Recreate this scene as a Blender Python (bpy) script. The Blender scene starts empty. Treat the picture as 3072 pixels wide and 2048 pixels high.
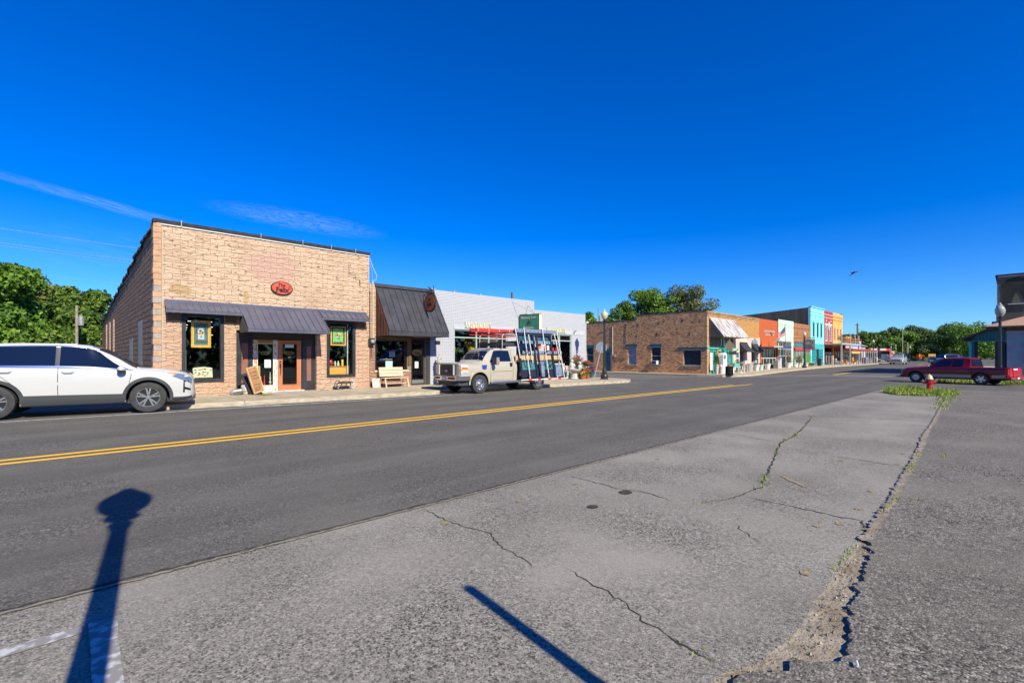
import bpy, bmesh, math, random
import numpy as np
from mathutils import Vector, Matrix
random.seed(7); rng = np.random.default_rng(7)
R = math.radians
SC = bpy.context.scene
COL = SC.collection
# ------------------------------------------------------------------ camera, sky, sun, exposure
# world: X runs along the main street, Y across it, camera over the origin at eye height
cam_d = bpy.data.cameras.new('camera'); cam = bpy.data.objects.new('camera', cam_d); COL.objects.link(cam)
cam.location = (0, 0, 1.6)
cam.rotation_euler = (R(90), 0, R(46.645 - 90))
cam_d.sensor_width = 36; cam_d.lens = 16.64; cam_d.shift_y = 0.01416
cam_d.clip_start = 0.05; cam_d.clip_end = 5000
SC.camera = cam
SUN_EL = 36.0
world = bpy.data.worlds.new('World'); SC.world = world; world.use_nodes = True
def build_world():
    nt = world.node_tree; nt.nodes.clear()
    N = nt.nodes.new; L = nt.links.new
    out = N('ShaderNodeOutputWorld'); bg = N('ShaderNodeBackground'); bg.inputs['Strength'].default_value = 0.085
    sky = N('ShaderNodeTexSky'); sky.sky_type = 'NISHITA'; sky.sun_disc = False
    sky.sun_elevation = R(SUN_EL); sky.sun_rotation = R(186.6); sky.altitude = 0
    sky.air_density = 1.0; sky.dust_density = 0.0; sky.ozone_density = 3.5
    hs = N('ShaderNodeHueSaturation'); hs.inputs['Saturation'].default_value = 1.55; hs.inputs['Hue'].default_value = 0.503
    hs.inputs['Value'].default_value = 1.35
    L(sky.outputs[0], hs.inputs['Color'])
    tint = N('ShaderNodeMixRGB'); tint.blend_type = 'MULTIPLY'; tint.inputs[0].default_value = 1; tint.inputs[2].default_value = (.36, .64, 1.06, 1); L(hs.outputs[0], tint.inputs[1])
    # thin cirrus, laid out by direction in the sky
    tc = N('ShaderNodeTexCoord')
    def streak(yaw, el, tilt, lx, ly, dens, sc):
        d = Vector((math.cos(R(yaw))*math.cos(R(el)), math.sin(R(yaw))*math.cos(R(el)), math.sin(R(el))))
        right = Vector((math.sin(R(yaw)), -math.cos(R(yaw)), 0)); up = right.cross(d)
        if up.z < 0: up = -up
        a = (right*math.cos(R(tilt)) + up*math.sin(R(tilt))); b = (up*math.cos(R(tilt)) - right*math.sin(R(tilt)))
        def dot(v):
            n = N('ShaderNodeVectorMath'); n.operation = 'DOT_PRODUCT'; L(tc.outputs['Generated'], n.inputs[0]); n.inputs[1].default_value = v; return n.outputs['Value']
        def m(op, x, y=None, z=None):
            n = N('ShaderNodeMath'); n.operation = op
            for i, q in enumerate((x, y, z)):
                if q is None: continue
                if hasattr(q, 'links'): L(q, n.inputs[i])
                else: n.inputs[i].default_value = q
            return n.outputs[0]
        u = m('DIVIDE', dot(a), lx); v = m('DIVIDE', dot(b), ly)
        r2 = m('ADD', m('MULTIPLY', u, u), m('MULTIPLY', v, v))
        fall = m('POWER', m('MAXIMUM', m('SUBTRACT', 1.0, r2), 0.0), 1.6)
        front = m('GREATER_THAN', dot(d), 0.2)
        cb = N('ShaderNodeCombineXYZ'); L(m('MULTIPLY', u, sc), cb.inputs[0]); L(m('MULTIPLY', v, sc*1.3), cb.inputs[1])
        nz = N('ShaderNodeTexNoise'); nz.inputs['Scale'].default_value = 2.2; nz.inputs['Detail'].default_value = 10; nz.inputs['Roughness'].default_value = .68; nz.inputs['Distortion'].default_value = 1.6
        L(cb.outputs[0], nz.inputs['Vector'])
        nn = m('MULTIPLY', m('MAXIMUM', m('SUBTRACT', nz.outputs[0], 0.42), 0.0), 1.9)
        return m('MULTIPLY', m('MULTIPLY', m('MULTIPLY', fall, nn), front), dens), m
    s1, m = streak(46.6+37.8, 13.2, -9.5, .27, .010, .9, 2.4)
    s2, _ = streak(46.6+24.0, 14.6, -4, .17, .022, .75, 3.4)
    s3, _ = streak(46.6+33.0, 8.5, -6, .35, .05, .25, 1.2)
    tot = m('MINIMUM', m('ADD', m('ADD', s1, s2), s3), 0.5)
    mx = N('ShaderNodeMixRGB'); L(tot, mx.inputs[0]); L(tint.outputs[0], mx.inputs[1]); mx.inputs[2].default_value = (4.6, 6.6, 10.5, 1)
    L(mx.outputs[0], bg.inputs['Color']); L(bg.outputs[0], out.inputs['Surface'])
build_world()
sd = bpy.data.lights.new('sun', 'SUN'); sd.energy = 5.0; sd.angle = R(0.53); sd.color = (1.0, 0.92, 0.72)
sun = bpy.data.objects.new('sun', sd); COL.objects.link(sun)
_d = Vector((0.115*math.cos(R(SUN_EL)), math.cos(R(SUN_EL)), -math.sin(R(SUN_EL))))
sun.rotation_euler = _d.to_track_quat('-Z', 'Y').to_euler(); sun.location = (0, -20, 20)
SC.view_settings.view_transform = 'Standard'; SC.view_settings.look = 'None'; SC.view_settings.gamma = 1
SC.view_settings.exposure = 0.5
SC.render.engine = 'CYCLES'
SC.cycles.max_bounces = 6; SC.cycles.transparent_max_bounces = 12

# ------------------------------------------------------------------ ground height
def sstep(a, b, t):
    t = max(0, min(1, (t-a)/(b-a))); return t*t*(3-2*t)
def gz(x, y):
    """gentle dip of the street at the far crossing, slight rise beyond it"""
    r = sstep(8, 17, y)
    return (-0.27*math.exp(-((x-43)/13.0)**2) + 0.08*sstep(58, 80, x)) * r

# ------------------------------------------------------------------ materials
MATS = {}
def mat(name, col, col2=None, rough=.7, metal=0, scale=3, bump=0, bscale=None, detail=6, spec=.5, stretch=None, lo=.35, hi=.65, coat=0, trans=0, emit=None):
    if name in MATS: return MATS[name]
    m = bpy.data.materials.new(name); m.use_nodes = True; nt = m.node_tree; p = nt.nodes['Principled BSDF']
    N = nt.nodes.new; L = nt.links.new
    p.inputs['Base Color'].default_value = (*col, 1); p.inputs['Roughness'].default_value = rough
    p.inputs['Metallic'].default_value = metal; p.inputs['Specular IOR Level'].default_value = spec
    if coat: p.inputs['Coat Weight'].default_value = coat; p.inputs['Coat Roughness'].default_value = .04
    if emit: p.inputs['Emission Color'].default_value = (*col, 1); p.inputs['Emission Strength'].default_value = emit
    if col2 or bump:
        tc = N('ShaderNodeTexCoord'); mp = N('ShaderNodeMapping'); L(tc.outputs['Object'], mp.inputs[0])
        if stretch: mp.inputs['Scale'].default_value = stretch
    if col2:
        nz = N('ShaderNodeTexNoise'); nz.inputs['Scale'].default_value = scale; nz.inputs['Detail'].default_value = detail
        L(mp.outputs[0], nz.inputs['Vector'])
        cr = N('ShaderNodeValToRGB'); cr.color_ramp.elements[0].position = lo; cr.color_ramp.elements[1].position = hi
        cr.color_ramp.elements[0].color = (*col, 1); cr.color_ramp.elements[1].color = (*col2, 1)
        L(nz.outputs[0], cr.inputs[0]); L(cr.outputs[0], p.inputs['Base Color'])
    if bump:
        n2 = N('ShaderNodeTexNoise'); n2.inputs['Scale'].default_value = bscale or scale*4; n2.inputs['Detail'].default_value = 4
        L(mp.outputs[0], n2.inputs['Vector'])
        b = N('ShaderNodeBump'); b.inputs['Strength'].default_value = min(1, bump); b.inputs['Distance'].default_value = .02*max(1, bump)
        L(n2.outputs[0], b.inputs['Height']); L(b.outputs[0], p.inputs['Normal'])
    MATS[name] = m; return m

def wallmat(name, axis, c1, c2, mortar, bw, bh, ms=.01, bump=.5, dirt=None, dirt_sc=1.2, dirt_lo=.5, dirt_hi=.75, rock=0, patch=None, rough=.85, speck=None, bias=0, var=None):
    """brick / block wall. axis 'x' = facade running along X, 'y' = wall running along Y"""
    if name in MATS: return MATS[name]
    m = bpy.data.materials.new(name); m.use_nodes = True; nt = m.node_tree; p = nt.nodes['Principled BSDF']
    N = nt.nodes.new; L = nt.links.new
    p.inputs['Roughness'].default_value = rough; p.inputs['Specular IOR Level'].default_value = .3
    geo = N('ShaderNodeNewGeometry'); sp = N('ShaderNodeSeparateXYZ'); L(geo.outputs['Position'], sp.inputs[0])
    cb = N('ShaderNodeCombineXYZ'); L(sp.outputs[0 if axis == 'x' else 1], cb.inputs[0]); L(sp.outputs[2], cb.inputs[1])
    bt = N('ShaderNodeTexBrick'); bt.inputs['Scale'].default_value = 1; bt.inputs['Brick Width'].default_value = bw; bt.inputs['Row Height'].default_value = bh
    bt.inputs['Mortar Size'].default_value = ms; bt.inputs['Mortar Smooth'].default_value = .3; bt.inputs['Bias'].default_value = bias
    bt.inputs['Color1'].default_value = (*c1, 1); bt.inputs['Color2'].default_value = (*c2, 1); bt.inputs['Mortar'].default_value = (*mortar, 1)
    L(cb.outputs[0], bt.inputs['Vector'])
    col = bt.outputs['Color']
    def noise(sc, det=5, st=(1, 1, 1)):
        mp = N('ShaderNodeMapping'); mp.inputs['Scale'].default_value = st; L(cb.outputs[0], mp.inputs[0])
        n = N('ShaderNodeTexNoise'); n.inputs['Scale'].default_value = sc; n.inputs['Detail'].default_value = det; L(mp.outputs[0], n.inputs['Vector']); return n.outputs[0]
    def ramp(src, lo, hi):
        r = N('ShaderNodeMapRange'); L(src, r.inputs[0]); r.inputs[1].default_value = lo; r.inputs[2].default_value = hi; return r.outputs[0]
    def mix(fac, a, c, mode='MIX'):
        x = N('ShaderNodeMixRGB'); x.blend_type = mode
        if hasattr(fac, 'links'): L(fac, x.inputs[0])
        else: x.inputs[0].default_value = fac
        L(a, x.inputs[1])
        if hasattr(c, 'links'): L(c, x.inputs[2])
        else: x.inputs[2].default_value = (*c, 1)
        return x.outputs[0]
    if var:      # strong brick by brick variation
        wn = N('ShaderNodeTexBrick'); 
        for k in ('Scale', 'Brick Width', 'Row Height', 'Mortar Size'): wn.inputs[k].default_value = bt.inputs[k].default_value
        wn.inputs['Color1'].default_value = (*var[0], 1); wn.inputs['Color2'].default_value = (*var[1], 1); wn.inputs['Mortar'].default_value = (*mortar, 1)
        L(cb.outputs[0], wn.inputs['Vector'])
        col = mix(ramp(noise(3.2, 3, (1, 3, 1)), .44, .58), col, wn.outputs['Color'])
    if dirt: col = mix(ramp(noise(dirt_sc, 6, (1, .8, 1)), dirt_lo, dirt_hi), col, dirt)
    if speck: col = mix(ramp(noise(speck[0], 4, (1, speck[3] if len(speck) > 3 else 1, 1)), speck[1], speck[1]+.06), col, speck[2])
    if patch:   # repainted area of another tone
        for (px_, pz_, rx_, rz_, pc) in patch:
            mp = N('ShaderNodeMapping'); mp.inputs['Location'].default_value = (-px_/rx_, -pz_/rz_, 0); mp.inputs['Scale'].default_value = (1/rx_, 1/rz_, 1); L(cb.outputs[0], mp.inputs[0])
            ln = N('ShaderNodeVectorMath'); ln.operation = 'LENGTH'; L(mp.outputs[0], ln.inputs[0])
            ad = N('ShaderNodeMath'); ad.operation = 'ADD'; L(ln.outputs['Value'], ad.inputs[0]); L(noise(2.5), ad.inputs[1])
            rr = N('ShaderNodeMapRange'); L(ad.outputs[0], rr.inputs[0]); rr.inputs[1].default_value = 1.55; rr.inputs[2].default_value = 1.35
            ml = N('ShaderNodeMath'); ml.operation = 'MULTIPLY'; L(rr.outputs[0], ml.inputs[0]); ml.inputs[1].default_value = .75
            rr.clamp = True
            col = mix(ml.outputs[0], col, pc)
    L(col, p.inputs['Base Color'])
    hgt = N('ShaderNodeMath'); hgt.operation = 'SUBTRACT'; hgt.inputs[0].default_value = 1; L(bt.outputs['Fac'], hgt.inputs[1])
    h = hgt.outputs[0]
    if rock:
        w = noise(6, 3, (1, 2.6, 1)); ml = N('ShaderNodeMath'); ml.operation = 'MULTIPLY_ADD'; L(w, ml.inputs[0]); ml.inputs[1].default_value = rock; L(h, ml.inputs[2]); h = ml.outputs[0]
    else:
        w = noise(30, 2); ml = N('ShaderNodeMath'); ml.operation = 'MULTIPLY_ADD'; L(w, ml.inputs[0]); ml.inputs[1].default_value = .6; L(h, ml.inputs[2]); h = ml.outputs[0]
    b = N('ShaderNodeBump'); b.inputs['Strength'].default_value = bump; b.inputs['Distance'].default_value = .03 if rock else .012
    L(h, b.inputs['Height']); L(b.outputs[0], p.inputs['Normal'])
    MATS[name] = m; return m

def asphalt(name, base, light, dark, sc=60, patchc=None, rough=.9, tyre=False, bump=.6):
    m = bpy.data.materials.new(name); m.use_nodes = True; nt = m.node_tree; p = nt.nodes['Principled BSDF']
    N = nt.nodes.new; L = nt.links.new; p.inputs['Roughness'].default_value = rough; p.inputs['Specular IOR Level'].default_value = .25
    geo = N('ShaderNodeNewGeometry')
    def noise(s, det=3, st=None, rgh=.5):
        n = N('ShaderNodeTexNoise'); n.inputs['Scale'].default_value = s; n.inputs['Detail'].default_value = det; n.inputs['Roughness'].default_value = rgh
        if st: mp = N('ShaderNodeMapping'); mp.inputs['Scale'].default_value = st; L(geo.outputs['Position'], mp.inputs[0]); L(mp.outputs[0], n.inputs['Vector'])
        else: L(geo.outputs['Position'], n.inputs['Vector'])
        return n.outputs[0]
    def mr(s, a, b_, c=0, d=1):
        r = N('ShaderNodeMapRange'); L(s, r.inputs[0]); r.inputs[1].default_value = a; r.inputs[2].default_value = b_; r.inputs[3].default_value = c; r.inputs[4].default_value = d; return r.outputs[0]
    def mix(f, a, c, mode='MIX'):
        x = N('ShaderNodeMixRGB'); x.blend_type = mode
        for i, q in ((0, f), (1, a), (2, c)):
            if hasattr(q, 'links'): L(q, x.inputs[i])
            elif i == 0: x.inputs[0].default_value = q
            else: x.inputs[i].default_value = (*q, 1)
        return x.outputs[0]
    vo = N('ShaderNodeTexVoronoi'); vo.inputs['Scale'].default_value = sc; L(geo.outputs['Position'], vo.inputs['Vector'])
    spx = N('ShaderNodeSeparateColor'); L(vo.outputs['Color'], spx.inputs[0])
    c = mix(mr(spx.outputs[0], .55, .95), base, light)
    c = mix(mr(spx.outputs[1], .70, .9), c, dark)
    c = mix(mr(noise(sc*.45, 5, None, .8), .50, .68), c, dark)
    for s2, d_, l_ in ((sc*.5, .80, .86), (sc*.3, .93, .965)):
        v2 = N('ShaderNodeTexVoronoi'); v2.inputs['Scale'].default_value = s2; L(geo.outputs['Position'], v2.inputs['Vector']); s3 = N('ShaderNodeSeparateColor'); L(v2.outputs['Color'], s3.inputs[0])
        near = mr(v2.outputs['Distance'], .55, .30)
        for ch, th_, cc in ((0, d_, dark), (1, l_, light)):
            ml2 = N('ShaderNodeMath'); ml2.operation = 'MULTIPLY'; L(mr(s3.outputs[ch], th_, th_+.02), ml2.inputs[0]); L(near, ml2.inputs[1]); c = mix(ml2.outputs[0], c, cc)
    c = mix(mr(noise(19, 5, None, .75), .46, .72, 0, .55), c, dark)
    c = mix(mr(noise(.7, 6), .38, .66, 0, .75), c, patchc or tuple(x*1.25 for x in base))
    c = mix(mr(noise(.33, 6, (1, 2.2, 1), .62), .44, .66, 0, .5), c, tuple(x*.72 for x in base))
    if tyre:   # darker, polished wheel tracks along the street
        sp = N('ShaderNodeSeparateXYZ'); L(geo.outputs['Position'], sp.inputs[0])
        wv = N('ShaderNodeMath'); wv.operation = 'SINE'
        ml = N('ShaderNodeMath'); ml.operation = 'MULTIPLY_ADD'; L(sp.outputs[1], ml.inputs[0]); ml.inputs[1].default_value = 2*math.pi/1.75; ml.inputs[2].default_value = 1.0
        L(ml.outputs[0], wv.inputs[0])
        c = mix(mr(wv.outputs[0], -.2, 1.0, 0, .28), c, tuple(x*.6 for x in base))
        c = mix(mr(noise(2.0, 4, (.04, 1.6, 1)), .45, .75, 0, .35), c, tuple(x*1.35 for x in base))
    L(c, p.inputs['Base Color'])
    b = N('ShaderNodeBump'); b.inputs['Strength'].default_value = bump; b.inputs['Distance'].default_value = .012
    L(vo.outputs['Distance'], b.inputs['Height']); b.invert = True; L(b.outputs[0], p.inputs['Normal'])
    MATS[name] = m; return m

def leafmat(name, c1, c2, c3, sc=.9):
    m = bpy.data.materials.new(name); m.use_nodes = True; nt = m.node_tree; p = nt.nodes['Principled BSDF']
    N = nt.nodes.new; L = nt.links.new
    geo = N('ShaderNodeNewGeometry'); tc = N('ShaderNodeTexCoord')
    n = N('ShaderNodeTexNoise'); n.inputs['Scale'].default_value = sc; n.inputs['Detail'].default_value = 3; L(tc.outputs['Object'], n.inputs['Vector'])
    ad = N('ShaderNodeMath'); ad.operation = 'MULTIPLY_ADD'; L(geo.outputs['Random Per Island'], ad.inputs[0]); ad.inputs[1].default_value = .5; 
    sb = N('ShaderNodeMath'); sb.operation = 'SUBTRACT'; L(n.outputs[0], sb.inputs[0]); sb.inputs[1].default_value = .25; L(sb.outputs[0], ad.inputs[2])
    cr = N('ShaderNodeValToRGB'); e = cr.color_ramp.elements; e[0].position = .25; e[0].color = (*c1, 1); e[1].position = .78; e[1].color = (*c3, 1)
    x = e.new(.5); x.color = (*c2, 1); L(ad.outputs[0], cr.inputs[0]); L(cr.outputs[0], p.inputs['Base Color'])
    p.inputs['Roughness'].default_value = .55; p.inputs['Specular IOR Level'].default_value = .35
    tr = N('ShaderNodeBsdfTranslucent'); L(cr.outputs[0], tr.inputs['Color']); ms = N('ShaderNodeMixShader'); ms.inputs[0].default_value = .3
    L(p.outputs[0], ms.inputs[1]); L(tr.outputs[0], ms.inputs[2]); L(ms.outputs[0], nt.nodes['Material Output'].inputs['Surface'])
    MATS[name] = m; return m

def glassmat(name, tint=(.93, .96, .96), refl=.9, base=.06):
    m = bpy.data.materials.new(name); m.use_nodes = True; nt = m.node_tree; nt.nodes.remove(nt.nodes['Principled BSDF'])
    N = nt.nodes.new; L = nt.links.new
    t = N('ShaderNodeBsdfTransparent'); t.inputs[0].default_value = (*tint, 1); g = N('ShaderNodeBsdfGlossy'); g.inputs['Roughness'].default_value = .02; g.inputs[0].default_value = (refl, refl, refl, 1)
    fr = N('ShaderNodeFresnel'); fr.inputs['IOR'].default_value = 1.5; ms = N('ShaderNodeMixShader'); L(fr.outputs[0], ms.inputs[0]); L(t.outputs[0], ms.inputs[1]); L(g.outputs[0], ms.inputs[2])
    L(ms.outputs[0], nt.nodes['Material Output'].inputs['Surface'])
    MATS[name] = m; return m

def stripes(name, c1, c2, period, axis=0, duty=.5, rough=.6):
    m = bpy.data.materials.new(name); m.use_nodes = True; nt = m.node_tree; p = nt.nodes['Principled BSDF']; N = nt.nodes.new; L = nt.links.new
    tc = N('ShaderNodeTexCoord'); sp = N('ShaderNodeSeparateXYZ'); L(tc.outputs['Object'], sp.inputs[0])
    md = N('ShaderNodeMath'); md.operation = 'PINGPONG'; L(sp.outputs[axis], md.inputs[0]); md.inputs[1].default_value = period
    gt = N('ShaderNodeMath'); gt.operation = 'GREATER_THAN'; L(md.outputs[0], gt.inputs[0]); gt.inputs[1].default_value = period*duty
    x = N('ShaderNodeMixRGB'); L(gt.outputs[0], x.inputs[0]); x.inputs[1].default_value = (*c1, 1); x.inputs[2].default_value = (*c2, 1)
    L(x.outputs[0], p.inputs['Base Color']); p.inputs['Roughness'].default_value = rough
    MATS[name] = m; return m

asphalt('asphalt_road', (.122, .113, .098), (.25, .235, .21), (.052, .048, .046), 85, tyre=True, bump=.25)
asphalt('asphalt_lot', (.262, .243, .208), (.42, .39, .335), (.055, .05, .045), 105, bump=.3)
asphalt('asphalt_lot_old', (.172, .157, .133), (.40, .365, .315), (.025, .023, .021), 85, bump=.4)
asphalt('asphalt_side', (.165, .148, .125), (.26, .24, .21), (.08, .075, .068), 70)
mat('dirt', (.20, .16, .11), (.33, .28, .21), rough=.95, scale=5, bump=.8, bscale=40)
mat('dust', (.30, .27, .22), (.20, .18, .15), rough=.95, scale=9)
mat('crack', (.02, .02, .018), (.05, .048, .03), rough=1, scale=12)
mat('concrete', (.36, .30, .20), (.48, .41, .30), rough=.9, scale=2.2, bump=.3, bscale=30)
mat('kerb', (.33, .28, .20), (.50, .44, .34), rough=.9, scale=4, bump=.5, bscale=25, stretch=(1, 1, 3))
mat('grass_ground', (.055, .09, .02), (.12, .15, .04), rough=.95, scale=2, bump=.5)
mat('yellow_paint', (.88, .50, .02), (.80, .44, .03), rough=.6, scale=14, lo=.5, hi=.9)
mat('old_yellow', (.40, .28, .06), (.19, .175, .15), rough=.9, scale=30, lo=.42, hi=.5)
mat('white_paint', (.62, .62, .62), (.33, .33, .33), rough=.7, scale=9, lo=.45, hi=.7)
mat('worn_white', (.50, .50, .50), (.25, .235, .22), rough=.85, scale=14, lo=.40, hi=.52)
mat('black', (.012, .012, .014), rough=.4)
mat('black_paint', (.016, .017, .022), (.03, .032, .04), rough=.45, scale=3)
mat('black_iron', (.02, .021, .025), rough=.38, spec=.6)
mat('rubber', (.022, .022, .024), (.04, .04, .042), rough=.75, scale=8)
mat('cladding', (.035, .04, .045), rough=.6)
mat('chrome', (.75, .76, .78), rough=.12, metal=1)
mat('alloy', (.62, .63, .66), rough=.25, metal=.9)
mat('steel', (.45, .46, .48), rough=.35, metal=.8)
mat('galv', (.42, .43, .44), (.30, .30, .31), rough=.5, metal=.4, scale=6)
mat('car_white', (.50, .51, .52), rough=.2, coat=1, spec=.5)
mat('car_beige', (.46, .42, .345), rough=.3, coat=1, metal=.1)
mat('car_red', (.19, .004, .006), rough=.28, coat=.35)
mat('silver_paint', (.62, .62, .63), rough=.4)
mat('lamp_lens', (.50, .53, .56), rough=.1, coat=1)
mat('car_red_bright', (.5, .015, .02), rough=.25, coat=1)
mat('car_silver', (.32, .32, .33), rough=.3, metal=.4)
mat('car_black', (.012, .014, .018), rough=.2, coat=1)
mat('car_glass', (.006, .010, .022), rough=.03, spec=.8)
mat('headlamp', (.13, .17, .25), rough=.08, spec=1, coat=1)
mat('amber', (.75, .16, .01), rough=.2, coat=1)
mat('red_lens', (.5, .01, .01), rough=.2, coat=1)
mat('wood_pale', (.52, .40, .27), (.66, .54, .40), rough=.8, scale=4, stretch=(1, 8, 8))
mat('wood_brown', (.30, .15, .06), (.40, .21, .09), rough=.7, scale=4, stretch=(8, 8, 1))
mat('ply', (.45, .29, .15), (.55, .37, .20), rough=.8, scale=3)
mat('cardboard', (.50, .33, .13), (.58, .39, .17), rough=.9, scale=3)
mat('oak', (.70, .33, .05), (.80, .42, .08), rough=.5, scale=6, stretch=(1, 1, 6))
mat('door_orange', (.46, .17, .075), (.40, .14, .06), rough=.6, scale=5)
mat('door_peel', (.50, .19, .08), (.66, .63, .60), rough=.7, scale=5.5, lo=.47, hi=.53, stretch=(4, 1, 1.3))
mat('door_white', (.66, .64, .62), (.50, .21, .10), rough=.7, scale=5, lo=.52, hi=.58, stretch=(4, 1, 1))
mat('brown_panel', (.20, .075, .045), (.25, .10, .07), rough=.6, scale=3)
mat('awning_blue', (.115, .12, .17), (.145, .15, .20), rough=.35, metal=.35, scale=2)
mat('awning_dark', (.058, .058, .066), (.088, .086, .094), rough=.4, metal=.3, scale=2.5, hi=.7)
mat('awning_side', (.10, .035, .02), (.14, .055, .035), rough=.6, scale=3)
mat('tin_rust', (.62, .60, .57), (.30, .20, .13), rough=.5, metal=.2, scale=1.6, lo=.46, hi=.66, stretch=(2.2, 1, .5))
mat('tin_side', (.10, .085, .075), (.16, .13, .11), rough=.6, scale=1)
mat('roof_black', (.012, .012, .014), (.03, .03, .032), rough=.8, scale=5)
mat('white_trim', (.62, .63, .64), rough=.5)
mat('grey_trim', (.5, .5, .5), rough=.6)
mat('interior', (.012, .012, .013), (.025, .022, .022), rough=.9, scale=1)
mat('dark_glass', (.012, .018, .022), (.03, .04, .045), rough=.05, scale=1.2, spec=.7)
mat('blue_glass', (.02, .06, .08), (.05, .12, .15), rough=.08, scale=1.2, spec=.7)
mat('aged_wood', (.12, .07, .03), (.17, .10, .05), rough=.7, scale=3)
mat('paper', (.72, .72, .60), rough=.9)
mat('paper_blue', (.55, .68, .68), rough=.9)
mat('sign_red', (.48, .065, .03), (.55, .09, .045), rough=.4, scale=3)
mat('sign_orange', (.30, .075, .025), (.36, .1, .03), rough=.5, scale=3)
mat('sign_gold', (.40, .22, .04), rough=.5)
mat('sign_green', (.008, .22, .13), (.012, .28, .17), rough=.3, scale=3)
mat('cream', (.68, .64, .48), rough=.5)
mat('teal', (.015, .19, .16), (.03, .25, .20), rough=.5, scale=3)
mat('teal_lt', (.04, .42, .34), (.06, .50, .42), rough=.5, scale=3)
mat('teal_dk', (.006, .10, .115), (.01, .13, .15), rough=.45, scale=3)
mat('mint', (.46, .72, .50), (.54, .80, .58), rough=.7, scale=.9)
mat('pinkish', (.50, .41, .40), (.57, .48, .47), rough=.8, scale=1)
mat('cream_paint', (.75, .68, .42), rough=.7)
mat('aqua', (.22, .66, .72), (.27, .74, .78), rough=.6, scale=.9)
mat('aqua_dk', (.04, .36, .42), (.06, .43, .48), rough=.6, scale=1)
mat('aqua_door', (.012, .17, .19), rough=.5)
mat('barn_red', (.36, .035, .025), (.42, .05, .035), rough=.7, scale=1)
mat('apricot', (.78, .36, .085), (.84, .42, .12), rough=.7, scale=1)
mat('apricot_dk', (.70, .26, .05), rough=.7)
mat('fabric_black', (.025, .027, .035), rough=.85)
mat('stone_white', (.54, .53, .50), (.36, .35, .32), rough=.8, scale=12)
mat('stone_grey', (.45, .44, .41), (.30, .29, .27), rough=.85, scale=9)
mat('terracotta', (.32, .09, .04), rough=.8)
mat('pot_white', (.72, .72, .70), rough=.5)
mat('pot_green', (.45, .60, .50), rough=.5)
mat('petal_red', (.62, .02, .03), rough=.6)
mat('petal_pink', (.72, .06, .22), rough=.6)
mat('petal_yellow', (.85, .60, .03), rough=.6)
mat('petal_purple', (.07, .02, .11), rough=.6)
mat('bronze', (.08, .03, .03), rough=.5)
leafmat('leaf_bright', (.045, .115, .012), (.115, .235, .024), (.23, .36, .045))
leafmat('leaf_mid', (.035, .085, .012), (.10, .185, .022), (.20, .30, .045))
leafmat('leaf_dark', (.016, .045, .012), (.045, .095, .022), (.11, .18, .04))
leafmat('leaf_oak', (.04, .07, .02), (.12, .15, .045), (.26, .25, .10))
leafmat('leaf_olive', (.06, .085, .02), (.13, .16, .04), (.22, .25, .07))
leafmat('leaf_neon', (.02, .35, .03), (.05, .55, .05), (.12, .75, .10))
leafmat('weed', (.09, .17, .02), (.24, .33, .04), (.50, .52, .14), 3)
mat('bark', (.08, .06, .04), (.14, .11, .08), rough=.9, scale=4, stretch=(3, 3, .6))
mat('pole_wood', (.22, .19, .15), (.30, .27, .22), rough=.9, scale=3)
mat('wire', (.30, .32, .34), rough=.8)
mat('wire_dark', (.02, .02, .02), rough=.6)
mat('globe', (.55, .52, .30), rough=.25, coat=.6)
mat('globe_clear', (.42, .44, .38), (.28, .30, .27), rough=.15, coat=.8, scale=2)
mat('hydrant_red', (.50, .012, .012), (.42, .012, .012), rough=.35, scale=5, coat=.4)
mat('hydrant_cap', (.62, .56, .42), (.50, .36, .18), rough=.5, scale=8)
mat('stop_back', (.36, .40, .42), rough=.4, metal=.5)
mat('rack_blue', (.13, .185, .28), (.18, .24, .34), rough=.6, scale=6)
mat('rack_navy', (.010, .014, .035), rough=.5)
mat('rack_red', (.55, .03, .03), rough=.45)
mat('sheet_glass', (.04, .16, .19), (.07, .22, .24), rough=.05, scale=2, spec=.8)
mat('emblem_blue', (.02, .05, .28), rough=.3)
mat('flag_red', (.45, .02, .03), rough=.8); mat('flag_white', (.5, .5, .5), rough=.8); mat('flag_blue', (.02, .03, .12), rough=.8)
mat('brown_sign', (.11, .075, .058), (.14, .095, .07), rough=.6, scale=2)
mat('sign_grey', (.36, .32, .33), (.42, .38, .38), rough=.5, scale=2)
mat('shingle', (.34, .19, .13), (.48, .30, .20), rough=.9, scale=5, bump=.5, stretch=(1, 3, 3))
mat('shingle_grey', (.16, .15, .14), (.24, .22, .20), rough=.9, scale=3)
mat('stucco_white', (.40, .41, .44), (.33, .34, .37), rough=.85, scale=2)
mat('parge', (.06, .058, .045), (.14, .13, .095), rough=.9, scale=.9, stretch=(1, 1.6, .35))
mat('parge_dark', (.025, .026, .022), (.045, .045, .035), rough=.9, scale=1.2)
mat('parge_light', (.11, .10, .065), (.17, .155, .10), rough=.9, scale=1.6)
mat('tar_wall', (.055, .05, .042), (.11, .10, .08), rough=.9, scale=1.1, stretch=(1, 1.8, .25))
mat('blue_sign', (.02, .30, .75), (.05, .42, .82), rough=.4, scale=4)
mat('bright_red', (.65, .03, .03), rough=.5)
mat('orange_eq', (.75, .18, .01), rough=.5)
mat('box_blue', (.03, .16, .42), rough=.4)
glassmat('glass')
mat('stained_grey', (.10, .15, .15), (.18, .24, .22), rough=.3, scale=20)
mat('stained_green', (.18, .50, .12), (.35, .62, .28), rough=.3, scale=10, stretch=(4, 1, .5))
mat('stained_pale', (.55, .58, .66), rough=.3)
MAT = MATS
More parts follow.
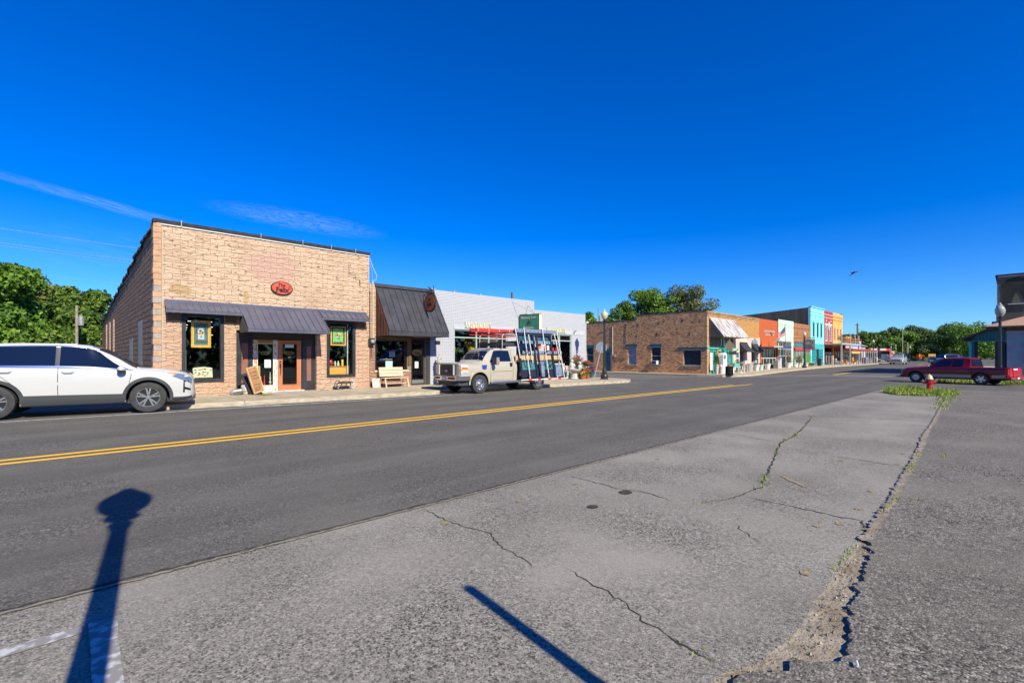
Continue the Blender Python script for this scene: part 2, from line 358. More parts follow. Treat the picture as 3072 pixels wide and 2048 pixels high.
# ------------------------------------------------------------------ mesh helpers
def Tm(x=0, y=0, z=0, rz=0, rx=0, ry=0, s=1):
    return Matrix.Translation((x, y, z)) @ Matrix.Rotation(rz, 4, 'Z') @ Matrix.Rotation(ry, 4, 'Y') @ Matrix.Rotation(rx, 4, 'X') @ Matrix.Scale(s, 4)
def wloc(o):
    v = Vector((0, 0, 0))
    while o is not None: v = v+o.location; o = o.parent
    return v
class MB:
    def __init__(s): s.v = []; s.f = []; s.m = []; s.sm = []; s.mats = []; s.cuts = []
    def mi(s, m):
        if m not in s.mats: s.mats.append(m)
        return s.mats.index(m)
    def add(s, vs, fs, m, smooth=False, M=None):
        o = len(s.v); k = s.mi(m); s.cuts.append((o, len(s.f)))
        for p in vs: s.v.append(tuple(M @ Vector(p)) if M is not None else tuple(p))
        for f in fs: s.f.append(tuple(i+o for i in f)); s.m.append(k); s.sm.append(smooth)
        return s
    def box(s, x0, x1, y0, y1, z0, z1, m, M=None):
        vs = [(x, y, z) for z in (z0, z1) for x, y in ((x0, y0), (x1, y0), (x1, y1), (x0, y1))]
        return s.add(vs, [(3, 2, 1, 0), (4, 5, 6, 7), (0, 1, 5, 4), (1, 2, 6, 5), (2, 3, 7, 6), (3, 0, 4, 7)], m, False, M)
    def cbox(s, c, d, m, M=None):
        return s.box(c[0]-d[0]/2, c[0]+d[0]/2, c[1]-d[1]/2, c[1]+d[1]/2, c[2]-d[2]/2, c[2]+d[2]/2, m, M)
    def tube(s, pts, r, m, n=8, cap=True, M=None):
        pts = [Vector(p) for p in pts]; rs = r if isinstance(r, (list, tuple)) else [r]*len(pts)
        vs = []; up = None
        for i, p in enumerate(pts):
            t = (pts[min(i+1, len(pts)-1)]-pts[max(i-1, 0)]).normalized()
            if up is None: up = Vector((0, 0, 1)) if abs(t.z) < .9 else Vector((1, 0, 0))
            a = t.cross(up)
            if a.length < 1e-5: a = t.orthogonal()
            a.normalize(); b = a.cross(t); up = b
            for k in range(n):
                q = 2*math.pi*k/n; vs.append(p+(a*math.cos(q)+b*math.sin(q))*rs[i])
        fs = [(i*n+k, i*n+(k+1) % n, (i+1)*n+(k+1) % n, (i+1)*n+k) for i in range(len(pts)-1) for k in range(n)]
        if cap: fs += [tuple(range(n))[::-1], tuple(range((len(pts)-1)*n, len(pts)*n))]
        return s.add(vs, fs, m, n > 5, M)
    def lathe(s, prof, m, n=16, M=None, smooth=True):
        vs = [(r*math.cos(2*math.pi*k/n), r*math.sin(2*math.pi*k/n), z) for r, z in prof for k in range(n)]
        fs = [(i*n+k, i*n+(k+1) % n, (i+1)*n+(k+1) % n, (i+1)*n+k) for i in range(len(prof)-1) for k in range(n)]
        closed = prof[0] == prof[-1]
        if prof[0][0] > 1e-4 and not closed: fs.append(tuple(range(n))[::-1])
        if prof[-1][0] > 1e-4 and not closed: fs.append(tuple(range((len(prof)-1)*n, len(prof)*n)))
        return s.add(vs, fs, m, smooth, M)
    def prism(s, poly, ax, lo, hi, m, M=None):
        """poly of (a,b) pairs; ax 'x': (y,z), 'y': (x,z), 'z': (x,y)"""
        def pt(a, b, h): return {'x': (h, a, b), 'y': (a, h, b), 'z': (a, b, h)}[ax]
        n = len(poly); vs = [pt(a, b, lo) for a, b in poly]+[pt(a, b, hi) for a, b in poly]
        fs = [tuple(range(n))[::-1], tuple(range(n, 2*n))]+[(i, (i+1) % n, n+(i+1) % n, n+i) for i in range(n)]
        return s.add(vs, fs, m, False, M)
    def ell(s, c, r, m, nu=12, nv=8, M=None, jit=0):
        vs = []; rr = random.Random(int(abs(c[0]*97+c[1]*31+c[2]*13)*10))
        for j in range(nv+1):
            t = math.pi*j/nv
            for i in range(nu):
                q = 2*math.pi*i/nu; k = 1+jit*(rr.random()-.5)
                vs.append((c[0]+r[0]*k*math.sin(t)*math.cos(q), c[1]+r[1]*k*math.sin(t)*math.sin(q), c[2]+r[2]*k*math.cos(t)))
        fs = [(j*nu+i, (j+1)*nu+i, (j+1)*nu+(i+1) % nu, j*nu+(i+1) % nu) for j in range(nv) for i in range(nu)]
        return s.add(vs, fs, m, True, M)
    def grid(s, P, m, smooth=True, M=None, flip=False):
        nr, nc = len(P), len(P[0]); vs = [p for row in P for p in row]
        fs = [(i*nc+j, i*nc+j+1, (i+1)*nc+j+1, (i+1)*nc+j) for i in range(nr-1) for j in range(nc-1)]
        if flip: fs = [f[::-1] for f in fs]
        return s.add(vs, fs, m, smooth, M)
    def text(s, txt, size, m, M, ext=.01, align='CENTER', bold=0, sx=1, space=1):
        c = bpy.data.curves.new('t', 'FONT'); c.body = txt; c.size = size; c.extrude = ext; c.align_x = align; c.align_y = 'CENTER'; c.offset = bold; c.resolution_u = 3; c.space_character = space
        o = bpy.data.objects.new('t', c); me = bpy.data.meshes.new_from_object(o)
        s.add([(v.co.x*sx, v.co.y, v.co.z) for v in me.vertices], [tuple(p.vertices) for p in me.polygons], m, False, M)
        bpy.data.objects.remove(o); bpy.data.curves.remove(c); bpy.data.meshes.remove(me); return s
    def each(s, name, parent=None, world=False, **kw):
        """one object per shape added"""
        out = []
        for i, (v0, f0) in enumerate(s.cuts):
            v1, f1 = s.cuts[i+1] if i+1 < len(s.cuts) else (len(s.v), len(s.f)); b = MB()
            b.v = s.v[v0:v1]; b.f = [tuple(q-v0 for q in f) for f in s.f[f0:f1]]; b.sm = s.sm[f0:f1]
            for mm in s.m[f0:f1]: b.m.append(b.mi(s.mats[mm]))
            out.append(b.build(name, parent, world, **kw))
        return out
    def build(s, name, parent=None, world=False, sharp=35, mod=None):
        me = bpy.data.meshes.new(name)
        vs = s.v
        if world and parent is not None:
            L = wloc(parent); vs = [(a-L[0], b-L[1], c-L[2]) for a, b, c in vs]
        me.from_pydata(vs, [], s.f); 
        for k in s.mats: me.materials.append(MATS[k])
        me.polygons.foreach_set('material_index', s.m); me.polygons.foreach_set('use_smooth', s.sm)
        if any(s.sm): me.set_sharp_from_angle(angle=R(sharp))
        me.update()
        o = bpy.data.objects.new(name, me); COL.objects.link(o)
        if parent is not None: o.parent = parent
        if mod:
            b = o.modifiers.new('bevel', 'BEVEL'); b.width = mod; b.segments = 2; b.limit_method = 'ANGLE'; b.angle_limit = R(40)
        return o
def tag(o, label=None, cat=None, group=None, kind=None):
    if label: o['label'] = label
    if cat: o['category'] = cat
    if group: o['group'] = group
    if kind: o['kind'] = kind
    return o
def thing(name, label, cat, loc=(0, 0, 0), rz=0, group=None, s=1):
    o = bpy.data.objects.new(name, None); COL.objects.link(o); o.location = loc; o.rotation_euler = (0, 0, rz); o.empty_display_size = .2; o.scale = (s, s, s)
    return tag(o, label, cat, group)
def kids(o): return [c for c in bpy.data.objects if c.parent == o]
def dup(o, loc, rz=None, label=None, group=None, s=None, mapping=None):
    r = o.copy(); COL.objects.link(r); r.location = loc
    if rz is not None: r.rotation_euler = (0, 0, rz)
    if s is not None: r.scale = (s, s, s) if not isinstance(s, tuple) else s
    if label: r['label'] = label
    if group: r['group'] = group
    for ch in kids(o):
        c = ch.copy(); COL.objects.link(c); c.parent = r
        for g in kids(ch):
            d = g.copy(); COL.objects.link(d); d.parent = c
    return r
# text standing on a facade that faces -Y (front) or -X (side)
def TF(x, y, z): return Tm(x, y, z, rx=R(90))
def TS(x, y, z): return Tm(x, y, z, rz=R(-90)) @ Matrix.Rotation(R(90), 4, 'X')

# ------------------------------------------------------------------ ground and roads
def sheet(name, xs, ys, off, m, kind='structure'):
    mb = MB(); mb.grid([[(x, y, gz(x, y)+off) for x in xs] for y in ys], m)
    return tag(mb.build(name), kind=kind)
def arange(a, b, st):
    n = max(1, int(round((b-a)/st))); return [a+(b-a)*i/n for i in range(n+1)]
sheet('ground', arange(-500, -60, 110)+arange(-52, 150, 4)+arange(250, 1500, 250), arange(-500, -60, 110)+arange(-52, 120, 4)+arange(220, 1500, 250), -.09, 'grass_ground')
sheet('road', arange(-60, 10, 5)+arange(11, 90, 1)+arange(95, 420, 25), arange(4.3, 19.2, .75), 0, 'asphalt_road')
sheet('side_street', arange(24, 44.2, 1), arange(19.2, 40, 1)+arange(42, 110, 4), 0, 'asphalt_side')
sheet('vacant_lot', arange(-60, 1.6, 5)+[2.2], arange(19.2, 70, 5), 0, 'asphalt_side')
sheet('cross_street', arange(31, 45, 1), arange(-60, 4.3, 4), 0, 'asphalt_road')
# near lot: older, paler asphalt, broken up along one long seam
def interp(pts, t):
    for (a, b), (c, d) in zip(pts, pts[1:]):
        if a <= t <= c: return b+(d-b)*(t-a)/(c-a)
    return pts[0][1] if t < pts[0][0] else pts[-1][1]
jag = [(-3, 1.3), (1.0, 1.05), (1.9, .9), (2.45, .92), (2.66, .80), (2.79, .76), (2.9, .66), (2.97, .60), (3.11, .615), (3.3, .65), (3.53, .695), (3.85, .73), (4.14, .745), (4.5, .77), (4.8, .80), (5.05, .86), (5.4, .885), (5.98, .90), (6.6, .91), (7.5, .95), (8.8, 1.0), (10.3, 1.07), (12.6, 1.21), (15.4, 1.31), (19.5, 1.51), (25, 1.75), (31, 1.9)]
def jitter_line(pts, step, amp, seed):
    r = random.Random(seed); out = []
    for (a, b), (c, d) in zip(pts, pts[1:]):
        n = max(1, int(math.hypot(c-a, d-b)/step))
        for i in range(n):
            t = i/n; out.append((a+(c-a)*t+(r.random()-.5)*amp, b+(d-b)*t+(r.random()-.5)*amp))
    return out+[pts[-1]]
jl = jitter_line([p for p in jag if p[0] < 12], .03, .011, 3)
jl.sort()
def frac(x):
    return .020*math.sin(x*21+1.3*math.sin(x*9))*(math.sin(x*5.3)>-.3)+.013*math.sin(x*53+2*math.sin(x*17))+.008*math.sin(x*131+math.sin(x*40)*2)
jl = [(x, y+(frac(x) if x < 5.2 else frac(x)*.5)) for x, y in jl]
far = [p for p in jag if p[0] >= 12]
edge_r = jl+far
dl = jitter_line([(2.3, 1.02), (2.45, 1.0), (2.6, .93), (2.98, .87), (3.27, .87), (3.68, .89), (4.21, .885), (4.65, .885), (5.05, .90)], .03, .016, 5); dl.sort()
edge_l = [(-3, 1.32), (1.0, 1.07), (1.9, .96)]+dl+[(x, y+.012) for x, y in edge_r if x > 5.06]
def flat(name, poly, z, m, skirt=0, kind='structure'):
    mb = MB(); n = len(poly); mb.add([(x, y, z) for x, y in poly], [tuple(range(n))], m)
    if skirt: mb.add([(x, y, z) for x, y in poly]+[(x, y, z-skirt) for x, y in poly], [(i, (i+1) % n, n+(i+1) % n, n+i) for i in range(n)], m)
    return tag(mb.build(name), kind=kind)
flat('lot', [(-60, 1.32)]+edge_l+[(31, 4.32), (-60, 4.32)], -.006, 'asphalt_lot', .05)
flat('lot_old_paving', [(-60, -60), (31, -60)]+[(31, 1.9)]+edge_r[::-1][1:]+[(-60, 1.3)], .012, 'asphalt_lot_old', .08)
dp = MB(); rr = random.Random(2)
dp.grid([[(x, y, -.016+.008*rr.random()) for x in arange(-4, 31, .12)] for y in arange(.45, 1.4, .12)], 'dirt'); tag(dp.build('dirt'), kind='structure')
# loose stones in the broken strip
mb = MB(); rs = random.Random(17)
for i in range(420):
    x = rs.uniform(2.35, 5.3); y = interp([(2.35, .98), (2.9, .76), (3.3, .76), (4, .81), (5.3, .89)], x)+rs.gauss(0, .055); s_ = rs.choice((.003, .004, .005, .007, .010))*(.7+.6*rs.random())
    z = -.006; q = rs.random()*6.28
    mb.add([(x+s_*math.cos(q+k*2.09)*(.7+.6*rs.random()), y+s_*math.sin(q+k*2.09)*(.7+.6*rs.random()), z) for k in range(3)]+[(x+s_*.3, y, z+s_*1.1)], [(0, 1, 3), (1, 2, 3), (2, 0, 3)], ('dirt', 'concrete', 'dirt', 'asphalt_side')[i % 4])
tag(mb.build('loose_gravel'), kind='stuff')
def ribbon(mb, pts, w, z, m, seed=0, step=.05, amp=.02, taper=True):
    r = random.Random(seed); pl = jitter_line(pts, step, amp, seed); P = [[], []]
    n = len(pl)
    for i, (x, y) in enumerate(pl):
        a = pl[max(0, i-1)]; b = pl[min(n-1, i+1)]; dx, dy = b[0]-a[0], b[1]-a[1]; L = math.hypot(dx, dy) or 1
        ww = w*(.35+1.0*r.random())*(min(1, 6*min(i, n-1-i)/n+.15) if taper else 1)
        P[0].append((x-dy/L*ww/2, y+dx/L*ww/2, gz(x, y)+z)); P[1].append((x+dy/L*ww/2, y-dx/L*ww/2, gz(x, y)+z))
    mb.grid(P, m, False); return pl
mb = MB(); ribbon(mb, [(x, y+.008) for x, y in edge_r if x > 5.0], .085, .0135, 'dirt', 14, .08, .03, False); ribbon(mb, [(x, y+.03) for x, y in edge_r if x > 5.4], .02, .0145, 'dust', 15, .1, .03, False); tag(mb.build('seam_dirt'), kind='structure')
# dusty line where the street paving meets the lot, then the cracks
mb = MB(); ribbon(mb, [(-6, 4.31), (30, 4.33)], .028, .004, 'dust', 4, .04, .03, False); tag(mb.build('road_edge'), kind='structure')
mb = MB(); ribbon(mb, [(-6, 4.36), (30, 4.38)], .035, .003, 'crack', 9, .06, .03, False); tag(mb.build('road_seam'), kind='structure')
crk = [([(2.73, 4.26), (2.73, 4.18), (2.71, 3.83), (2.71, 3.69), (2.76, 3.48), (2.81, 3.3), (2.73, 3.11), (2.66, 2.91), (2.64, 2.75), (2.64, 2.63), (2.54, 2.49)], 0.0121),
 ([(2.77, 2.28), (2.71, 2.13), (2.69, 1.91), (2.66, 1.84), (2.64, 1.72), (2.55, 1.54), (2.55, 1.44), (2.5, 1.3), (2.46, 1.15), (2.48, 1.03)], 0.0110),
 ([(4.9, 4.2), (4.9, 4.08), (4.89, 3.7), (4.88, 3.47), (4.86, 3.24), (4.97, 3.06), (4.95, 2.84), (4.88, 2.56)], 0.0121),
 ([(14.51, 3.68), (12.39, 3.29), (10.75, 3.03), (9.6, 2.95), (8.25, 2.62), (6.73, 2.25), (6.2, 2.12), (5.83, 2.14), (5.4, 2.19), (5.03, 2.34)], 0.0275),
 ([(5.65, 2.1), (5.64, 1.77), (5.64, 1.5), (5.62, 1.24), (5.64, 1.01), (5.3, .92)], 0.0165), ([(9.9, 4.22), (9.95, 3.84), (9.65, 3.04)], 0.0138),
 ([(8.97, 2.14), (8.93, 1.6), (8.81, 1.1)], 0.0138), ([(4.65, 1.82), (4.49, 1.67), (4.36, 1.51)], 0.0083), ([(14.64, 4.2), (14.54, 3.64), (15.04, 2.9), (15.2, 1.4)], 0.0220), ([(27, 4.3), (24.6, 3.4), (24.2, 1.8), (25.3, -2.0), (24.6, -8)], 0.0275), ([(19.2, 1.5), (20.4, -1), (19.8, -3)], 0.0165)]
mb = MB(); CR = []  # flat ribbons: soil colour, with the dark of their depth painted in
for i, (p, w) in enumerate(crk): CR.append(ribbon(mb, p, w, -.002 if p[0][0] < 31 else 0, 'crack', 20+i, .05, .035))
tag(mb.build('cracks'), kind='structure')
def blotch(mb, x, y, rx, ry, z, m, rot=0, n=14, j=.5):
    r = random.Random(int(x*100+y*7)); pts = []
    for k in range(n):
        q = 2*math.pi*k/n; s = 1+j*(r.random()-.5); a, b = rx*s*math.cos(q), ry*s*math.sin(q)
        pts.append((x+a*math.cos(rot)-b*math.sin(rot), y+a*math.sin(rot)+b*math.cos(rot), z))
    mb.add(pts, [tuple(range(n))], m)
mb = MB()
for x, y in [(2.66, 3.74), (3.65, 3.74), (4.65, 3.77), (5.7, 3.8), (6.7, 3.8), (7.7, 3.82), (8.67, 3.83), (9.7, 3.86), (10.78, 3.92), (11.71, 3.93), (13.88, 4.0), (8.99, 1.18), (9.99, 1.23), (6.97, 1.16), (6.06, 1.11), (5.16, 1.27), (3.98, 1.05), (8.65, 1.81)]: blotch(mb, x, y, .05, .035, .0, 'old_yellow')
blotch(mb, 6.75, 1.9, .30, .04, .0, 'old_yellow', R(47)); blotch(mb, 5.4, 1.15, .05, .03, .0, 'old_yellow')
tag(mb.build('old_paint_marks'), kind='structure')
mb = MB()
blotch(mb, 4.08, 3.07, .065, .06, .0, 'crack', j=.05); blotch(mb, 4.79, 3.13, .085, .075, .0, 'crack', j=.05)
tag(mb.build('manhole_covers'), kind='structure')
# painted lines
def line(mb, x0, x1, y0, y1, w, m, z=.004, step=1.0, x_dir=True):
    xs = arange(x0, x1, step); P = [[], []]
    for x in xs:
        y = y0+(y1-y0)*(x-x0)/(x1-x0); P[0].append((x, y-w/2, gz(x, y)+z)); P[1].append((x, y+w/2, gz(x, y)+z))
    mb.grid(P, m, False)
mb = MB()
line(mb, -40, 28.6, 10.26, 10.27, .16, 'yellow_paint'); line(mb, -40, 26.9, 10.57, 10.66, .16, 'yellow_paint')
line(mb, 48.6, 69, 10.6, 11.35, .12, 'yellow_paint', .004); line(mb, 49.0, 69.4, 10.9, 11.65, .12, 'yellow_paint', .004); line(mb, 110, 260, 11.6, 12.5, .25, 'yellow_paint')
tag(mb.build('yellow_centre_lines'), kind='structure')
mb = MB()
line(mb, -12, 11.5, 17.7, 15.75, .10, 'white_paint'); line(mb, 11.5, 27, 15.75, 15.9, .07, 'worn_white')
mb.add([(x, y, .004) for x, y in ((3.9, 16.9), (4.05, 16.95), (5.2, 16.38), (5.05, 16.33))], [(0, 1, 2, 3)], 'white_paint')
for xx in (45.2, 47.5):
    mb.grid([[(xx+dx-(y-13)*.02, y, gz(xx, y)+.004) for dx in (0, .3)] for y in arange(4.6, 17.2, .6)], 'white_paint', False, flip=True)
tag(mb.build('white_road_lines'), kind='structure')
mb = MB()
mb.add([(x, y, .0) for x, y in ((.10, 3.80), (.235, 3.79), (.22, 3.50), (.205, 2.6), (.085, 2.6), (.10, 3.4))], [tuple(range(6))], 'worn_white')
mb.add([(x, y, .0) for x, y in ((.07, 3.80), (.07, 3.70), (-.6, 3.68), (-1.4, 3.66), (-1.4, 3.76), (-.6, 3.80))], [tuple(range(6))], 'worn_white')
tag(mb.build('worn_bay_marking'), kind='structure')
# pavements with their kerbs: step .15
def pavement(name, poly, m='concrete', h=.15, kerb=.16, joints=None):
    """poly (x,y) counter-clockwise; top follows the ground; kerb stone along each outer edge"""
    bm = bmesh.new(); vs = [bm.verts.new((x, y, 0)) for x, y in poly]; bm.faces.new(vs)
    bmesh.ops.triangulate(bm, faces=bm.faces[:])
    for _ in range(5):
        es = [e for e in bm.edges if e.calc_length() > 2.2]
        if not es: break
        bmesh.ops.subdivide_edges(bm, edges=es, cuts=1); bmesh.ops.triangulate(bm, faces=bm.faces[:])
    bnd = [e for e in bm.edges if e.is_boundary]
    mb = MB(); idx = {v: i for i, v in enumerate(bm.verts)}
    mb.add([(v.co.x, v.co.y, gz(v.co.x, v.co.y)+h) for v in bm.verts], [tuple(idx[v] for v in f.verts) for f in bm.faces], m)
    for e in bnd:
        a, b = e.verts; za, zb = gz(a.co.x, a.co.y), gz(b.co.x, b.co.y)
        mb.add([(a.co.x, a.co.y, za+h), (b.co.x, b.co.y, zb+h), (b.co.x, b.co.y, zb-.05), (a.co.x, a.co.y, za-.05)], [(0, 1, 2, 3)], 'kerb')
    bm.free(); return tag(mb.build(name), kind='structure')
pavement('pavement', [(1.75, 17.35), (3.0, 17.15), (8.5, 16.6), (11.35, 16.45), (11.5, 16.6), (11.55, 19.0), (16.3, 19.2), (16.6, 17.2), (17.0, 16.45), (18.2, 16.35), (20.5, 16.35), (23.2, 16.2), (25.2, 16.25), (26.6, 17.0), (27.2, 18.2), (27.5, 20.5), (27.5, 45), (26.3, 45), (26.3, 20.45), (1.9, 20.45)])
pavement('pavement_far', [(42.3, 20), (42.6, 17.8), (43.5, 16.9), (45.5, 16.6), (115, 17.5), (115, 22), (114, 22), (114, 20.05), (44.4, 20.05), (44.4, 60), (42.3, 60)])
pavement('pavement_across', [(45, 2.2), (47, 4.0), (60, 4.0), (95, 4.0), (95, .9), (45.5, .9), (45, -40), (44.4, -40)])
mb = MB()
for x in (4.2, 6.4, 8.5, 9.9): mb.add([(x, 16.9, .1515), (x+.018, 16.9, .1515), (x+.018, 20.4, .1515), (x, 20.4, .1515)], [(0, 1, 2, 3)], 'crack')
for x in (18.8, 21.0, 23.2): mb.add([(x, 16.5, .1515), (x+.018, 16.5, .1515), (x+.018, 20.4, .1515), (x, 20.4, .1515)], [(0, 1, 2, 3)], 'crack')
ribbon(mb, [(2.2, 17.7), (11.3, 17.0)], .03, .152, 'crack', 6, .1, .02, False)
tag(mb.build('pavement_joints'), kind='structure')

# ------------------------------------------------------------------ building helpers
def wall_open(mb, u0, u1, z0, z1, openings, m, at=0, th=.25, ax='x', flip=False, rev=None):
    """wall slab with rectangular openings; ax 'x': faces -Y at y=at ; ax 'y': faces -X at x=at"""
    us = sorted({u0, u1, *[o[0] for o in openings], *[o[1] for o in openings]}); zs = sorted({z0, z1, *[o[2] for o in openings], *[o[3] for o in openings]})
    us = [u for u in us if u0 <= u <= u1]; zs = [z for z in zs if z0 <= z <= z1]
    def pt(u, d, z): return (u, at+d, z) if ax == 'x' else (at+d, u, z)
    def q(a, b, c, d_, mm): mb.add([a, b, c, d_], [(0, 1, 2, 3)], mm)
    for i in range(len(us)-1):
        for j in range(len(zs)-1):
            a, b, c, d = us[i], us[i+1], zs[j], zs[j+1]; um, zm = (a+b)/2, (c+d)/2
            if any(o[0] < um < o[1] and o[2] < zm < o[3] for o in openings): continue
            q(pt(a, 0, c), pt(b, 0, c), pt(b, 0, d), pt(a, 0, d), m); q(pt(b, th, c), pt(a, th, c), pt(a, th, d), pt(b, th, d), m)
    for (a, b, c, d) in openings:
        c = max(c, z0)
        q(pt(a, 0, c), pt(a, th, c), pt(a, th, d), pt(a, 0, d), rev or m); q(pt(b, th, c), pt(b, 0, c), pt(b, 0, d), pt(b, th, d), rev or m)
        q(pt(a, 0, d), pt(a, th, d), pt(b, th, d), pt(b, 0, d), rev or m); q(pt(a, th, c), pt(a, 0, c), pt(b, 0, c), pt(b, th, c), rev or m)
    q(pt(u0, 0, z1), pt(u1, 0, z1), pt(u1, th, z1), pt(u0, th, z1), m); q(pt(u0, 0, z0), pt(u0, th, z0), pt(u0, th, z1), pt(u0, 0, z1), m); q(pt(u1, th, z0), pt(u1, 0, z0), pt(u1, 0, z1), pt(u1, th, z1), m)
def frame(mb, u0, u1, z0, z1, w, at, d0, d1, m, ax='x', mull=(), rails=(), mw=None):
    """window frame ring plus mullions at u and rails at z, from depth d0 to d1"""
    mw = mw or w
    def bx(a, b, c, d):
        if ax == 'x': mb.box(a, b, at+d0, at+d1, c, d, m)
        else: mb.box(at+d0, at+d1, a, b, c, d, m)
    bx(u0, u0+w, z0, z1); bx(u1-w, u1, z0, z1); bx(u0+w, u1-w, z0, z0+w); bx(u0+w, u1-w, z1-w, z1)
    for x in mull: bx(x-mw/2, x+mw/2, z0+w, z1-w)
    xs = [u0+w]+[v for x in mull for v in (x-mw/2, x+mw/2)]+[u1-w]
    for z in rails:
        for a, b in zip(xs[::2], xs[1::2]): bx(a, b, z-mw/2, z+mw/2)
def pane(parent, u0, u1, z0, z1, at, d, m='glass', ax='x', world=True, name='pane'):
    mb = MB()
    if ax == 'x': mb.box(u0, u1, at+d, at+d+.008, z0, z1, m)
    else: mb.box(at+d, at+d+.008, u0, u1, z0, z1, m)
    return mb.build(name, parent, world)
def awning(parent, x0, x1, yw, zt, yf, zf, nrib, m='awning_blue', side=None, lip=.09, name='awning', fl=None, ribh=.03, flash=True):
    mb = MB(); L = math.hypot(yw-yf, zt-zf); n = Vector((0, -(zt-zf), (yw-yf))).normalized()
    n = Vector((0, -(zt-zf)/L, (yw-yf)/L)); 
    def slab(a, b, h, t=0):
        o = n*h; o0 = n*t
        vs = [(a, yw+o0.y, zt+o0.z), (b, yw+o0.y, zt+o0.z), (b, yf+o0.y, zf+o0.z), (a, yf+o0.y, zf+o0.z), (a, yw+o.y, zt+o.z), (b, yw+o.y, zt+o.z), (b, yf+o.y, zf+o.z), (a, yf+o.y, zf+o.z)]
        mb.add(vs, [(0, 1, 2, 3), (7, 6, 5, 4), (0, 4, 5, 1), (1, 5, 6, 2), (2, 6, 7, 3), (3, 7, 4, 0)], m)
    slab(x0, x1, .02)
    for i in range(nrib+1):
        x = x0+(x1-x0)*i/nrib; a = min(max(x-.02, x0), x1-.04); slab(a, a+.04, .02+ribh, .021)
        mb.box(a, a+.04, yf-.02, yf-.003, zf-lip-.01, zf+.02, m)
    mb.box(x0, x1, yf-.002, yf+.03, zf-lip, zf, m)
    if flash: mb.box(x0, x1, yw-.06, yw-.002, zt-.03, zt+.09, m)
    if side:
        for x, s in ((x0, 1), (x1, -1)):
            mb.prism([(yw, zt-.01), (yf+.03, zf-.01), (yf+.03, zf-lip), (yw, zf-lip)], 'x', min(x+s*.01, x+s*.03), max(x+s*.01, x+s*.03), side)
            k = int((yw-yf)/.16)
            for i in range(1, k+1):
                y = yw-(yw-yf)*i/(k+1); z = zt+(zf-zt)*(yw-y)/(yw-yf)
                if z-.05 > zf-lip: mb.box(x-.012 if s > 0 else x-.01, x+.01 if s > 0 else x+.012, y-.012, y+.012, zf-lip, z-.05, fl or side)
    return mb.build(name, parent, True)
def shell(mb, x0, x1, y0, y1, z0, z1, m, wallm=None, roof='roof_black', front=False):
    """side, back walls and roof of a building behind its front wall"""
    wallm = wallm or m
    mb.box(x0, x0+.25, y0, y1, z0, z1, wallm); mb.box(x1-.25, x1, y0, y1, z0, z1, wallm); mb.box(x0+.25, x1-.25, y1-.25, y1, z0, z1, wallm)
def room(parent, x0, x1, y0, y1, z0, z1, m='interior'):
    mb = MB()
    mb.add([(x0, y1, z0), (x1, y1, z0), (x1, y1, z1), (x0, y1, z1), (x0, y0, z0), (x1, y0, z0), (x1, y0, z1), (x0, y0, z1)], [(0, 1, 2, 3), (0, 3, 7, 4), (1, 5, 6, 2), (0, 4, 5, 1), (3, 2, 6, 7)], m)
    return mb.build('interior', parent, True)
def oval(mb, x, y, z, rx, rz, m, t=.04, n=32, ry=0):
    mb.prism([(x+rx*math.cos(2*math.pi*k/n), z+rz*math.sin(2*math.pi*k/n)) for k in range(n)], 'y', y-t, y, m)
# ------------------------------------------------------------------ tan block shop
G0 = .15
wallmat('tan_front', 'x', (.585, .425, .30), (.52, .37, .26), (.38, .27, .19), .46, .205, .006, bump=1, rock=2.4, dirt=(.46, .32, .22), dirt_sc=1.1, speck=(5.0, .60, (.17, .12, .09), 2.2), patch=[(6.15, 5.1, 1.0, .62, (.50, .315, .255)), (3.0, 3.95, .35, .22, (.40, .27, .13)), (5.1, 3.85, .12, .3, (.42, .29, .14))])
wallmat('tan_front_low', 'x', (.54, .375, .27), (.49, .335, .235), (.36, .21, .14), .43, .205, .005, bump=1, rock=3.6, dirt=(.54, .31, .20), speck=(5, .70, (.75, .68, .6)))
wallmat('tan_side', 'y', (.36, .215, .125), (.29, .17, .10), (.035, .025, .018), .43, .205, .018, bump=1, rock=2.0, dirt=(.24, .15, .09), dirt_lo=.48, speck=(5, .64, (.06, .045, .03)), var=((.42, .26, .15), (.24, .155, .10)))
mat('quoin_tan', (.54, .34, .21), (.42, .25, .15), rough=.9, scale=7, bump=1, bscale=12, stretch=(1, 1, 2)); mat('quoin_grey', (.40, .34, .30), (.30, .26, .24), rough=.9, scale=7, bump=.6)
mat('pipe_pale', (.50, .44, .33), rough=.6); mat('render_grey', (.36, .35, .31), (.28, .27, .24), rough=.9, scale=3)
FY = 20.4
mat('lightbar', (.9, .95, 1.0), emit=1.2)
B = thing('brick_shop', 'tan rock faced block shop with sloping dark metal awnings and red oval wall sign', 'shop', (6.2, FY, G0))
mb = MB()
op_l = (3.03, 4.35, .64, 3.13); op_r = (8.23, 9.53, .67, 3.12); op_e = (4.76, 7.8, G0, 2.6)
wall_open(mb, 2.45, 10.2, 3.45, 6.15, [], 'tan_front', FY, .3)
mb2 = MB(); wall_open(mb2, 2.45, 10.2, G0-.2, 3.45, [op_l, op_r, op_e], 'tan_front_low', FY+.003, .3)
mb.build('upper_wall', B, True); mb2.build('lower_wall', B, True)
mb = MB(); r = random.Random(1); z = G0-.2; k = 0
while z < 6.15:       # corner stones, some replaced by grey blocks
    j = .03*r.random(); mb.box(2.22-j, 2.44, FY-.03-j, FY+.35, z+.004, min(z+.198, 6.2), 'quoin_grey' if (k % 2 and z < 3.9) else 'quoin_tan'); z += .205; k += 1
mb.build('corner_stones', B, True)
mb = MB(); mb.tube([(2.475, FY-.03, .2), (2.47, FY-.03, 6.1)], .016, 'pipe_pale', 6); mb.build('drain_pipe', B, True)
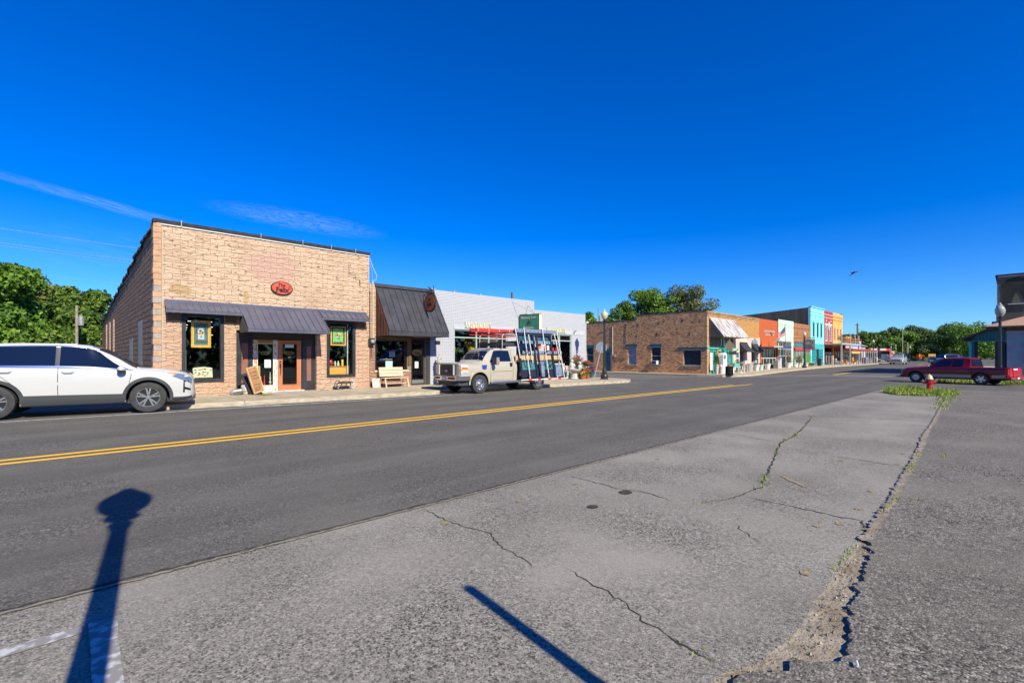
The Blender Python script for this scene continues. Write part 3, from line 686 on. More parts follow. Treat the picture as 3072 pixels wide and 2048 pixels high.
# side wall stepping down to the back
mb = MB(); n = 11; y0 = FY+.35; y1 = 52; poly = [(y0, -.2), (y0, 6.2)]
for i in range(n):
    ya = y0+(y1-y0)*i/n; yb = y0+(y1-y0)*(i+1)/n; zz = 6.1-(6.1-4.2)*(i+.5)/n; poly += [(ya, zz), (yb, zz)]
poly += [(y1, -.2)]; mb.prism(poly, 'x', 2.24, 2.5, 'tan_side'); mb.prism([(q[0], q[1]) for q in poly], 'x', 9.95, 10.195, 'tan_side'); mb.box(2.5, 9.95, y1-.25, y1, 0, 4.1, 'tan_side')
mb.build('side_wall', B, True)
mb = MB()
for i in range(n):
    ya = y0+(y1-y0)*i/n; yb = y0+(y1-y0)*(i+1)/n; zz = 6.1-(6.1-4.2)*(i+.5)/n
    for q in range(6): a = ya+(yb-ya)*q/6; mb.box(2.18-.05*r.random(), 2.6, a, a+(yb-ya)/6, zz+.002, zz+.07+.05*r.random(), 'roof_black')
    mb.box(2.17, 2.6, ya-.06, ya+.03, zz, zz+.22, 'roof_black')
mb.box(2.5, 9.95, FY+.3, y1-.2, 4.0, 4.1, 'roof_black'); mb.build('roof', B, True)
mb = MB(); mb.box(2.2, 10.23, FY-.05, FY+.34, 6.23, 6.36, 'roof_black'); mb.box(2.3, 10.21, FY-.03, FY+.3, 6.18, 6.228, 'white_trim')
for x in (3.0, 5.6, 7.2, 8.4, 9.5): mb.box(x, x+.02, FY-.07, FY+.3, 6.2, 6.42, 'galv')
mb.build('parapet_cap', B, True)
# grey rendered strip on the side
mb = MB(); mb.box(2.235, 2.2385, 23.9, 25.3, 0, 3.05, 'render_grey'); mb.box(2.235, 2.2385, 27.5, 29, 0, 2.4, 'render_grey'); mb.each('render_patch', B, True)
mb = MB()
for y in (38.5, 42, 45.5): mb.box(2.19, 2.238, y, y+1.2, .2, 3.9, 'tan_front_low')
mb.each('pilaster', B, True)
room(B, 2.6, 9.9, FY+.31, FY+6, G0, 3.4)
for (a, b, c, d) in (op_l, op_r):
    mb = MB(); frame(mb, a, b, c, d, .12, FY, -.03, .12, 'black_paint'); w = mb.build('window_frame', B, True); pane(w, a+.12, b-.12, c+.12, d-.12, FY, .06)
    mb = MB(); mb.box(b-.34 if a > 8 else a+.125, b-.30 if a > 8 else a+.145, FY+.1, FY+.12, c+.12, (d if a > 8 else 1.9)-.12, 'grey_trim')
    mb.build('window_bar', w, True)
# shop lights seen through the window
mb = MB()
for z, a, b in ((2.93, 3.4, 4.2), (2.78, 3.15, 3.4), (2.68, 3.15, 3.38), (2.6, 3.15, 3.36), (2.73, 4.0, 4.22), (2.42, 3.98, 4.22)): mb.box(a, b, FY+1.2, FY+1.24, z-.012, z+.012, 'lightbar')
mb.each('strip_light', B, True)
# entry: dark panelling round two doors
mb = MB(); YE = FY+.16
mb.box(4.76, 5.36, YE, YE+.08, G0, 2.6, 'black_paint'); mb.box(7.24, 7.8, YE, YE+.08, G0, 2.6, 'black_paint'); mb.box(5.36, 7.24, YE, YE+.08, 2.26, 2.6, 'black_paint')
for a in (4.79, 5.27, 7.27, 7.71): mb.box(a, a+.06, YE-.03, YE-.001, G0, 2.5, 'black_paint')
mb.build('entry_surround', B, True)
mb = MB(); mb.box(4.97, 5.19, YE-.02, YE-.001, .42, 2.1, 'brown_panel'); mb.box(7.44, 7.62, YE-.02, YE-.001, .55, 2.0, 'brown_panel'); mb.each('entry_panel', B, True)
for (a, b, dm) in ((5.38, 6.295, 'door_white'), (6.305, 7.22, 'door_orange')):
    mb = MB(); dd = 'door_peel' if a < 6 else 'door_orange'
    mb.box(a, a+.16, YE+.005, YE+.05, .2, 2.24, dd); mb.box(b-.17, b, YE+.005, YE+.05, .2, 2.24, dm); mb.box(a+.16, b-.17, YE+.005, YE+.05, 2.09, 2.24, 'door_orange'); mb.box(a+.16, b-.17, YE+.005, YE+.05, .2, .42, dm)
    frame(mb, a+.14, b-.15, .40, 2.11, .03, YE, -.012, .004, 'door_orange' if a > 6 else 'cream')
    D = mb.build('door', B, True); pane(D, a+.16, b-.17, .42, 2.09, YE, .02)
    mb = MB(); oval(mb, (a+b)/2, YE+.03, 1.72, .2, .085, 'sign_gold', .006); mb.text('The', .06, 'black', TF((a+b)/2, YE+.02, 1.76), .002); mb.text('Felix', .10, 'black', TF((a+b)/2, YE+.02, 1.69), .002); mb.build('door_sign', D, True)
    if a > 6:
        mb = MB(); mb.tube([(a+.09, YE-.02, 1.22), (a+.09, YE-.05, 1.15), (a+.09, YE-.05, .95), (a+.09, YE-.02, .85)], .014, 'black_iron', 6); mb.box(a+.05, a+.12, YE-.02, YE+.004, 1.12, 1.30, 'black_iron'); mb.box(a+.05, a+.12, YE-.02, YE+.004, 1.34, 1.40, 'black_iron'); mb.build('handle', D, True)
        mb = MB(); mb.box(a+.28, a+.62, YE+.012, YE+.016, 1.94, 2.07, 'paper_blue'); mb.box(a+.40, a+.49, YE+.012, YE+.016, 1.53, 1.57, 'paper'); mb.each('notice', D, True)
    else:
        mb = MB(); mb.box(a+.42, a+.66, YE+.012, YE+.016, 1.13, 1.45, 'paper_blue')
        for i in range(8): mb.box(a+.46, a+.60, YE+.0095, YE+.0115, 1.17+i*.032, 1.178+i*.032, 'old_yellow')
        mb.build('notice', D, True)
mb = MB(); mb.box(5.3, 7.3, FY-.02, YE+.1, G0, .2, 'stone_white'); mb.build('threshold', B, True)
awning(B, 2.52, 4.86, FY, 3.5, FY-.45, 3.2, 11); awning(B, 4.86, 7.86, FY, 3.5, FY-1.25, 2.58, 12, side='awning_side', fl='cladding'); awning(B, 7.88, 10.02, FY, 3.5, FY-.45, 3.22, 8)
mb = MB(); mb.box(2.6, 3.0, FY-.06, FY-.001, 2.86, 3.1, 'aged_wood'); mb.box(4.4, 4.75, FY-.06, FY-.001, 2.86, 3.1, 'aged_wood'); mb.box(9.56, 9.95, FY-.06, FY-.001, 2.88, 3.1, 'aged_wood'); mb.box(4.9, 7.82, FY-.9, FY, 2.5, 2.56, 'black_paint'); mb.each('awning_bracket', B, True)
# crack in the facade
mb = MB()
for a, b, c, d in ((9.22, 9.24, 5.25, 5.65), (9.24, 9.52, 5.24, 5.26), (9.52, 9.54, 5.05, 5.26), (9.54, 9.74, 5.04, 5.055), (9.72, 9.765, 4.78, 5.05), (9.75, 9.765, 4.4, 4.78)): mb.box(a, b, FY-.004, FY+.01, c, d, 'crack')
mb.build('wall_crack', B, True)
# oval sign on the wall
mb = MB(); oval(mb, 6.39, FY-.01, 4.34, .42, .275, 'black', .05); oval(mb, 6.39, FY-.055, 4.34, .385, .24, 'sign_red', .02); mb.box(6.30, 6.48, FY-.07, FY-.02, 4.57, 4.64, 'sign_red')
S_ = tag(mb.build('oval_sign'), 'red oval wall sign reading The Felix, mounted above the sloping awning', 'sign')
mb = MB(); mb.text('The', .17, 'black', TF(6.37, FY-.08, 4.46), .006, bold=.004); mb.text('Felix', .27, 'black', TF(6.40, FY-.08, 4.27), .006, bold=.009, sx=.95); mb.box(6.12, 6.2, FY-.082, FY-.075, 4.16, 4.18, 'black'); mb.tube([(6.62, FY-.08, 4.40), (6.67, FY-.08, 4.43), (6.71, FY-.08, 4.39), (6.67, FY-.08, 4.36), (6.62, FY-.08, 4.32)], .008, 'black', 5)
mb.build('lettering', S_)
# things standing in the two show windows
def framed_glass(name, x, z, w, h, label, kind):
    y = FY+.2; t = thing(name, label, 'stained glass', (x, y, z-h/2))
    mb = MB(); frame(mb, x-w/2, x+w/2, z-h/2, z+h/2, .065, y, -.03, .02, 'oak'); mb.build('frame', t, True)
    mb = MB(); g = 'stained_grey' if kind == 0 else 'stained_green'; mb.box(x-w/2+.065, x+w/2-.065, y-.005, y+.005, z-h/2+.065, z+h/2-.065, g)
    if kind == 0:
        mb.prism([(x-.10, z-.2), (x+.10, z-.2), (x+.10, z+.12), (x+.06, z+.2), (x, z+.23), (x-.06, z+.2), (x-.10, z+.12)], 'y', y-.012, y-.006, 'stained_pale')
        for dx, dz, m_, s in ((-.04, .03, 'orange_eq', .045), (.03, .0, 'orange_eq', .03), (.05, .06, 'leaf_mid', .035), (-.02, .12, 'leaf_dark', .04), (0, -.1, 'leaf_mid', .03), (.05, -.03, 'petal_yellow', .025)): mb.ell((x+dx, y-.014, z+dz), (s, .004, s), m_, 8, 6)
        for i in range(7): mb.tube([(x-.16+i*.053, y-.012, z-.33), (x-.13+i*.053, y-.012, z-.27), (x-.16+i*.053+.03, y-.012, z-.24)], .008, 'black', 5)
        mb.tube([(x-.15, y-.012, z+.0), (x-.15, y-.012, z+.2), (x-.08, y-.012, z+.31), (x, y-.012, z+.34), (x+.08, y-.012, z+.31), (x+.15, y-.012, z+.2), (x+.15, y-.012, z)], .009, 'black', 5)
        frame(mb, x-w/2+.065, x+w/2-.065, z-h/2+.065, z+h/2-.065, .02, y, -.012, -.006, 'petal_yellow')
    else:
        frame(mb, x-w/2+.065, x+w/2-.065, z-h/2+.065, z+h/2-.065, .045, y, -.012, -.006, 'black')
        for dx, dz, m_, a, b in ((-.05, .02, 'petal_red', .10, .03), (.06, .02, 'petal_red', .05, .035), (.0, .09, 'petal_yellow', .03, .06), (.08, .06, 'petal_yellow', .03, .03), (-.05, -.04, 'stained_pale', .05, .03), (.05, -.1, 'black', .012, .07), (0, -.1, 'black', .01, .07), (-.02, .07, 'black', .03, .04), (.02, .18, 'orange_eq', .02, .02)): mb.ell((x+dx, y-.014, z+dz), (a, .004, b), m_, 8, 6)
        for i in range(6): mb.ell((x-.18+i*.07, y-.013, z-.29), (.03, .004, .03), 'leaf_dark' if i % 2 else 'petal_purple', 8, 6)
    mb.build('panel', t, True); return t
framed_glass('stained_glass_panel', 3.65, 2.41, .62, 1.0, 'arched grey stained glass with orange flower hanging in the tan shop window nearest the SUV', 0)
framed_glass('stained_glass_panel', 8.82, 2.49, .70, .86, 'green stained glass with red horse figure hanging in the tan shop window above the chest', 1)
mb = MB()
pr = [(3.4+.012*math.sin(i), .8+.36*i/6) for i in range(7)]+[(3.5, 1.18), (3.75, 1.2), (4.0, 1.16), (4.02, .8)]
mb.prism(pr, 'y', FY+.18, FY+.22, 'cream')
for i in range(16): mb.ell((3.46+.5*rng.random(), FY+.177, .85+.28*rng.random()), (.035, .003, .02), ['leaf_olive', 'wood_brown', 'terracotta', 'leaf_mid'][i % 4], 6, 4)
tag(mb.build('painted_board'), 'pale painted floral board standing low inside the window nearest the white SUV', 'painting')
t = thing('display_chest', 'mustard wooden chest standing inside shop window under the vases', 'chest', (8.85, FY+.4, G0))
mb = MB(); mb.box(8.33, 9.3, FY+.2, FY+.6, .5, 1.12, 'oak'); mb.build('body', t, True); mb = MB(); mb.box(8.3, 9.33, FY+.17, FY+.63, 1.121, 1.16, 'wood_brown'); mb.build('lid', t, True)
def vase(x, prof, m, label, name='vase', cat='vase'):
    mb = MB(); mb.lathe(prof, m, 12, Tm(x, FY+.35, 1.162)); return tag(mb.build(name), label, cat)
vase(8.56, [(.04, 0), (.09, .06), (.10, .14), (.07, .22), (.04, .26), (.05, .29)], 'hydrant_red', 'red glazed vase standing at one end of window chest under leafy sprig')
vase(8.75, [(.04, 0), (.03, .05), (.05, .1), (.03, .16), (.012, .22)], 'mint', 'small green figurine vase between red vase and white figurine')
vase(8.89, [(.05, 0), (.05, .06), (.06, .1), (.02, .14), (.03, .18), (.01, .22)], 'pot_white', 'small white figurine on the chest', 'figurine', 'figurine')
vase(9.08, [(.05, 0), (.05, .24), (.055, .28), (.02, .28)], 'petal_yellow', 'tall square yellow vase on the window chest')

# ------------------------------------------------------------------ narrow shop with the steep dark metal awning
mat('brick_mix', (.34, .17, .11), (.45, .27, .19), rough=.9, scale=3)
wallmat('narrow_brick', 'x', (.42, .20, .13), (.34, .15, .10), (.13, .10, .08), .32, .075, .012, bump=.8, var=((.50, .33, .24), (.26, .16, .12)))
B = thing('narrow_shop', 'narrow brick shop with steep dark standing seam awning between tan shop and white brick store', 'shop', (12, FY, G0))
mb = MB(); wall_open(mb, 10.2, 13.5, G0-.1, 4.6, [(10.5, 12.2, .92, 2.35), (12.42, 13.24, .16, 2.5)], 'narrow_brick', FY+.02, .25); mb.box(10.2, 13.5, FY+.3, FY+14, 4.3, 4.4, 'roof_black'); mb.box(10.2, 13.5, FY+14, FY+14.2, 0, 4.4, 'narrow_brick'); mb.build('wall', B, True)
mb = MB(); mb.box(10.2, 10.5, FY-.05, FY+.015, 2.3, 4.95, 'tan_front_low'); mb.build('pilaster', B, True)
mb = MB(); mb.box(10.48, 12.4, FY-.06, FY+.015, 2.36, 2.52, 'aged_wood'); mb.box(12.24, 12.4, FY-.04, FY+.015, 1.15, 2.36, 'aged_wood'); mb.build('timber_header', B, True)
room(B, 10.3, 13.4, FY+.28, FY+5, G0, 3.4)
mb = MB(); frame(mb, 10.5, 12.2, .92, 2.35, .05, FY, .0, .1, 'black_paint'); w = mb.build('window_frame', B, True); pane(w, 10.55, 12.15, .97, 2.3, FY, .05)
mb = MB(); mb.box(10.45, 12.25, FY-.05, FY-.001, .86, .918, 'cream'); mb.build('sill', w, True)
for a, b, c, d in ((11.25, 11.56, 1.55, 1.79), (11.06, 11.43, 1.04, 1.36)):
    mb = MB(); mb.box(a, b, FY+.06, FY+.064, c, d, 'paper_blue')
    for i in range(5): mb.box(a+.04, b-.04, FY+.0575, FY+.0595, c+.04+i*(d-c-.08)/5, c+.05+i*(d-c-.08)/5, 'grey_trim')
    mb.build('notice', w, True)
mb = MB(); frame(mb, 12.42, 13.24, .17, 2.48, .08, FY, .05, .12, 'cladding'); mb.box(12.5, 13.16, FY+.05, FY+.1, .25, .42, 'steel'); D = mb.build('door', B, True); pane(D, 12.5, 13.16, .42, 2.4, FY, .07)
mb = MB(); oval(mb, 12.78, FY+.05, 1.77, .32, .185, 'black', .012); oval(mb, 12.78, FY+.036, 1.77, .29, .16, 'sign_gold', .006); mb.text('Felix', .17, 'black', TF(12.8, FY+.028, 1.74), .002, bold=.005); mb.build('door_sign', D, True)
mb = MB(); mb.box(12.66, 12.86, FY+.05, FY+.056, 1.0, 1.32, 'paper'); mb.build('notice', D, True)
mb = MB(); mb.box(13.26, 13.5, FY-.04, FY+.4, G0, 2.5, 'cladding'); mb.build('door_jamb', B, True)
aw = awning(B, 10.5, 13.75, FY-.01, 4.83, FY-1.3, 2.72, 10, 'awning_dark', side='awning_side', lip=.2, ribh=.035)
mb = MB(); mb.box(10.45, 13.7, FY-.12, FY+.3, 4.83, 4.98, 'awning_dark'); mb.build('parapet_cap', B, True)
# hanging oval sign
t = thing('hanging_sign', 'round rusty hanging sign on a curved iron bracket over the dark steep awning', 'sign', (12.9, FY-1.0, 3.9))
mb = MB(); hx_ = 12.75; a = [(13.6, FY-.1, 4.95), (13.3, FY-.35, 5.0), (12.95, FY-.7, 4.98), (12.8, FY-1.1, 4.8), (12.75, FY-1.5, 4.45), (12.75, FY-1.62, 4.05)]
mb.tube(a, .018, 'black_iron', 6); mb.tube([(13.7, FY-.05, 4.85), (13.7, FY-.05, 5.2)], .02, 'black_iron', 6); mb.build('bracket', t, True)
mb = MB(); M_ = Tm(12.78, FY-1.12, 4.16, rz=R(-93))
mb.prism([(.52*math.cos(q), .46*math.sin(q)) for q in [2*math.pi*k/32 for k in range(32)]], 'y', -.03, .03, 'black_iron', M_); mb.prism([(.45*math.cos(q), .39*math.sin(q)) for q in [2*math.pi*k/32 for k in range(32)]], 'y', -.04, .04, 'sign_orange', M_); mb.build('panel', t, True)
mb = MB(); mb.text('The', .15, 'black', M_ @ TF(0, -.045, .16), .004, bold=.004); mb.text('Felix', .22, 'black', M_ @ TF(0, -.045, -.08), .004, bold=.008); mb.build('lettering', t, True)
# electricity meter and service mast
t = thing('electric_meter', 'grey round electric meter box with service mast where tan shop meets narrow shop', 'meter', (10.26, FY-.1, 1.4))
mb = MB(); mb.box(10.14, 10.4, FY-.16, FY-.055, 2.1, 2.42, 'black_iron'); mb.build('box', t, True); mb = MB(); mb.lathe([(.095, 0), (.095, .08), (.07, .11), (.0, .115)], 'galv', 16, Tm(10.27, FY-.16, 2.27, rx=R(90))); mb.build('dial', t, True)
mb = MB(); mb.tube([(10.33, FY-.1, 2.4), (10.33, FY-.1, 5.05)], .03, 'pipe_pale', 8); mb.tube([(10.2, FY-.08, 2.4), (10.2, FY-.08, 4.6)], .014, 'black_iron', 6); mb.tube([(10.27, FY-.1, 2.1), (10.27, FY-.1, 1.55)], .012, 'black_iron', 6); mb.build('conduit', t, True)
mb = MB(); mb.tube([(10.2, FY-.05, 6.1), (10.3, FY-.15, 5.7), (10.48, FY-.2, 5.3), (10.46, FY-.15, 5.12), (10.33, FY-.1, 5.08)], .012, 'grey_trim', 5); mb.tube([(10.2, FY-.05, 5.9), (10.28, FY-.12, 5.5), (10.32, FY-.1, 5.1)], .008, 'wire', 5); mb.build('service_wire', t, True)

# ------------------------------------------------------------------ white brick store
mat('sage', (.36, .46, .42), rough=.6)
mat('lightbar', (.9, .95, 1.0), emit=1.2)
wallmat('white_brick', 'x', (.47, .49, .54), (.44, .46, .51), (.31, .325, .37), .24, .078, .010, bump=.7, dirt=(.40, .415, .46), dirt_sc=.7)
wallmat('white_brick_side', 'y', (.50, .52, .56), (.46, .48, .52), (.36, .37, .42), .26, .105, .014, bump=.9)
mat('white_smooth', (.46, .48, .53), (.41, .43, .48), rough=.8, scale=3)
B = thing('white_brick_store', 'long white painted brick store with stepped parapet, Antiques lettering and dark show windows', 'store', (20, FY, G0))
mb = MB(); W1 = (15.05, 18.9, .9, 3.02); W2 = (22.2, 24.78, .9, 3.0)
wall_open(mb, 13.5, 26.27, G0-.2, 4.47, [W1, W2, (19.6, 21.2, G0-.2, 3.02)], 'white_brick', FY, .3); wall_open(mb, 13.5, 21.15, 4.47, 5.0, [], 'white_brick', FY, .3)
mb.build('front_wall', B, True)
mb = MB(); mb.box(26.0, 26.27, FY+.3, 46, 0, 4.45, 'white_brick_side'); mb.box(13.5, 13.8, FY+.3, 46, 0, 4.9, 'white_brick_side'); mb.box(13.8, 26.0, 45.7, 46, 0, 4.4, 'white_brick'); mb.build('side_wall', B, True)
mb = MB(); mb.box(13.8, 26.0, FY+.3, 45.7, 4.15, 4.25, 'roof_black'); mb.build('roof', B, True)
mb = MB(); mb.box(15.0, 26.2, FY-.02, FY-.001, 3.03, 3.28, 'white_smooth'); mb.build('lintel', B, True)
room(B, 13.9, 25.9, FY+.31, FY+6, G0, 3.6)
for (a, b, c, d), mul in ((W1, (16.6, 17.5)), (W2, (23.6,)), ((19.6, 21.2, .2, 3.02), (20.4,))):
    mb = MB(); frame(mb, a, b, c, d, .05, FY, .04, .14, 'sage', mull=mul, rails=(2.6,), mw=.06); w = mb.build('window_frame', B, True); pane(w, a+.05, b-.05, c+.05, d-.05, FY, .09)
mb = MB()
for x, z, s in ((15.0, 5.0, .1), (16.8, 5.0, .12), (13.6, 5.0, .25)): mb.box(x, x+s, FY-.01, FY+.2, z+.001, z+.05, 'stone_grey')
mb.each('parapet_rubble', B, True)
def plaque(x0, x1, z, h, txt, size, label):
    mb = MB(); mb.box(x0, x1, FY-.06, FY-.021, z-h/2, z+h/2, 'cream'); frame(mb, x0-.02, x1+.02, z-h/2-.02, z+h/2+.02, .03, FY, -.07, -.02, 'sage'); o = tag(mb.build('antiques_sign'), label, 'sign')
    mb = MB(); mb.text(txt, size, 'cladding', TF((x0+x1)/2, FY-.064, z), .003, bold=.022, sx=.9, space=1.1); mb.text(txt, size, 'cream', TF((x0+x1)/2, FY-.072, z), .006, bold=.002, sx=.9, space=1.1); mb.build('lettering', o)
plaque(15.76, 17.65, 3.28, .29, 'ANTIQUES', .39, 'cream sign reading ANTIQUES above the window nearest the steep dark awning')
plaque(22.3, 24.15, 3.26, .29, 'ANTIQUES', .36, 'cream sign reading ANTIQUES above window on far side of the green sign')
t = thing('green_sign', 'green projecting box sign reading Memory Lane Antiques with a small horse carriage drawing', 'sign', (20.7, FY-.5, 3.1))
M_ = Tm(19.95, 19.54, 3.58, rz=R(-90))
mb = MB(); mb.box(-.80, .80, -.15, .15, -.47, .47, 'black_paint', M_); mb.box(.801, .82, -.12, .12, -.44, .44, 'cream', M_); mb.build('cabinet', t, True)
mb = MB(); mb.box(-.76, .76, -.165, -.151, -.43, .43, 'sign_green', M_); mb.build('face', t, True)
mb = MB(); mb.text('Memory Lane', .23, 'cream', M_ @ TF(0, -.17, .28), .003, sx=.98); mb.text('Antiques', .23, 'cream', M_ @ TF(0, -.17, -.31), .003)
mb.ell((0, -.18, 0), (.1, .004, .06), 'black', 8, 6, M=M_); mb.ell((.1, -.18, -.04), (.07, .004, .05), 'black', 8, 6, M=M_); mb.ell((-.08, -.18, -.08), (.05, .004, .05), 'black', 8, 6, M=M_); mb.tube([(-.14, -.18, -.14), (.2, -.18, -.14)], .008, 'black', 5, M=M_); mb.tube([(0, -.18, .03), (.0, -.18, .12), (.06, -.18, .14)], .012, 'black', 5, M=M_); mb.build('lettering', t, True)
mb = MB(); mb.tube([(19.95, 19.2, 4.08), (19.3, FY-.01, 4.8)], .012, 'wire', 5); mb.tube([(19.95, 19.2, 4.08), (20.6, FY-.01, 4.7)], .012, 'wire', 5); mb.box(19.9, 20.0, FY-.6, FY-.001, 4.05, 4.09, 'black_iron'); mb.build('stay', t, True)
mb = MB(); mb.tube([(24.0, FY+5, 4.2), (24.0, FY+5, 6.3)], .09, 'brown_sign', 8); mb.build('vent_pipe', B, True)
mb = MB(); mb.box(13.85, 14.12, FY-.03, FY-.001, 2.2, 2.38, 'black_paint'); mb.build('wall_vent', B, True)
mb = MB(); mb.tube([(26.29, FY-.02, .3), (26.29, FY-.02, 3.9)], .03, 'white_trim', 8); mb.lathe([(.02, 0), (.1, .03), (.11, .1), (.03, .16)], 'white_trim', 10, Tm(26.4, FY-.05, 3.85)); mb.build('downpipe', B, True)
mb = MB(); mb.tube([(24.9, FY-.02, 3.1), (24.98, FY-.15, 3.25)], .02, 'galv', 6); mb.box(24.95, 25.05, FY-.2, FY-.1, 3.2, 3.3, 'galv'); mb.build('wall_light', B, True)
# in the windows
def bush(mb, c, r, n, s, m, seed, squash=1):
    rg = np.random.default_rng(seed)
    for _ in range(n):
        d = rg.normal(size=3); d /= np.linalg.norm(d); p = np.array(c)+d*np.array([r, r, r*squash])*rg.uniform(.45, 1)
        a = rg.normal(size=3); a /= np.linalg.norm(a); b = np.cross(a, d); b /= (np.linalg.norm(b)+1e-6); ss = s*rg.uniform(.6, 1.3)
        mb.add([p-a*ss*.5-b*ss*.3, p+a*ss*.5-b*ss*.3, p+a*ss*.5+b*ss*.3, p-a*ss*.5+b*ss*.3], [(0, 1, 2, 3)], m)
t = thing('palm_plant', 'drooping green palm plant behind the first show window of the white store', 'plant', (15.4, FY+.5, .9))
mb = MB()
for i in range(16):
    q = i*.9; L_ = .55+.15*math.sin(i*3); mb.tube([(15.4, FY+.5, 1.75), (15.4+L_*.5*math.cos(q), FY+.5+.3*L_*math.sin(q), 2.05), (15.4+L_*math.cos(q), FY+.5+.5*L_*math.sin(q), 1.75-.1*math.sin(i))], [.012, .03, .006], 'leaf_mid', 4)
mb.build('fronds', t, True); mb = MB(); mb.tube([(15.4, FY+.5, 1.2), (15.4, FY+.5, 1.75)], .03, 'bark', 6); mb.lathe([(.08, 0), (.13, .3), (.1, .3)], 'terracotta', 10, Tm(15.4, FY+.5, .92)); mb.build('pot', t, True)
t = thing('yellow_flowers', 'tall vase of yellow flowers with branching sprays behind the first show window', 'flowers', (16.5, FY+.4, .9))
mb = MB(); bush(mb, (16.55, FY+.4, 1.95), .24, 130, .09, 'petal_yellow', 3, .8)
for i in range(9):
    q = i*.75; mb.tube([(16.5, FY+.4, 1.8), (16.5+.3*math.cos(q)-.1, FY+.4, 2.2), (16.5+.45*math.cos(q)-.1, FY+.4, 2.45+.1*math.sin(i*2))], .008, 'leaf_olive', 4)
    bush(mb, (16.5+.42*math.cos(q)-.1, FY+.4, 2.4+.1*math.sin(i*2)), .07, 8, .05, 'petal_yellow', i)
mb.build('bouquet', t, True); mb = MB(); mb.lathe([(.06, 0), (.1, .3), (.05, .6), (.07, .8)], 'terracotta', 10, Tm(16.5, FY+.4, .95)); mb.build('vase', t, True)
mb = MB(); mb.lathe([(.08, 0), (.1, .15), (.04, .3), (.06, .45), (.03, .6)], 'petal_red', 10, Tm(16.0, FY+.4, .95)); tag(mb.build('figurine'), 'red standing figurine between palm and yellow flowers in window', 'figurine')
mb = MB(); mb.box(24.1, 24.7, FY+.3, FY+.6, .2, 1.6, 'cardboard'); tag(mb.build('wooden_cabinet'), 'tan wooden cabinet behind the far window of the white store', 'cabinet')
t = thing('potted_plant', 'spiky green plant with glassware behind the window beside the cherub statues', 'plant', (23.2, FY+.5, .9)); mb = MB(); bush(mb, (23.2, FY+.5, 1.9), .28, 90, .16, 'leaf_mid', 8, 1.3); mb.build('leaves', t, True); mb = MB(); mb.lathe([(.1, 0), (.14, .5), (.08, .6)], 'wood_brown', 10, Tm(23.2, FY+.5, .95)); mb.build('pot', t, True)
# ------------------------------------------------------------------ corner brick building beyond the side street
mat('white_glass', (.20, .23, .28), (.30, .33, .38), rough=.3, scale=2)
mat('teal_glass', (.01, .13, .12), (.03, .30, .26), rough=.08, scale=1.5)
mat('shop_glass', (.10, .12, .12), (.26, .28, .26), rough=.06, scale=.8)
mat('aqua_glass', (.02, .22, .26), (.05, .34, .38), rough=.1, scale=1)
mat('brown_glass', (.12, .05, .03), (.22, .12, .08), rough=.15, scale=2)
CX = 44.4; FY2 = 20.0
wallmat('corner_side', 'y', (.86, .40, .15), (.64, .27, .10), (.40, .28, .17), .24, .085, .008, bump=.9, var=((.92, .58, .30), (.17, .07, .04)), dirt=(.36, .19, .11), dirt_lo=.55, dirt_hi=.8, speck=(3.2, .62, (.07, .04, .03), 2.5))
wallmat('corner_front', 'x', (.56, .33, .15), (.44, .24, .10), (.40, .29, .17), .24, .085, .008, bump=.8, var=((.66, .44, .24), (.25, .12, .05)), dirt=(.36, .20, .09), speck=(4, .66, (.16, .08, .04), 3))
wallmat('ochre_front', 'x', (.56, .26, .06), (.62, .33, .10), (.35, .20, .09), .24, .085, .006, bump=.9, var=((.70, .42, .16), (.38, .19, .07)), speck=(3, .64, (.28, .15, .06), 3), rock=1)
B = thing('corner_brick_building', 'brown brick corner building with green lintels and rusty white tin awning', 'building', (CX, FY2, 0))
wins = [(33.3, 34.35, .82, 2.62), (27.66, 28.72, .70, 2.58), (24.78, 25.9, .68, 2.54), (20.58, 22.4, .68, 2.2)]; door_s = (30.95, 31.7, -.1, 2.08)
mb = MB(); wall_open(mb, FY2+.25, 27.64, -.4, 5.95, [w for w in wins if w[1] < 27], 'corner_side', CX, .25, ax='y'); wall_open(mb, 27.64, 38, -.4, 5.45, wins[:2]+[door_s], 'corner_side', CX, .25, ax='y'); mb.build('side_wall', B, True)
mb = MB()
fo = [(44.95, 46.7, -.12, 2.25), (47.45, 50.4, -.12, 3.35)]
wall_open(mb, CX, 57.87, -.4, 5.9, fo+[(50.47, 57.86, -.3, 3.6)], 'corner_front', FY2, .25)
mb.build('front_wall', B, True)
mb = MB(); wall_open(mb, 51.3, 57.8, 3.6, 5.35, [], 'ochre_front', FY2-.012, .01)
for i, z in enumerate((5.45, 5.6, 5.76)): mb.box(CX, 57.87, FY2-.03-.02*i, FY2-.001, z, z+.07, 'corner_front')
mb.build('cornice', B, True)
mb = MB(); mb.box(CX+.25, 57.8, 38, 38.2, -.3, 5.3, 'corner_side'); mb.box(CX+.25, 57.8, FY2+.25, 38, 5.2, 5.3, 'roof_black')
r = random.Random(4)
for i in range(20): a = FY2+i*.382; mb.box(CX-.03, CX+.3, a+.001, a+.381, 5.951, 6.0+.04*r.random(), 'roof_black')
for i in range(26): a = 27.65+i*.39; mb.box(CX-.03, CX+.3, a+.001, a+.389, 5.451, 5.5+.04*r.random(), 'roof_black')
mb.build('roof', B, True)
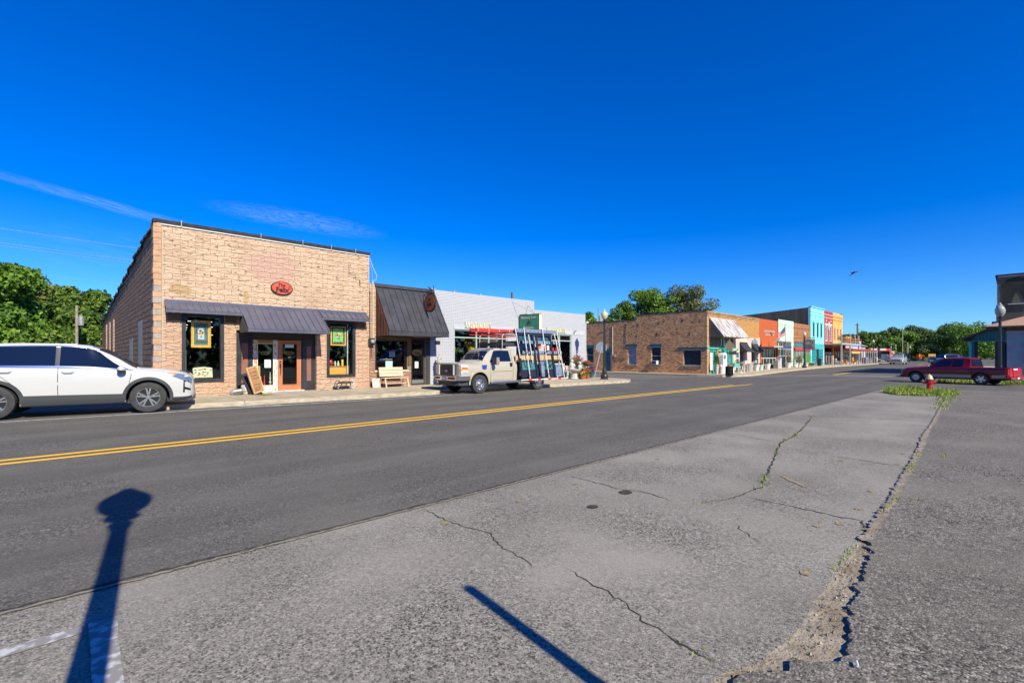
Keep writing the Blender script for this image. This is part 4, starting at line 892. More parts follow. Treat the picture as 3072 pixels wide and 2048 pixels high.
for i, (a, b, c, d) in enumerate(wins):
    mb = MB(); frame(mb, a, b, c, d, .06, CX, .06, .16, 'stone_grey', ax='y', rails=((c+d)/2,) if i < 3 else ()); w = mb.build('window', B, True)
    pane(w, a+.06, b-.06, c+.06, d-.06, CX, .13, 'white_glass' if i == 1 else ('blue_glass' if i == 0 else 'dark_glass'), 'y')
    mb = MB(); mb.box(CX-.07, CX-.001, a-.1, b+.1, c-.09, c, 'stone_grey'); mb.build('sill', w, True)
mb = MB()
for a, b, z0, z1 in ((33.2, 34.5, 2.64, 2.86), (27.55, 28.95, 2.6, 2.86), (24.68, 26.05, 2.58, 2.84), (20.0, 22.95, 2.26, 2.44), (30.85, 32.05, 2.1, 2.4)): mb.box(CX-.05, CX-.001, a, b, z0, z1, 'teal_dk')
mb.box(CX-.06, 47.45, FY2-.06, FY2-.001, 2.28, 2.44, 'teal_lt'); mb.each('lintel', B, True)
mb = MB(); mb.box(CX+.05, CX+.12, 30.95, 31.7, 0, 2.08, 'teal_dk'); mb.build('side_door', B, True)
mb = MB(); mb.tube([(CX-.03, 30.67, 4.9), (CX-.03, 30.67, 1.65)], .028, 'white_trim', 6); mb.box(CX-.12, CX-.001, 30.3, 30.62, 1.5, 1.72, 'galv'); mb.box(CX-.09, CX-.001, 30.7, 30.95, 1.5, 1.66, 'galv'); mb.tube([(CX-.04, 28.9, 1.35), (CX-.04, 30.4, 1.35)], .03, 'brown_sign', 6); mb.tube([(CX-.05, 30.6, 1.5), (CX-.05, 30.5, -.1)], .025, 'brown_sign', 6)
mb.tube([(CX-.2, 30.5, 4.9), (CX-.05, 31.0, 4.75), (CX-.03, 32.5, 4.2)], .02, 'brown_sign', 5); mb.build('conduit', B, True)
mb = MB(); mb.tube([(CX-.015, 29.0, 5.1), (CX-.015, 28.95, 4.6), (CX-.015, 29.05, 4.1), (CX-.015, 28.98, 3.0)], .02, 'crack', 5)
for y, z in ((27.6, 3.6), (27.4, 4.8), (25.2, 3.7), (21.7, 3.6), (25.0, 4.8), (22.4, 5.0)): mb.box(CX-.02, CX-.001, y, y+.1, z, z+.25, 'crack')
mb.build('wall_stain', B, True)
t = thing('air_conditioner', 'white window air conditioner in second brown brick side wall window', 'air conditioner', (CX-.1, 25.4, .72)); mb = MB(); mb.box(CX-.35, CX+.1, 25.1, 25.68, .745, 1.12, 'white_trim'); mb.build('case', t, True); mb = MB(); mb.box(CX-.362, CX-.351, 25.16, 25.62, .79, 1.08, 'cladding'); mb.build('grille', t, True)
# rusty tin awning
aw = awning(B, 44.8, 51.0, FY2, 5.3, FY2-1.4, 3.45, 12, 'tin_rust', side='tin_side', lip=.04, ribh=.015, flash=False)
mb = MB(); mb.box(44.8, 47.4, FY2-.05, FY2-.001, 2.62, 3.42, 'tin_side'); mb.build('boarded_transom', B, True)
mb = MB(); frame(mb, 47.45, 50.4, 2.5, 3.35, .05, FY2, .05, .12, 'teal', mull=(48.2, 49.0, 49.8)); w = mb.build('transom_window', B, True); pane(w, 47.5, 50.35, 2.55, 3.3, FY2, .1, 'blue_glass')
mb = MB(); frame(mb, 44.98, 46.68, -.1, 2.22, .14, FY2, .1, .2, 'teal_lt', mull=(46.1,)); mb.box(45.3, 45.95, FY2+.2, FY2+.25, -.1, 2.1, 'petal_purple'); D = mb.build('door', B, True); pane(D, 45.1, 46.6, .0, 2.1, FY2, .26, 'dark_glass')
mb = MB(); mb.box(45.35, 45.9, FY2+.12, FY2+.16, .2, 1.95, 'white_trim'); mb.build('door_leaf', D, True)
mb = MB(); frame(mb, 47.5, 50.4, -.1, 2.45, .12, FY2, .02, .14, 'teal_lt', mull=(48.3, 49.3), rails=(.75,)); mb.box(47.62, 50.3, FY2+.08, FY2+.13, -.1, .7, 'teal_lt'); w = mb.build('shop_window', B, True); pane(w, 47.6, 50.3, .75, 2.35, FY2, .1, 'teal_glass')
mb = MB(); mb.tube([(46.9, FY2, 2.38), (46.9, FY2-.55, 2.38), (50.2, FY2-.6, 2.36), (50.5, FY2-.5, 2.2), (50.5, FY2-.1, 2.1)], .06, 'teal_lt', 6); mb.build('canopy_frame', B, True)
# pink shopfront with two black awnings, in the same brick block
t = B
mb = MB(); wall_open(mb, 50.47, 57.86, -.35, 3.6, [(51.06, 51.98, .6, 2.08), (52.14, 53.5, -.2, 2.3), (55.41, 56.6, -.2, 2.3), (56.78, 57.6, .5, 2.05)], 'pinkish', FY2-.03, .25)
mb.build('pink_front', B, True)
mb = MB(); mb.box(57.6, 57.86, FY2-.05, FY2-.031, -.2, 3.7, 'white_trim'); mb.box(50.5, 50.62, FY2-.05, FY2-.031, -.2, 3.5, 'cream_paint'); mb.box(50.9, 52.0, FY2-.06, FY2-.031, 2.1, 2.4, 'cream_paint'); mb.each('pilaster', B, True)
for (a, b, c, d) in ((51.06, 51.98, .6, 2.08), (56.78, 57.6, .5, 2.05)):
    mb = MB(); frame(mb, a, b, c, d, .1, FY2, -.06, .1, 'white_trim', rails=(1.35,)); w = mb.build('window', B, True); pane(w, a+.1, b-.1, c+.1, d-.1, FY2, .05, 'blue_glass')
for (a, b) in ((52.14, 53.5), (55.41, 56.6)):
    mb = MB(); mb.box(a+.05, b-.05, FY2+.08, FY2+.14, -.12, 2.28, 'cladding'); frame(mb, a+.12, b-.12, 0, 2.2, .1, FY2, .04, .079, 'stone_grey', rails=(.85,)); mb.build('door', B, True)
for x0, x1, k in ((52.1, 54.1, 0), (55.4, 57.1, 1)):
    mb = MB(); P = []; cr_ = []
    for i in range(9):
        q = i/8; y = FY2-.06-1.15*q**1.15; z = 3.08-1.05*(1-(1-q)**1.9); cr_.append((y, z))
    mb.grid([[(x0, y, z), (x1, y, z)] for y, z in cr_], 'fabric_black'); mb.grid([[(x0, y, z-.03), (x1, y, z-.03)] for y, z in cr_], 'fabric_black')
    for x in (x0, x1): mb.prism([(FY2-.06, 2.03)]+cr_[::1], 'x', x-.01, x+.01, 'fabric_black')
    mb.box(x0, x1, FY2-1.23, FY2-1.2, 1.98, 2.05, 'fabric_black'); mb.build('awning', B, True)
    mb = MB(); 
    if k == 0: mb.prism([((x0+x1)/2+.95*math.cos(math.pi*i/10), 3.1+.42*math.sin(math.pi*i/10)) for i in range(11)], 'y', FY2-.09, FY2-.031, 'cream_paint')
    else: mb.prism([(x0+.1, 2.9), (x1-.1, 2.9), (x1-.1, 3.3), ((x0+x1)/2, 3.6), (x0+.1, 3.3)], 'y', FY2-.12, FY2-.031, 'galv'); mb.prism([(x0+.25, 2.95), (x1-.25, 2.95), (x1-.25, 3.22), ((x0+x1)/2, 3.42), (x0+.25, 3.22)], 'y', FY2-.13, FY2-.121, 'stop_back')
    mb.build('awning_crest', B, True)

# ------------------------------------------------------------------ terrace of small shops, each its own building
wallmat('orange_brick', 'x', (.52, .115, .035), (.45, .095, .03), (.40, .10, .04), .24, .085, .006, bump=.5, dirt=(.42, .10, .04))
wallmat('brown_brick', 'x', (.42, .17, .075), (.34, .125, .055), (.28, .16, .09), .24, .085, .008, bump=.7, var=((.50, .25, .12), (.26, .10, .05)), dirt=(.30, .12, .06))
def terrace(name, label, x0, x1, h, m, ops, depth=16, sidem='tar_wall', zb=-.25, cat='shop', hb=None):
    b = thing(name, label, cat, ((x0+x1)/2, FY2, 0)); mb = MB(); wall_open(mb, x0, x1, zb, h, ops, m, FY2, .3); mb.build('front_wall', b, True)
    hb = hb or h-.5
    mb = MB(); mb.prism([(FY2+.3, zb), (FY2+.3, h-.05), (FY2+depth, hb), (FY2+depth, zb)], 'x', x0, x0+.25, sidem); mb.prism([(FY2+.3, zb), (FY2+.3, h-.05), (FY2+depth, hb), (FY2+depth, zb)], 'x', x1-.25, x1, sidem); mb.box(x0+.25, x1-.25, FY2+depth-.2, FY2+depth, zb, hb-.1, sidem); mb.build('side_wall', b, True)
    mb = MB(); mb.prism([(FY2+.3, h-.45), (FY2+.3, h-.35), (FY2+depth, hb-.25), (FY2+depth, hb-.35)], 'x', x0+.25, x1-.25, 'grey_trim'); mb.build('roof', b, True); return b
def win_in(B, a, b, c, d, fm='white_trim', gm='dark_glass', mull=(), rails=(), y=None, w=.06, name='window', mw=None):
    y = FY2 if y is None else y; mb = MB(); frame(mb, a, b, c, d, w, y, .03, .12, fm, mull=mull, rails=rails, mw=mw); o = mb.build(name, B, True); pane(o, a+w, b-w, c+w, d-w, y, .09, gm); return o
B = terrace('orange_brick_shop', 'bright orange brick shop with white painted letters and thin blue flat canopy', 57.9, 64.15, 5.9, 'orange_brick', [(58.35, 63.5, -.2, 2.45)])
win_in(B, 58.35, 63.5, -.1, 2.45, 'grey_trim', 'dark_glass', mull=(59.3, 60.4, 61.3, 62.4), rails=(1.35,), w=.1)
mb = MB(); mb.box(57.9, 58.35, FY2-.1, FY2-.001, -.2, 2.45, 'orange_brick'); mb.box(63.5, 64.15, FY2-.1, FY2-.001, -.2, 2.45, 'orange_brick'); mb.box(62.3, 64.1, FY2-.4, FY2-.101, -.2, .55, 'orange_brick'); mb.box(62.2, 64.15, FY2-.45, FY2-.06, .551, .62, 'stone_grey'); mb.each('brick_pier', B, True)
mb = MB(); mb.box(57.95, 64.1, FY2-1.5, FY2-.001, 2.58, 2.68, 'galv'); mb.box(57.95, 61.0, FY2-1.54, FY2-1.501, 2.56, 2.76, 'stone_grey'); mb.box(61.0, 64.1, FY2-1.54, FY2-1.501, 2.56, 2.76, 'emblem_blue'); mb.build('canopy', B, True)
mb = MB(); mb.text('UNITED STATES POST OFFICE', .33, 'stone_white', TF(61.2, FY2-.012, 4.5), .004, bold=.012, sx=.80); mb.text('HAZEL KENTUCKY', .25, 'stone_white', TF(60.6, FY2-.012, 4.12), .004, bold=.01, sx=.85); mb.text('42049', .25, 'stone_white', TF(62.5, FY2-.012, 4.12), .004, bold=.01, sx=.85); mb.build('lettering', B, True)
mb = MB(); mb.prism([(60.7, 2.7), (61.1, 2.7), (60.92, 4.0), (60.86, 4.0)], 'y', FY2-1.0, FY2-.95, 'brown_sign'); mb.cbox((61.6, FY2-1.0, 3.25), (1.1, .06, .22), 'brown_sign', Tm()); mb.build('canopy_post', B, True)
B = terrace('mint_shop', 'mint green shopfront with tall black gridded windows behind flagpole', 64.17, 70.2, 6.15, 'mint', [(64.5, 69.4, -.2, 3.5)], hb=5.7)
win_in(B, 64.5, 69.4, -.1, 3.5, 'stone_grey', 'dark_glass', mull=(65.1, 65.9, 67.0, 67.6, 68.4, 68.9), rails=(2.45, 1.6), w=.09)
mb = MB(); mb.box(66.85, 67.25, FY2-.03, FY2+.02, -.1, 1.6, 'white_trim'); mb.build('door_post', B, True)
mb = MB(); mb.box(64.1, 70.2, FY2-.05, FY2-.001, 5.55, 5.62, 'mint'); mb.box(64.1, 70.2, FY2-.03, FY2-.001, 5.3, 5.34, 'mint'); mb.box(64.05, 64.17, FY2-.04, FY2+.3, -.2, 6.2, 'cladding'); mb.build('cornice', B, True)
B = terrace('brown_brick_shop', 'low brown brick shopfront with blue fascia panel between mint shop and aqua building', 70.23, 77.7, 6.0, 'brown_brick', [(70.5, 77.4, .0, 3.4)], hb=5.6)
win_in(B, 70.5, 77.4, .3, 2.35, 'grey_trim', 'shop_glass', mull=(71.6, 72.8, 73.9, 75.1, 76.2), w=.08)
mb = MB(); mb.box(70.5, 77.4, FY2-.02, FY2+.1, 2.7, 3.4, 'blue_glass'); mb.box(70.5, 77.4, FY2-.12, FY2+.1, 2.36, 2.699, 'bright_red'); mb.box(70.5, 77.4, FY2-.05, FY2+.1, 3.401, 3.5, 'cladding'); mb.box(70.5, 77.4, FY2-.3, FY2+.02, -.1, .30, 'orange_brick'); mb.build('fascia', B, True)
mb = MB(); mb.box(70.23, 77.7, FY2-.06, FY2-.001, 5.35, 5.42, 'brown_brick')
for x in (71.6, 74.0, 76.2): mb.box(x, x+.18, FY2-.01, FY2-.001, 4.5, 4.85, 'crack')
mb.build('cornice', B, True)
B = terrace('aqua_building', 'tall two storey aqua painted building with three narrow dark green windows', 77.9, 84.95, 8.65, 'aqua', [(78.95, 79.9, 4.38, 6.35), (81.0, 81.95, 4.38, 6.35), (82.95, 83.9, 4.38, 6.3), (78.5, 84.5, .1, 2.6)], depth=22, hb=7.1, cat='building')
for a in (78.95, 81.0, 82.95): win_in(B, a, a+.95, 4.38, 6.33, 'aqua_door', 'teal_dk', mull=(a+.47,), w=.1)
mb = MB()
for a in (78.95, 81.0, 82.95): mb.box(a-.12, a+1.07, FY2-.08, FY2-.001, 6.36, 6.6, 'aqua_dk'); mb.box(a-.12, a+1.07, FY2-.08, FY2-.001, 4.25, 4.36, 'aqua')
for z in (7.5, 7.95): mb.box(77.9, 84.95, FY2-.06, FY2-.001, z, z+.12, 'aqua')
mb.box(77.88, 84.97, FY2-.12, FY2+.3, 8.66, 8.78, 'aqua')
for x in (80.1, 82.2): mb.box(x, x+.22, FY2-.01, FY2-.001, 7.0, 7.35, 'aqua_door')
mb.build('moulding', B, True)
mb = MB(); mb.box(78.5, 84.5, FY2+.02, FY2+.1, 2.6, 3.5, 'aqua_dk'); mb.box(78.4, 84.6, FY2-.05, FY2-.002, 2.601, 3.4, 'aqua_dk'); mb.build('fascia', B, True)
for a, b in ((78.5, 80.9), (82.3, 84.5)):
    win_in(B, a, b, .1, 2.6, 'aqua_dk', 'aqua_glass', mull=[a+(b-a)*i/4 for i in (1, 2, 3)], rails=(.8, 1.25, 1.7, 2.15), w=.12, mw=.06)
mb = MB(); mb.box(81.0, 82.2, FY2+.15, FY2+.2, .6, 2.6, 'dark_glass'); mb.box(81.0, 82.2, FY2+.14, FY2+.19, .1, .599, 'aqua_door'); mb.build('door', B, True)
B = terrace('barn_red_building', 'two storey dark red building with white window trim next to aqua building', 84.97, 90.15, 8.6, 'barn_red', [(85.6, 86.7, 3.9, 6.35), (88.1, 89.2, 3.9, 6.35), (85.3, 89.8, .1, 2.9)], depth=22, hb=7.2, cat='building')
for a in (85.6, 88.1): win_in(B, a, a+1.1, 3.9, 6.35, 'white_trim', 'dark_glass', w=.16)
win_in(B, 85.3, 89.8, .1, 2.2, 'grey_trim', 'dark_glass', mull=(86.5, 88.0), w=.12)
mb = MB()
for z in (7.5, 7.98): mb.box(84.98, 90.14, FY2-.06, FY2-.001, z, z+.09, 'white_trim')
for a in (85.6, 88.1):
    mb.box(a-.3, a+1.4, FY2-.06, FY2-.001, 6.4, 6.65, 'white_trim')
    for k in range(9): mb.box(a-.12-.05*(k % 2), a, FY2-.05, FY2-.001, 3.9+k*.27, 3.9+k*.27+.2, 'white_trim'); mb.box(a+1.1, a+1.22+.05*(k % 2), FY2-.05, FY2-.001, 3.9+k*.27, 3.9+k*.27+.2, 'white_trim')
for x in (86.0, 88.6): mb.box(x, x+.35, FY2-.05, FY2-.001, 6.95, 7.25, 'white_trim')
mb.build('white_trim', B, True)
mb = MB(); mb.tube([(87.4, FY2-.1, 6.9), (87.1, FY2-.1, 6.5), (87.05, FY2-.1, 6.0), (87.3, FY2-.1, 5.6)], .11, 'white_trim', 6); mb.build('wall_ornament', B, True)
B = terrace('apricot_building', 'two storey apricot yellow building, last of the tall painted fronts', 90.16, 96.4, 8.6, 'apricot', [(91.0, 91.9, 4.0, 6.25), (92.9, 93.8, 4.0, 6.2), (94.8, 95.7, 4.0, 6.2), (90.6, 96, .1, 3.0)], depth=22, hb=7.2, cat='building', sidem='apricot')
for a in (91.0, 92.9, 94.8): win_in(B, a, a+.9, 4.0, 6.2, 'stone_white', 'brown_glass', w=.1)
win_in(B, 90.6, 96, .1, 3.0, 'wood_brown', 'dark_glass', mull=(92, 93.5, 95), w=.15)
mb = MB()
for z in (7.4, 7.9): mb.box(90.17, 96.4, FY2-.08, FY2-.001, z, z+.12, 'apricot_dk')
mb.box(96.0, 96.42, FY2-.02, FY2+.4, 8.61, 8.75, 'cladding')
for x in (92.2, 94.0): mb.box(x, x+.3, FY2-.01, FY2-.001, 6.75, 7.05, 'apricot_dk')
mb.build('moulding', B, True)
# balcony walk in front of the red and yellow fronts
t = thing('balcony', 'white timber balcony on tall posts before the dark red and apricot buildings', 'balcony', (90, FY2-1.2, .15))
mb = MB(); mb.box(85.0, 97, FY2-2.3, FY2-.12, 3.35, 3.55, 'stone_white'); mb.build('deck', t, True)
for x in (85.1, 90.6, 96.8): mb = MB(); mb.box(x-.09, x+.09, FY2-2.3, FY2-2.12, .1, 3.35, 'stone_white'); mb.build('post', t, True)
for x in (85.1, 90.6, 94.0, 96.8): mb = MB(); mb.box(x-.08, x+.08, FY2-2.28, FY2-2.14, 3.551, 5.0, 'stone_white'); mb.build('upper_post', t, True)
mb = MB(); mb.box(85.1, 96.8, FY2-2.26, FY2-2.2, 4.35, 4.42, 'wood_brown')
for i in range(40): mb.box(85.2+i*.29, 85.24+i*.29, FY2-2.25, FY2-2.21, 3.551, 4.35, 'wood_brown')
mb.build('railing', t, True)
t = thing('balcony_plants', 'dry wooden trellis with plants on the white balcony', 'plant', (88.5, FY2-1.5, 3.56)); mb = MB(); bush(mb, (88.8, FY2-1.6, 4.3), .7, 120, .2, 'leaf_olive', 5); mb.tube([(88.2, FY2-1.6, 3.56), (88.8, FY2-1.6, 4.9), (89.4, FY2-1.6, 3.56)], .04, 'wood_brown', 5); mb.build('foliage', t, True)
# low gabled shop with porch
B = thing('porch_shop', 'low shop with grey roof, blue banner and red roofed porch past the balcony', 'shop', (105, FY2, .1))
mb = MB(); wall_open(mb, 96.45, 114.6, -.2, 3.6, [(97.5, 101, .2, 2.4), (102.5, 106.5, .2, 2.4), (108, 112, .2, 2.4)], 'white_smooth', FY2, .25); mb.box(114.4, 114.6, FY2+.25, FY2+14, -.2, 3.6, 'stone_grey'); mb.prism([(FY2+.25, 3.6), (FY2+7, 6.1), (FY2+14, 3.6)], 'x', 114.3, 114.6, 'stone_grey'); mb.build('wall', B, True)
mb = MB(); mb.prism([(FY2-.3, 3.55), (FY2+7, 6.3), (FY2+14.3, 3.55), (FY2+14.3, 3.45), (FY2+7, 6.15), (FY2-.3, 3.42)], 'x', 96.5, 115, 'shingle_grey'); mb.build('roof', B, True)
mb = MB(); mb.box(98.0, 102.1, FY2-.15, FY2-.02, 3.0, 4.9, 'apricot'); mb.box(97.9, 102.2, FY2-.2, FY2-.01, 4.901, 5.02, 'apricot_dk'); mb.box(96.5, 101.9, FY2-.3, FY2-.151, 2.9, 4.1, 'stone_grey'); mb.build('false_front', B, True)
mb = MB(); mb.box(102.3, 109, FY2-.3, FY2-.02, 2.8, 4.3, 'white_trim'); mb.box(102.6, 108.8, FY2-.32, FY2-.301, 3.2, 4.1, 'blue_sign'); mb.box(109.0, 109.4, FY2-.3, FY2-.02, 2.6, 4.8, 'barn_red'); mb.build('banner', B, True)
for a, b in ((97.5, 101), (102.5, 106.5), (108, 112)): win_in(B, a, b, .2, 2.4, 'white_trim', 'dark_glass', mull=(a+(b-a)/2,), w=.15)
mb = MB(); mb.prism([(FY2-.02, 3.0), (FY2-2.6, 2.62), (FY2-2.6, 2.5), (FY2-.02, 2.8)], 'x', 90.8, 110.4, 'barn_red'); mb.build('porch_roof', B, True)
for i in range(8):
    x = 97.3+i*1.85; mb = MB(); mb.box(x-.07, x+.07, FY2-2.5, FY2-2.36, .1, 2.5, 'stone_white')
    for s in (-1, 1): mb.tube([(x, FY2-2.43, 1.9), (x+s*.35, FY2-2.43, 2.3), (x+s*.85, FY2-2.43, 2.48)], .05, 'stone_white', 5)
    mb.build('porch_post', B, True)
mb = MB(); mb.box(90.9, 96.9, FY2-2.4, FY2-2.0, 2.0, 2.48, 'apricot'); mb.build('porch_fascia', B, True)

# ------------------------------------------------------------------ right hand side of the street
B = thing('old_block_building', 'tall weathered dark grey rendered building with patched wall behind the shingle roofed shop', 'building', (60, -3, 0))
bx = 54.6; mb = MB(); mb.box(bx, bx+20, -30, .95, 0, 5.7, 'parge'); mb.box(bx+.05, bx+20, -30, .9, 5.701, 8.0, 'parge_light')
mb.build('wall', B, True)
mb = MB()
mb.prism([(.6, 5.75), (.55, 6.6), (.62, 7.3), (.3, 7.7), (-.3, 7.85), (-.9, 7.6), (-1.3, 7.7), (-1.6, 7.0), (-1.4, 6.2), (-1.0, 5.75), (-.6, 5.75), (-.5, 6.3), (-.25, 6.9), (0, 6.3), (.1, 5.75)], 'x', bx+.03, bx+.045, 'parge_dark')
for y0_, y1_, a, b in ((-6.5, -2.2, 5.75, 7.7),): mb.box(bx+.02, bx+.044, y0_, y1_, a, b, 'parge_dark')
mb.build('wall_patch', B, True)
mb = MB(); mb.box(bx-.05, bx+20.1, -30, 1.0, 8.01, 8.12, 'roof_black'); mb.box(bx-.04, bx+.045, -1.3, .85, 7.92, 8.005, 'stone_grey'); mb.box(bx-.1, bx-.001, -30, .3, 5.68, 5.74, 'white_trim'); mb.box(bx-.06, bx+.04, -1.95, -1.7, 5.75, 7.7, 'grey_trim'); mb.box(bx-.05, bx+.04, -9, -1.96, 6.68, 6.78, 'grey_trim'); mb.build('coping', B, True)
mb = MB(); mb.box(50, 50.6, .75, 1.1, 3.85, 4.15, 'emblem_blue'); mb.build('roof_box', B, True)
B = thing('white_corner_shop', 'low white rendered shop with brown shingle roof behind the dark lamp post', 'shop', (46.5, -4, .1))
wx_ = 45.6; mb = MB(); wall_open(mb, -14, .30, 0, 3.26, [(-3.6, -2.6, .9, 2.3), (-7, -5.5, .9, 2.3)], 'stucco_white', wx_, .25, ax='y'); mb.box(wx_+.25, 52, .05, .29, 0, 3.26, 'stucco_white'); mb.build('wall', B, True)
mb = MB(); mb.box(wx_-.05, wx_+.2, -14, .32, 3.265, 3.5, 'aged_wood'); mb.box(wx_-.5, wx_+.5, -14, 1.4, 3.501, 3.58, 'brown_sign'); mb.box(wx_-.08, wx_-.051, -14, .3, 3.22, 3.26, 'stone_white'); mb.tube([(wx_-.1, -.6, 3.1), (wx_-.15, -.62, 2.9), (wx_-.12, -.6, 2.6), (wx_-.12, -.6, .1)], .07, 'black_iron', 8); mb.build('eave', B, True)
mb = MB(); mb.add([(wx_-.5, 1.4, 3.59), (wx_-.5, -15, 3.59), (wx_+4.5, -15, 5.4), (wx_+4.5, -3.6, 5.4), (54, 1.4, 3.59), (54, -15, 3.59)], [(0, 1, 2, 3), (0, 3, 4), (3, 2, 5, 4)], 'shingle'); mb.build('roof', B, True)
mb = MB(); frame(mb, -3.6, -2.6, .9, 2.3, .1, wx_, -.03, .1, 'stone_grey', ax='y'); w = mb.build('window', B, True); pane(w, -3.5, -2.7, 1, 2.2, wx_, .05, 'dark_glass', 'y')
# teal porch
B = thing('teal_porch', 'open teal timber porch with corrugated gable beside the white corner shop', 'porch', (46.5, 2, .15))
px_ = 45.9
for y in (2.07, 1.93): mb = MB(); mb.box(px_, px_+.13, y-.07, y+.07, .1, 2.62, 'teal_dk' if y < 2 else 'teal_lt'); mb.build('post', B, True)
mb = MB(); mb.box(px_+.2, px_+.5, 1.70, 1.92, .1, 2.6, 'black_paint'); mb.box(px_, px_+.2, .38, .86, .1, 2.6, 'black_paint'); mb.each('dark_pier', B, True)
mb = MB(); mb.prism([(1.95, 2.65), (1.8, 2.98), (1.3, 3.25), (.35, 3.45), (.35, 2.65)], 'x', px_-.05, px_, 'teal_dk')
for i in range(8): y = .45+i*.17; zt_ = 3.42-(y-.35)*.27; mb.box(px_-.075, px_-.051, y, y+.05, 2.68, zt_, 'teal')
mb.box(px_-.1, px_-.02, .3, 2.12, 2.58, 2.66, 'teal'); mb.build('gable', B, True)
mb = MB(); mb.prism([(2.5, 2.72), (1.3, 3.34), (.3, 3.47), (.3, 3.55), (1.3, 3.42), (2.5, 2.82)], 'x', px_-.5, 53, 'brown_sign'); mb.build('roof', B, True)
mb = MB(); mb.box(52.5, 52.6, .3, .9, .1, 2.6, 'black_paint'); mb.box(50, 52.6, 2.1, 2.2, 1.9, 2.6, 'black_paint'); mb.each('rear_screen', B, True)
t = thing('red_newspaper_box', 'small red topped post box in front of the dark pier behind red pickup bed', 'box', (42.5, -.6, .1)); mb = MB(); mb.box(42.3, 42.6, -.85, -.45, 1.25, 1.5, 'brown_panel'); mb.build('box', t, True); mb = MB(); mb.box(42.42, 42.48, -.68, -.62, 0, 1.249, 'black_iron'); mb.build('post', t, True)
# ------------------------------------------------------------------ vehicles (local frame: +x forward, z up, ground at 0)
def pchip(xs, ys, x):
    n = len(xs)
    if x <= xs[0]: return ys[0]
    if x >= xs[-1]: return ys[-1]
    d = [(ys[i+1]-ys[i])/(xs[i+1]-xs[i]) for i in range(n-1)]
    def tang(i):
        if i == 0: return d[0]
        if i == n-1: return d[-1]
        if d[i-1]*d[i] <= 0: return 0
        return 2*d[i-1]*d[i]/(d[i-1]+d[i])
    for i in range(n-1):
        if x <= xs[i+1]:
            h = xs[i+1]-xs[i]; t = (x-xs[i])/h; a, b = tang(i), tang(i+1)
            return ys[i]*(2*t**3-3*t*t+1)+h*a*(t**3-2*t*t+t)+ys[i+1]*(-2*t**3+3*t*t)+h*b*(t**3-t*t)
class Body:
    """stations: (x, z_bottom, z_shoulder, z_top, half_width, half_width_top)"""
    def __init__(s, st, rnd=.07): s.st = sorted(st); s.xs = [q[0] for q in s.st]; s.rnd = rnd
    def par(s, x): return [pchip(s.xs, [q[k] for q in s.st], x) for k in range(1, 6)]
    def sec(s, x):
        zb, zs, zt, hw, ht = s.par(x); h = zs-zb; g = max(zt-zs, .01); rr = min(s.rnd, g*.5)
        return [(0, zb), (hw*.85, zb), (hw*.965, zb+.05), (hw*.972, zb+.34*h), (hw, zb+.62*h), (hw*.985, zb+.9*h), (hw*.955, zs), (hw*.93, zs+min(.02, g*.2)), (ht+.02, zt-rr), (ht*.93, zt-rr*.3), (ht*.7, zt-.01), (0, zt)]
    def pt(s, x, r, side=1, off=0):
        S = s.sec(x); i = min(int(r), len(S)-2); t = r-i; y = S[i][0]*(1-t)+S[i+1][0]*t; z = S[i][1]*(1-t)+S[i+1][1]*t
        if off:
            dy, dz = S[i+1][0]-S[i][0], S[i+1][1]-S[i][1]; L = math.hypot(dy, dz) or 1; y += off*dz/L; z -= off*dy/L
        return (x, y*side, z)
    def mesh(s, m, n=48):
        mb = MB(); a, b = s.xs[0], s.xs[-1]; X = sorted(set([round(a+(b-a)*i/n, 4) for i in range(n+1)]+[round(x, 4) for x in s.xs]))
        P = []
        for x in X:
            S = s.sec(x); P.append([(x, y, z) for y, z in S]+[(x, -y, z) for y, z in S[-2:0:-1]])
        nr = len(P[0]); vs = [p for row in P for p in row]
        fs = [(i*nr+j, i*nr+(j+1) % nr, (i+1)*nr+(j+1) % nr, (i+1)*nr+j) for i in range(len(P)-1) for j in range(nr)]
        fs += [tuple(range(nr))[::-1], tuple(range((len(P)-1)*nr, len(P)*nr))]
        mb.add(vs, fs, m, True); return mb
    def panel(s, mb, q, m, side=1, off=.006, nu=8, nv=4):
        """q: four corners (x, row) in order a b c d; bilinear patch lying on the body skin"""
        P = []
        for i in range(nv+1):
            v = i/nv; row = []
            for j in range(nu+1):
                u = j/nu; x = (q[0][0]*(1-u)+q[1][0]*u)*(1-v)+(q[3][0]*(1-u)+q[2][0]*u)*v; r = (q[0][1]*(1-u)+q[1][1]*u)*(1-v)+(q[3][1]*(1-u)+q[2][1]*u)*v
                row.append(s.pt(x, r, side, off))
            P.append(row)
        mb.grid(P, m, True)
    def strip(s, mb, pts, w, m, side=1, off=.004):
        for (x0, r0), (x1, r1) in zip(pts, pts[1:]):
            if abs(x1-x0) < abs(r1-r0)*.2: s.panel(mb, [(x0-w/2, r0), (x0+w/2, r0), (x1+w/2, r1), (x1-w/2, r1)], m, side, off, 1, 6)
            else: s.panel(mb, [(x0, r0-w*2), (x1, r1-w*2), (x1, r1+w*2), (x0, r0+w*2)], m, side, off, 6, 1)
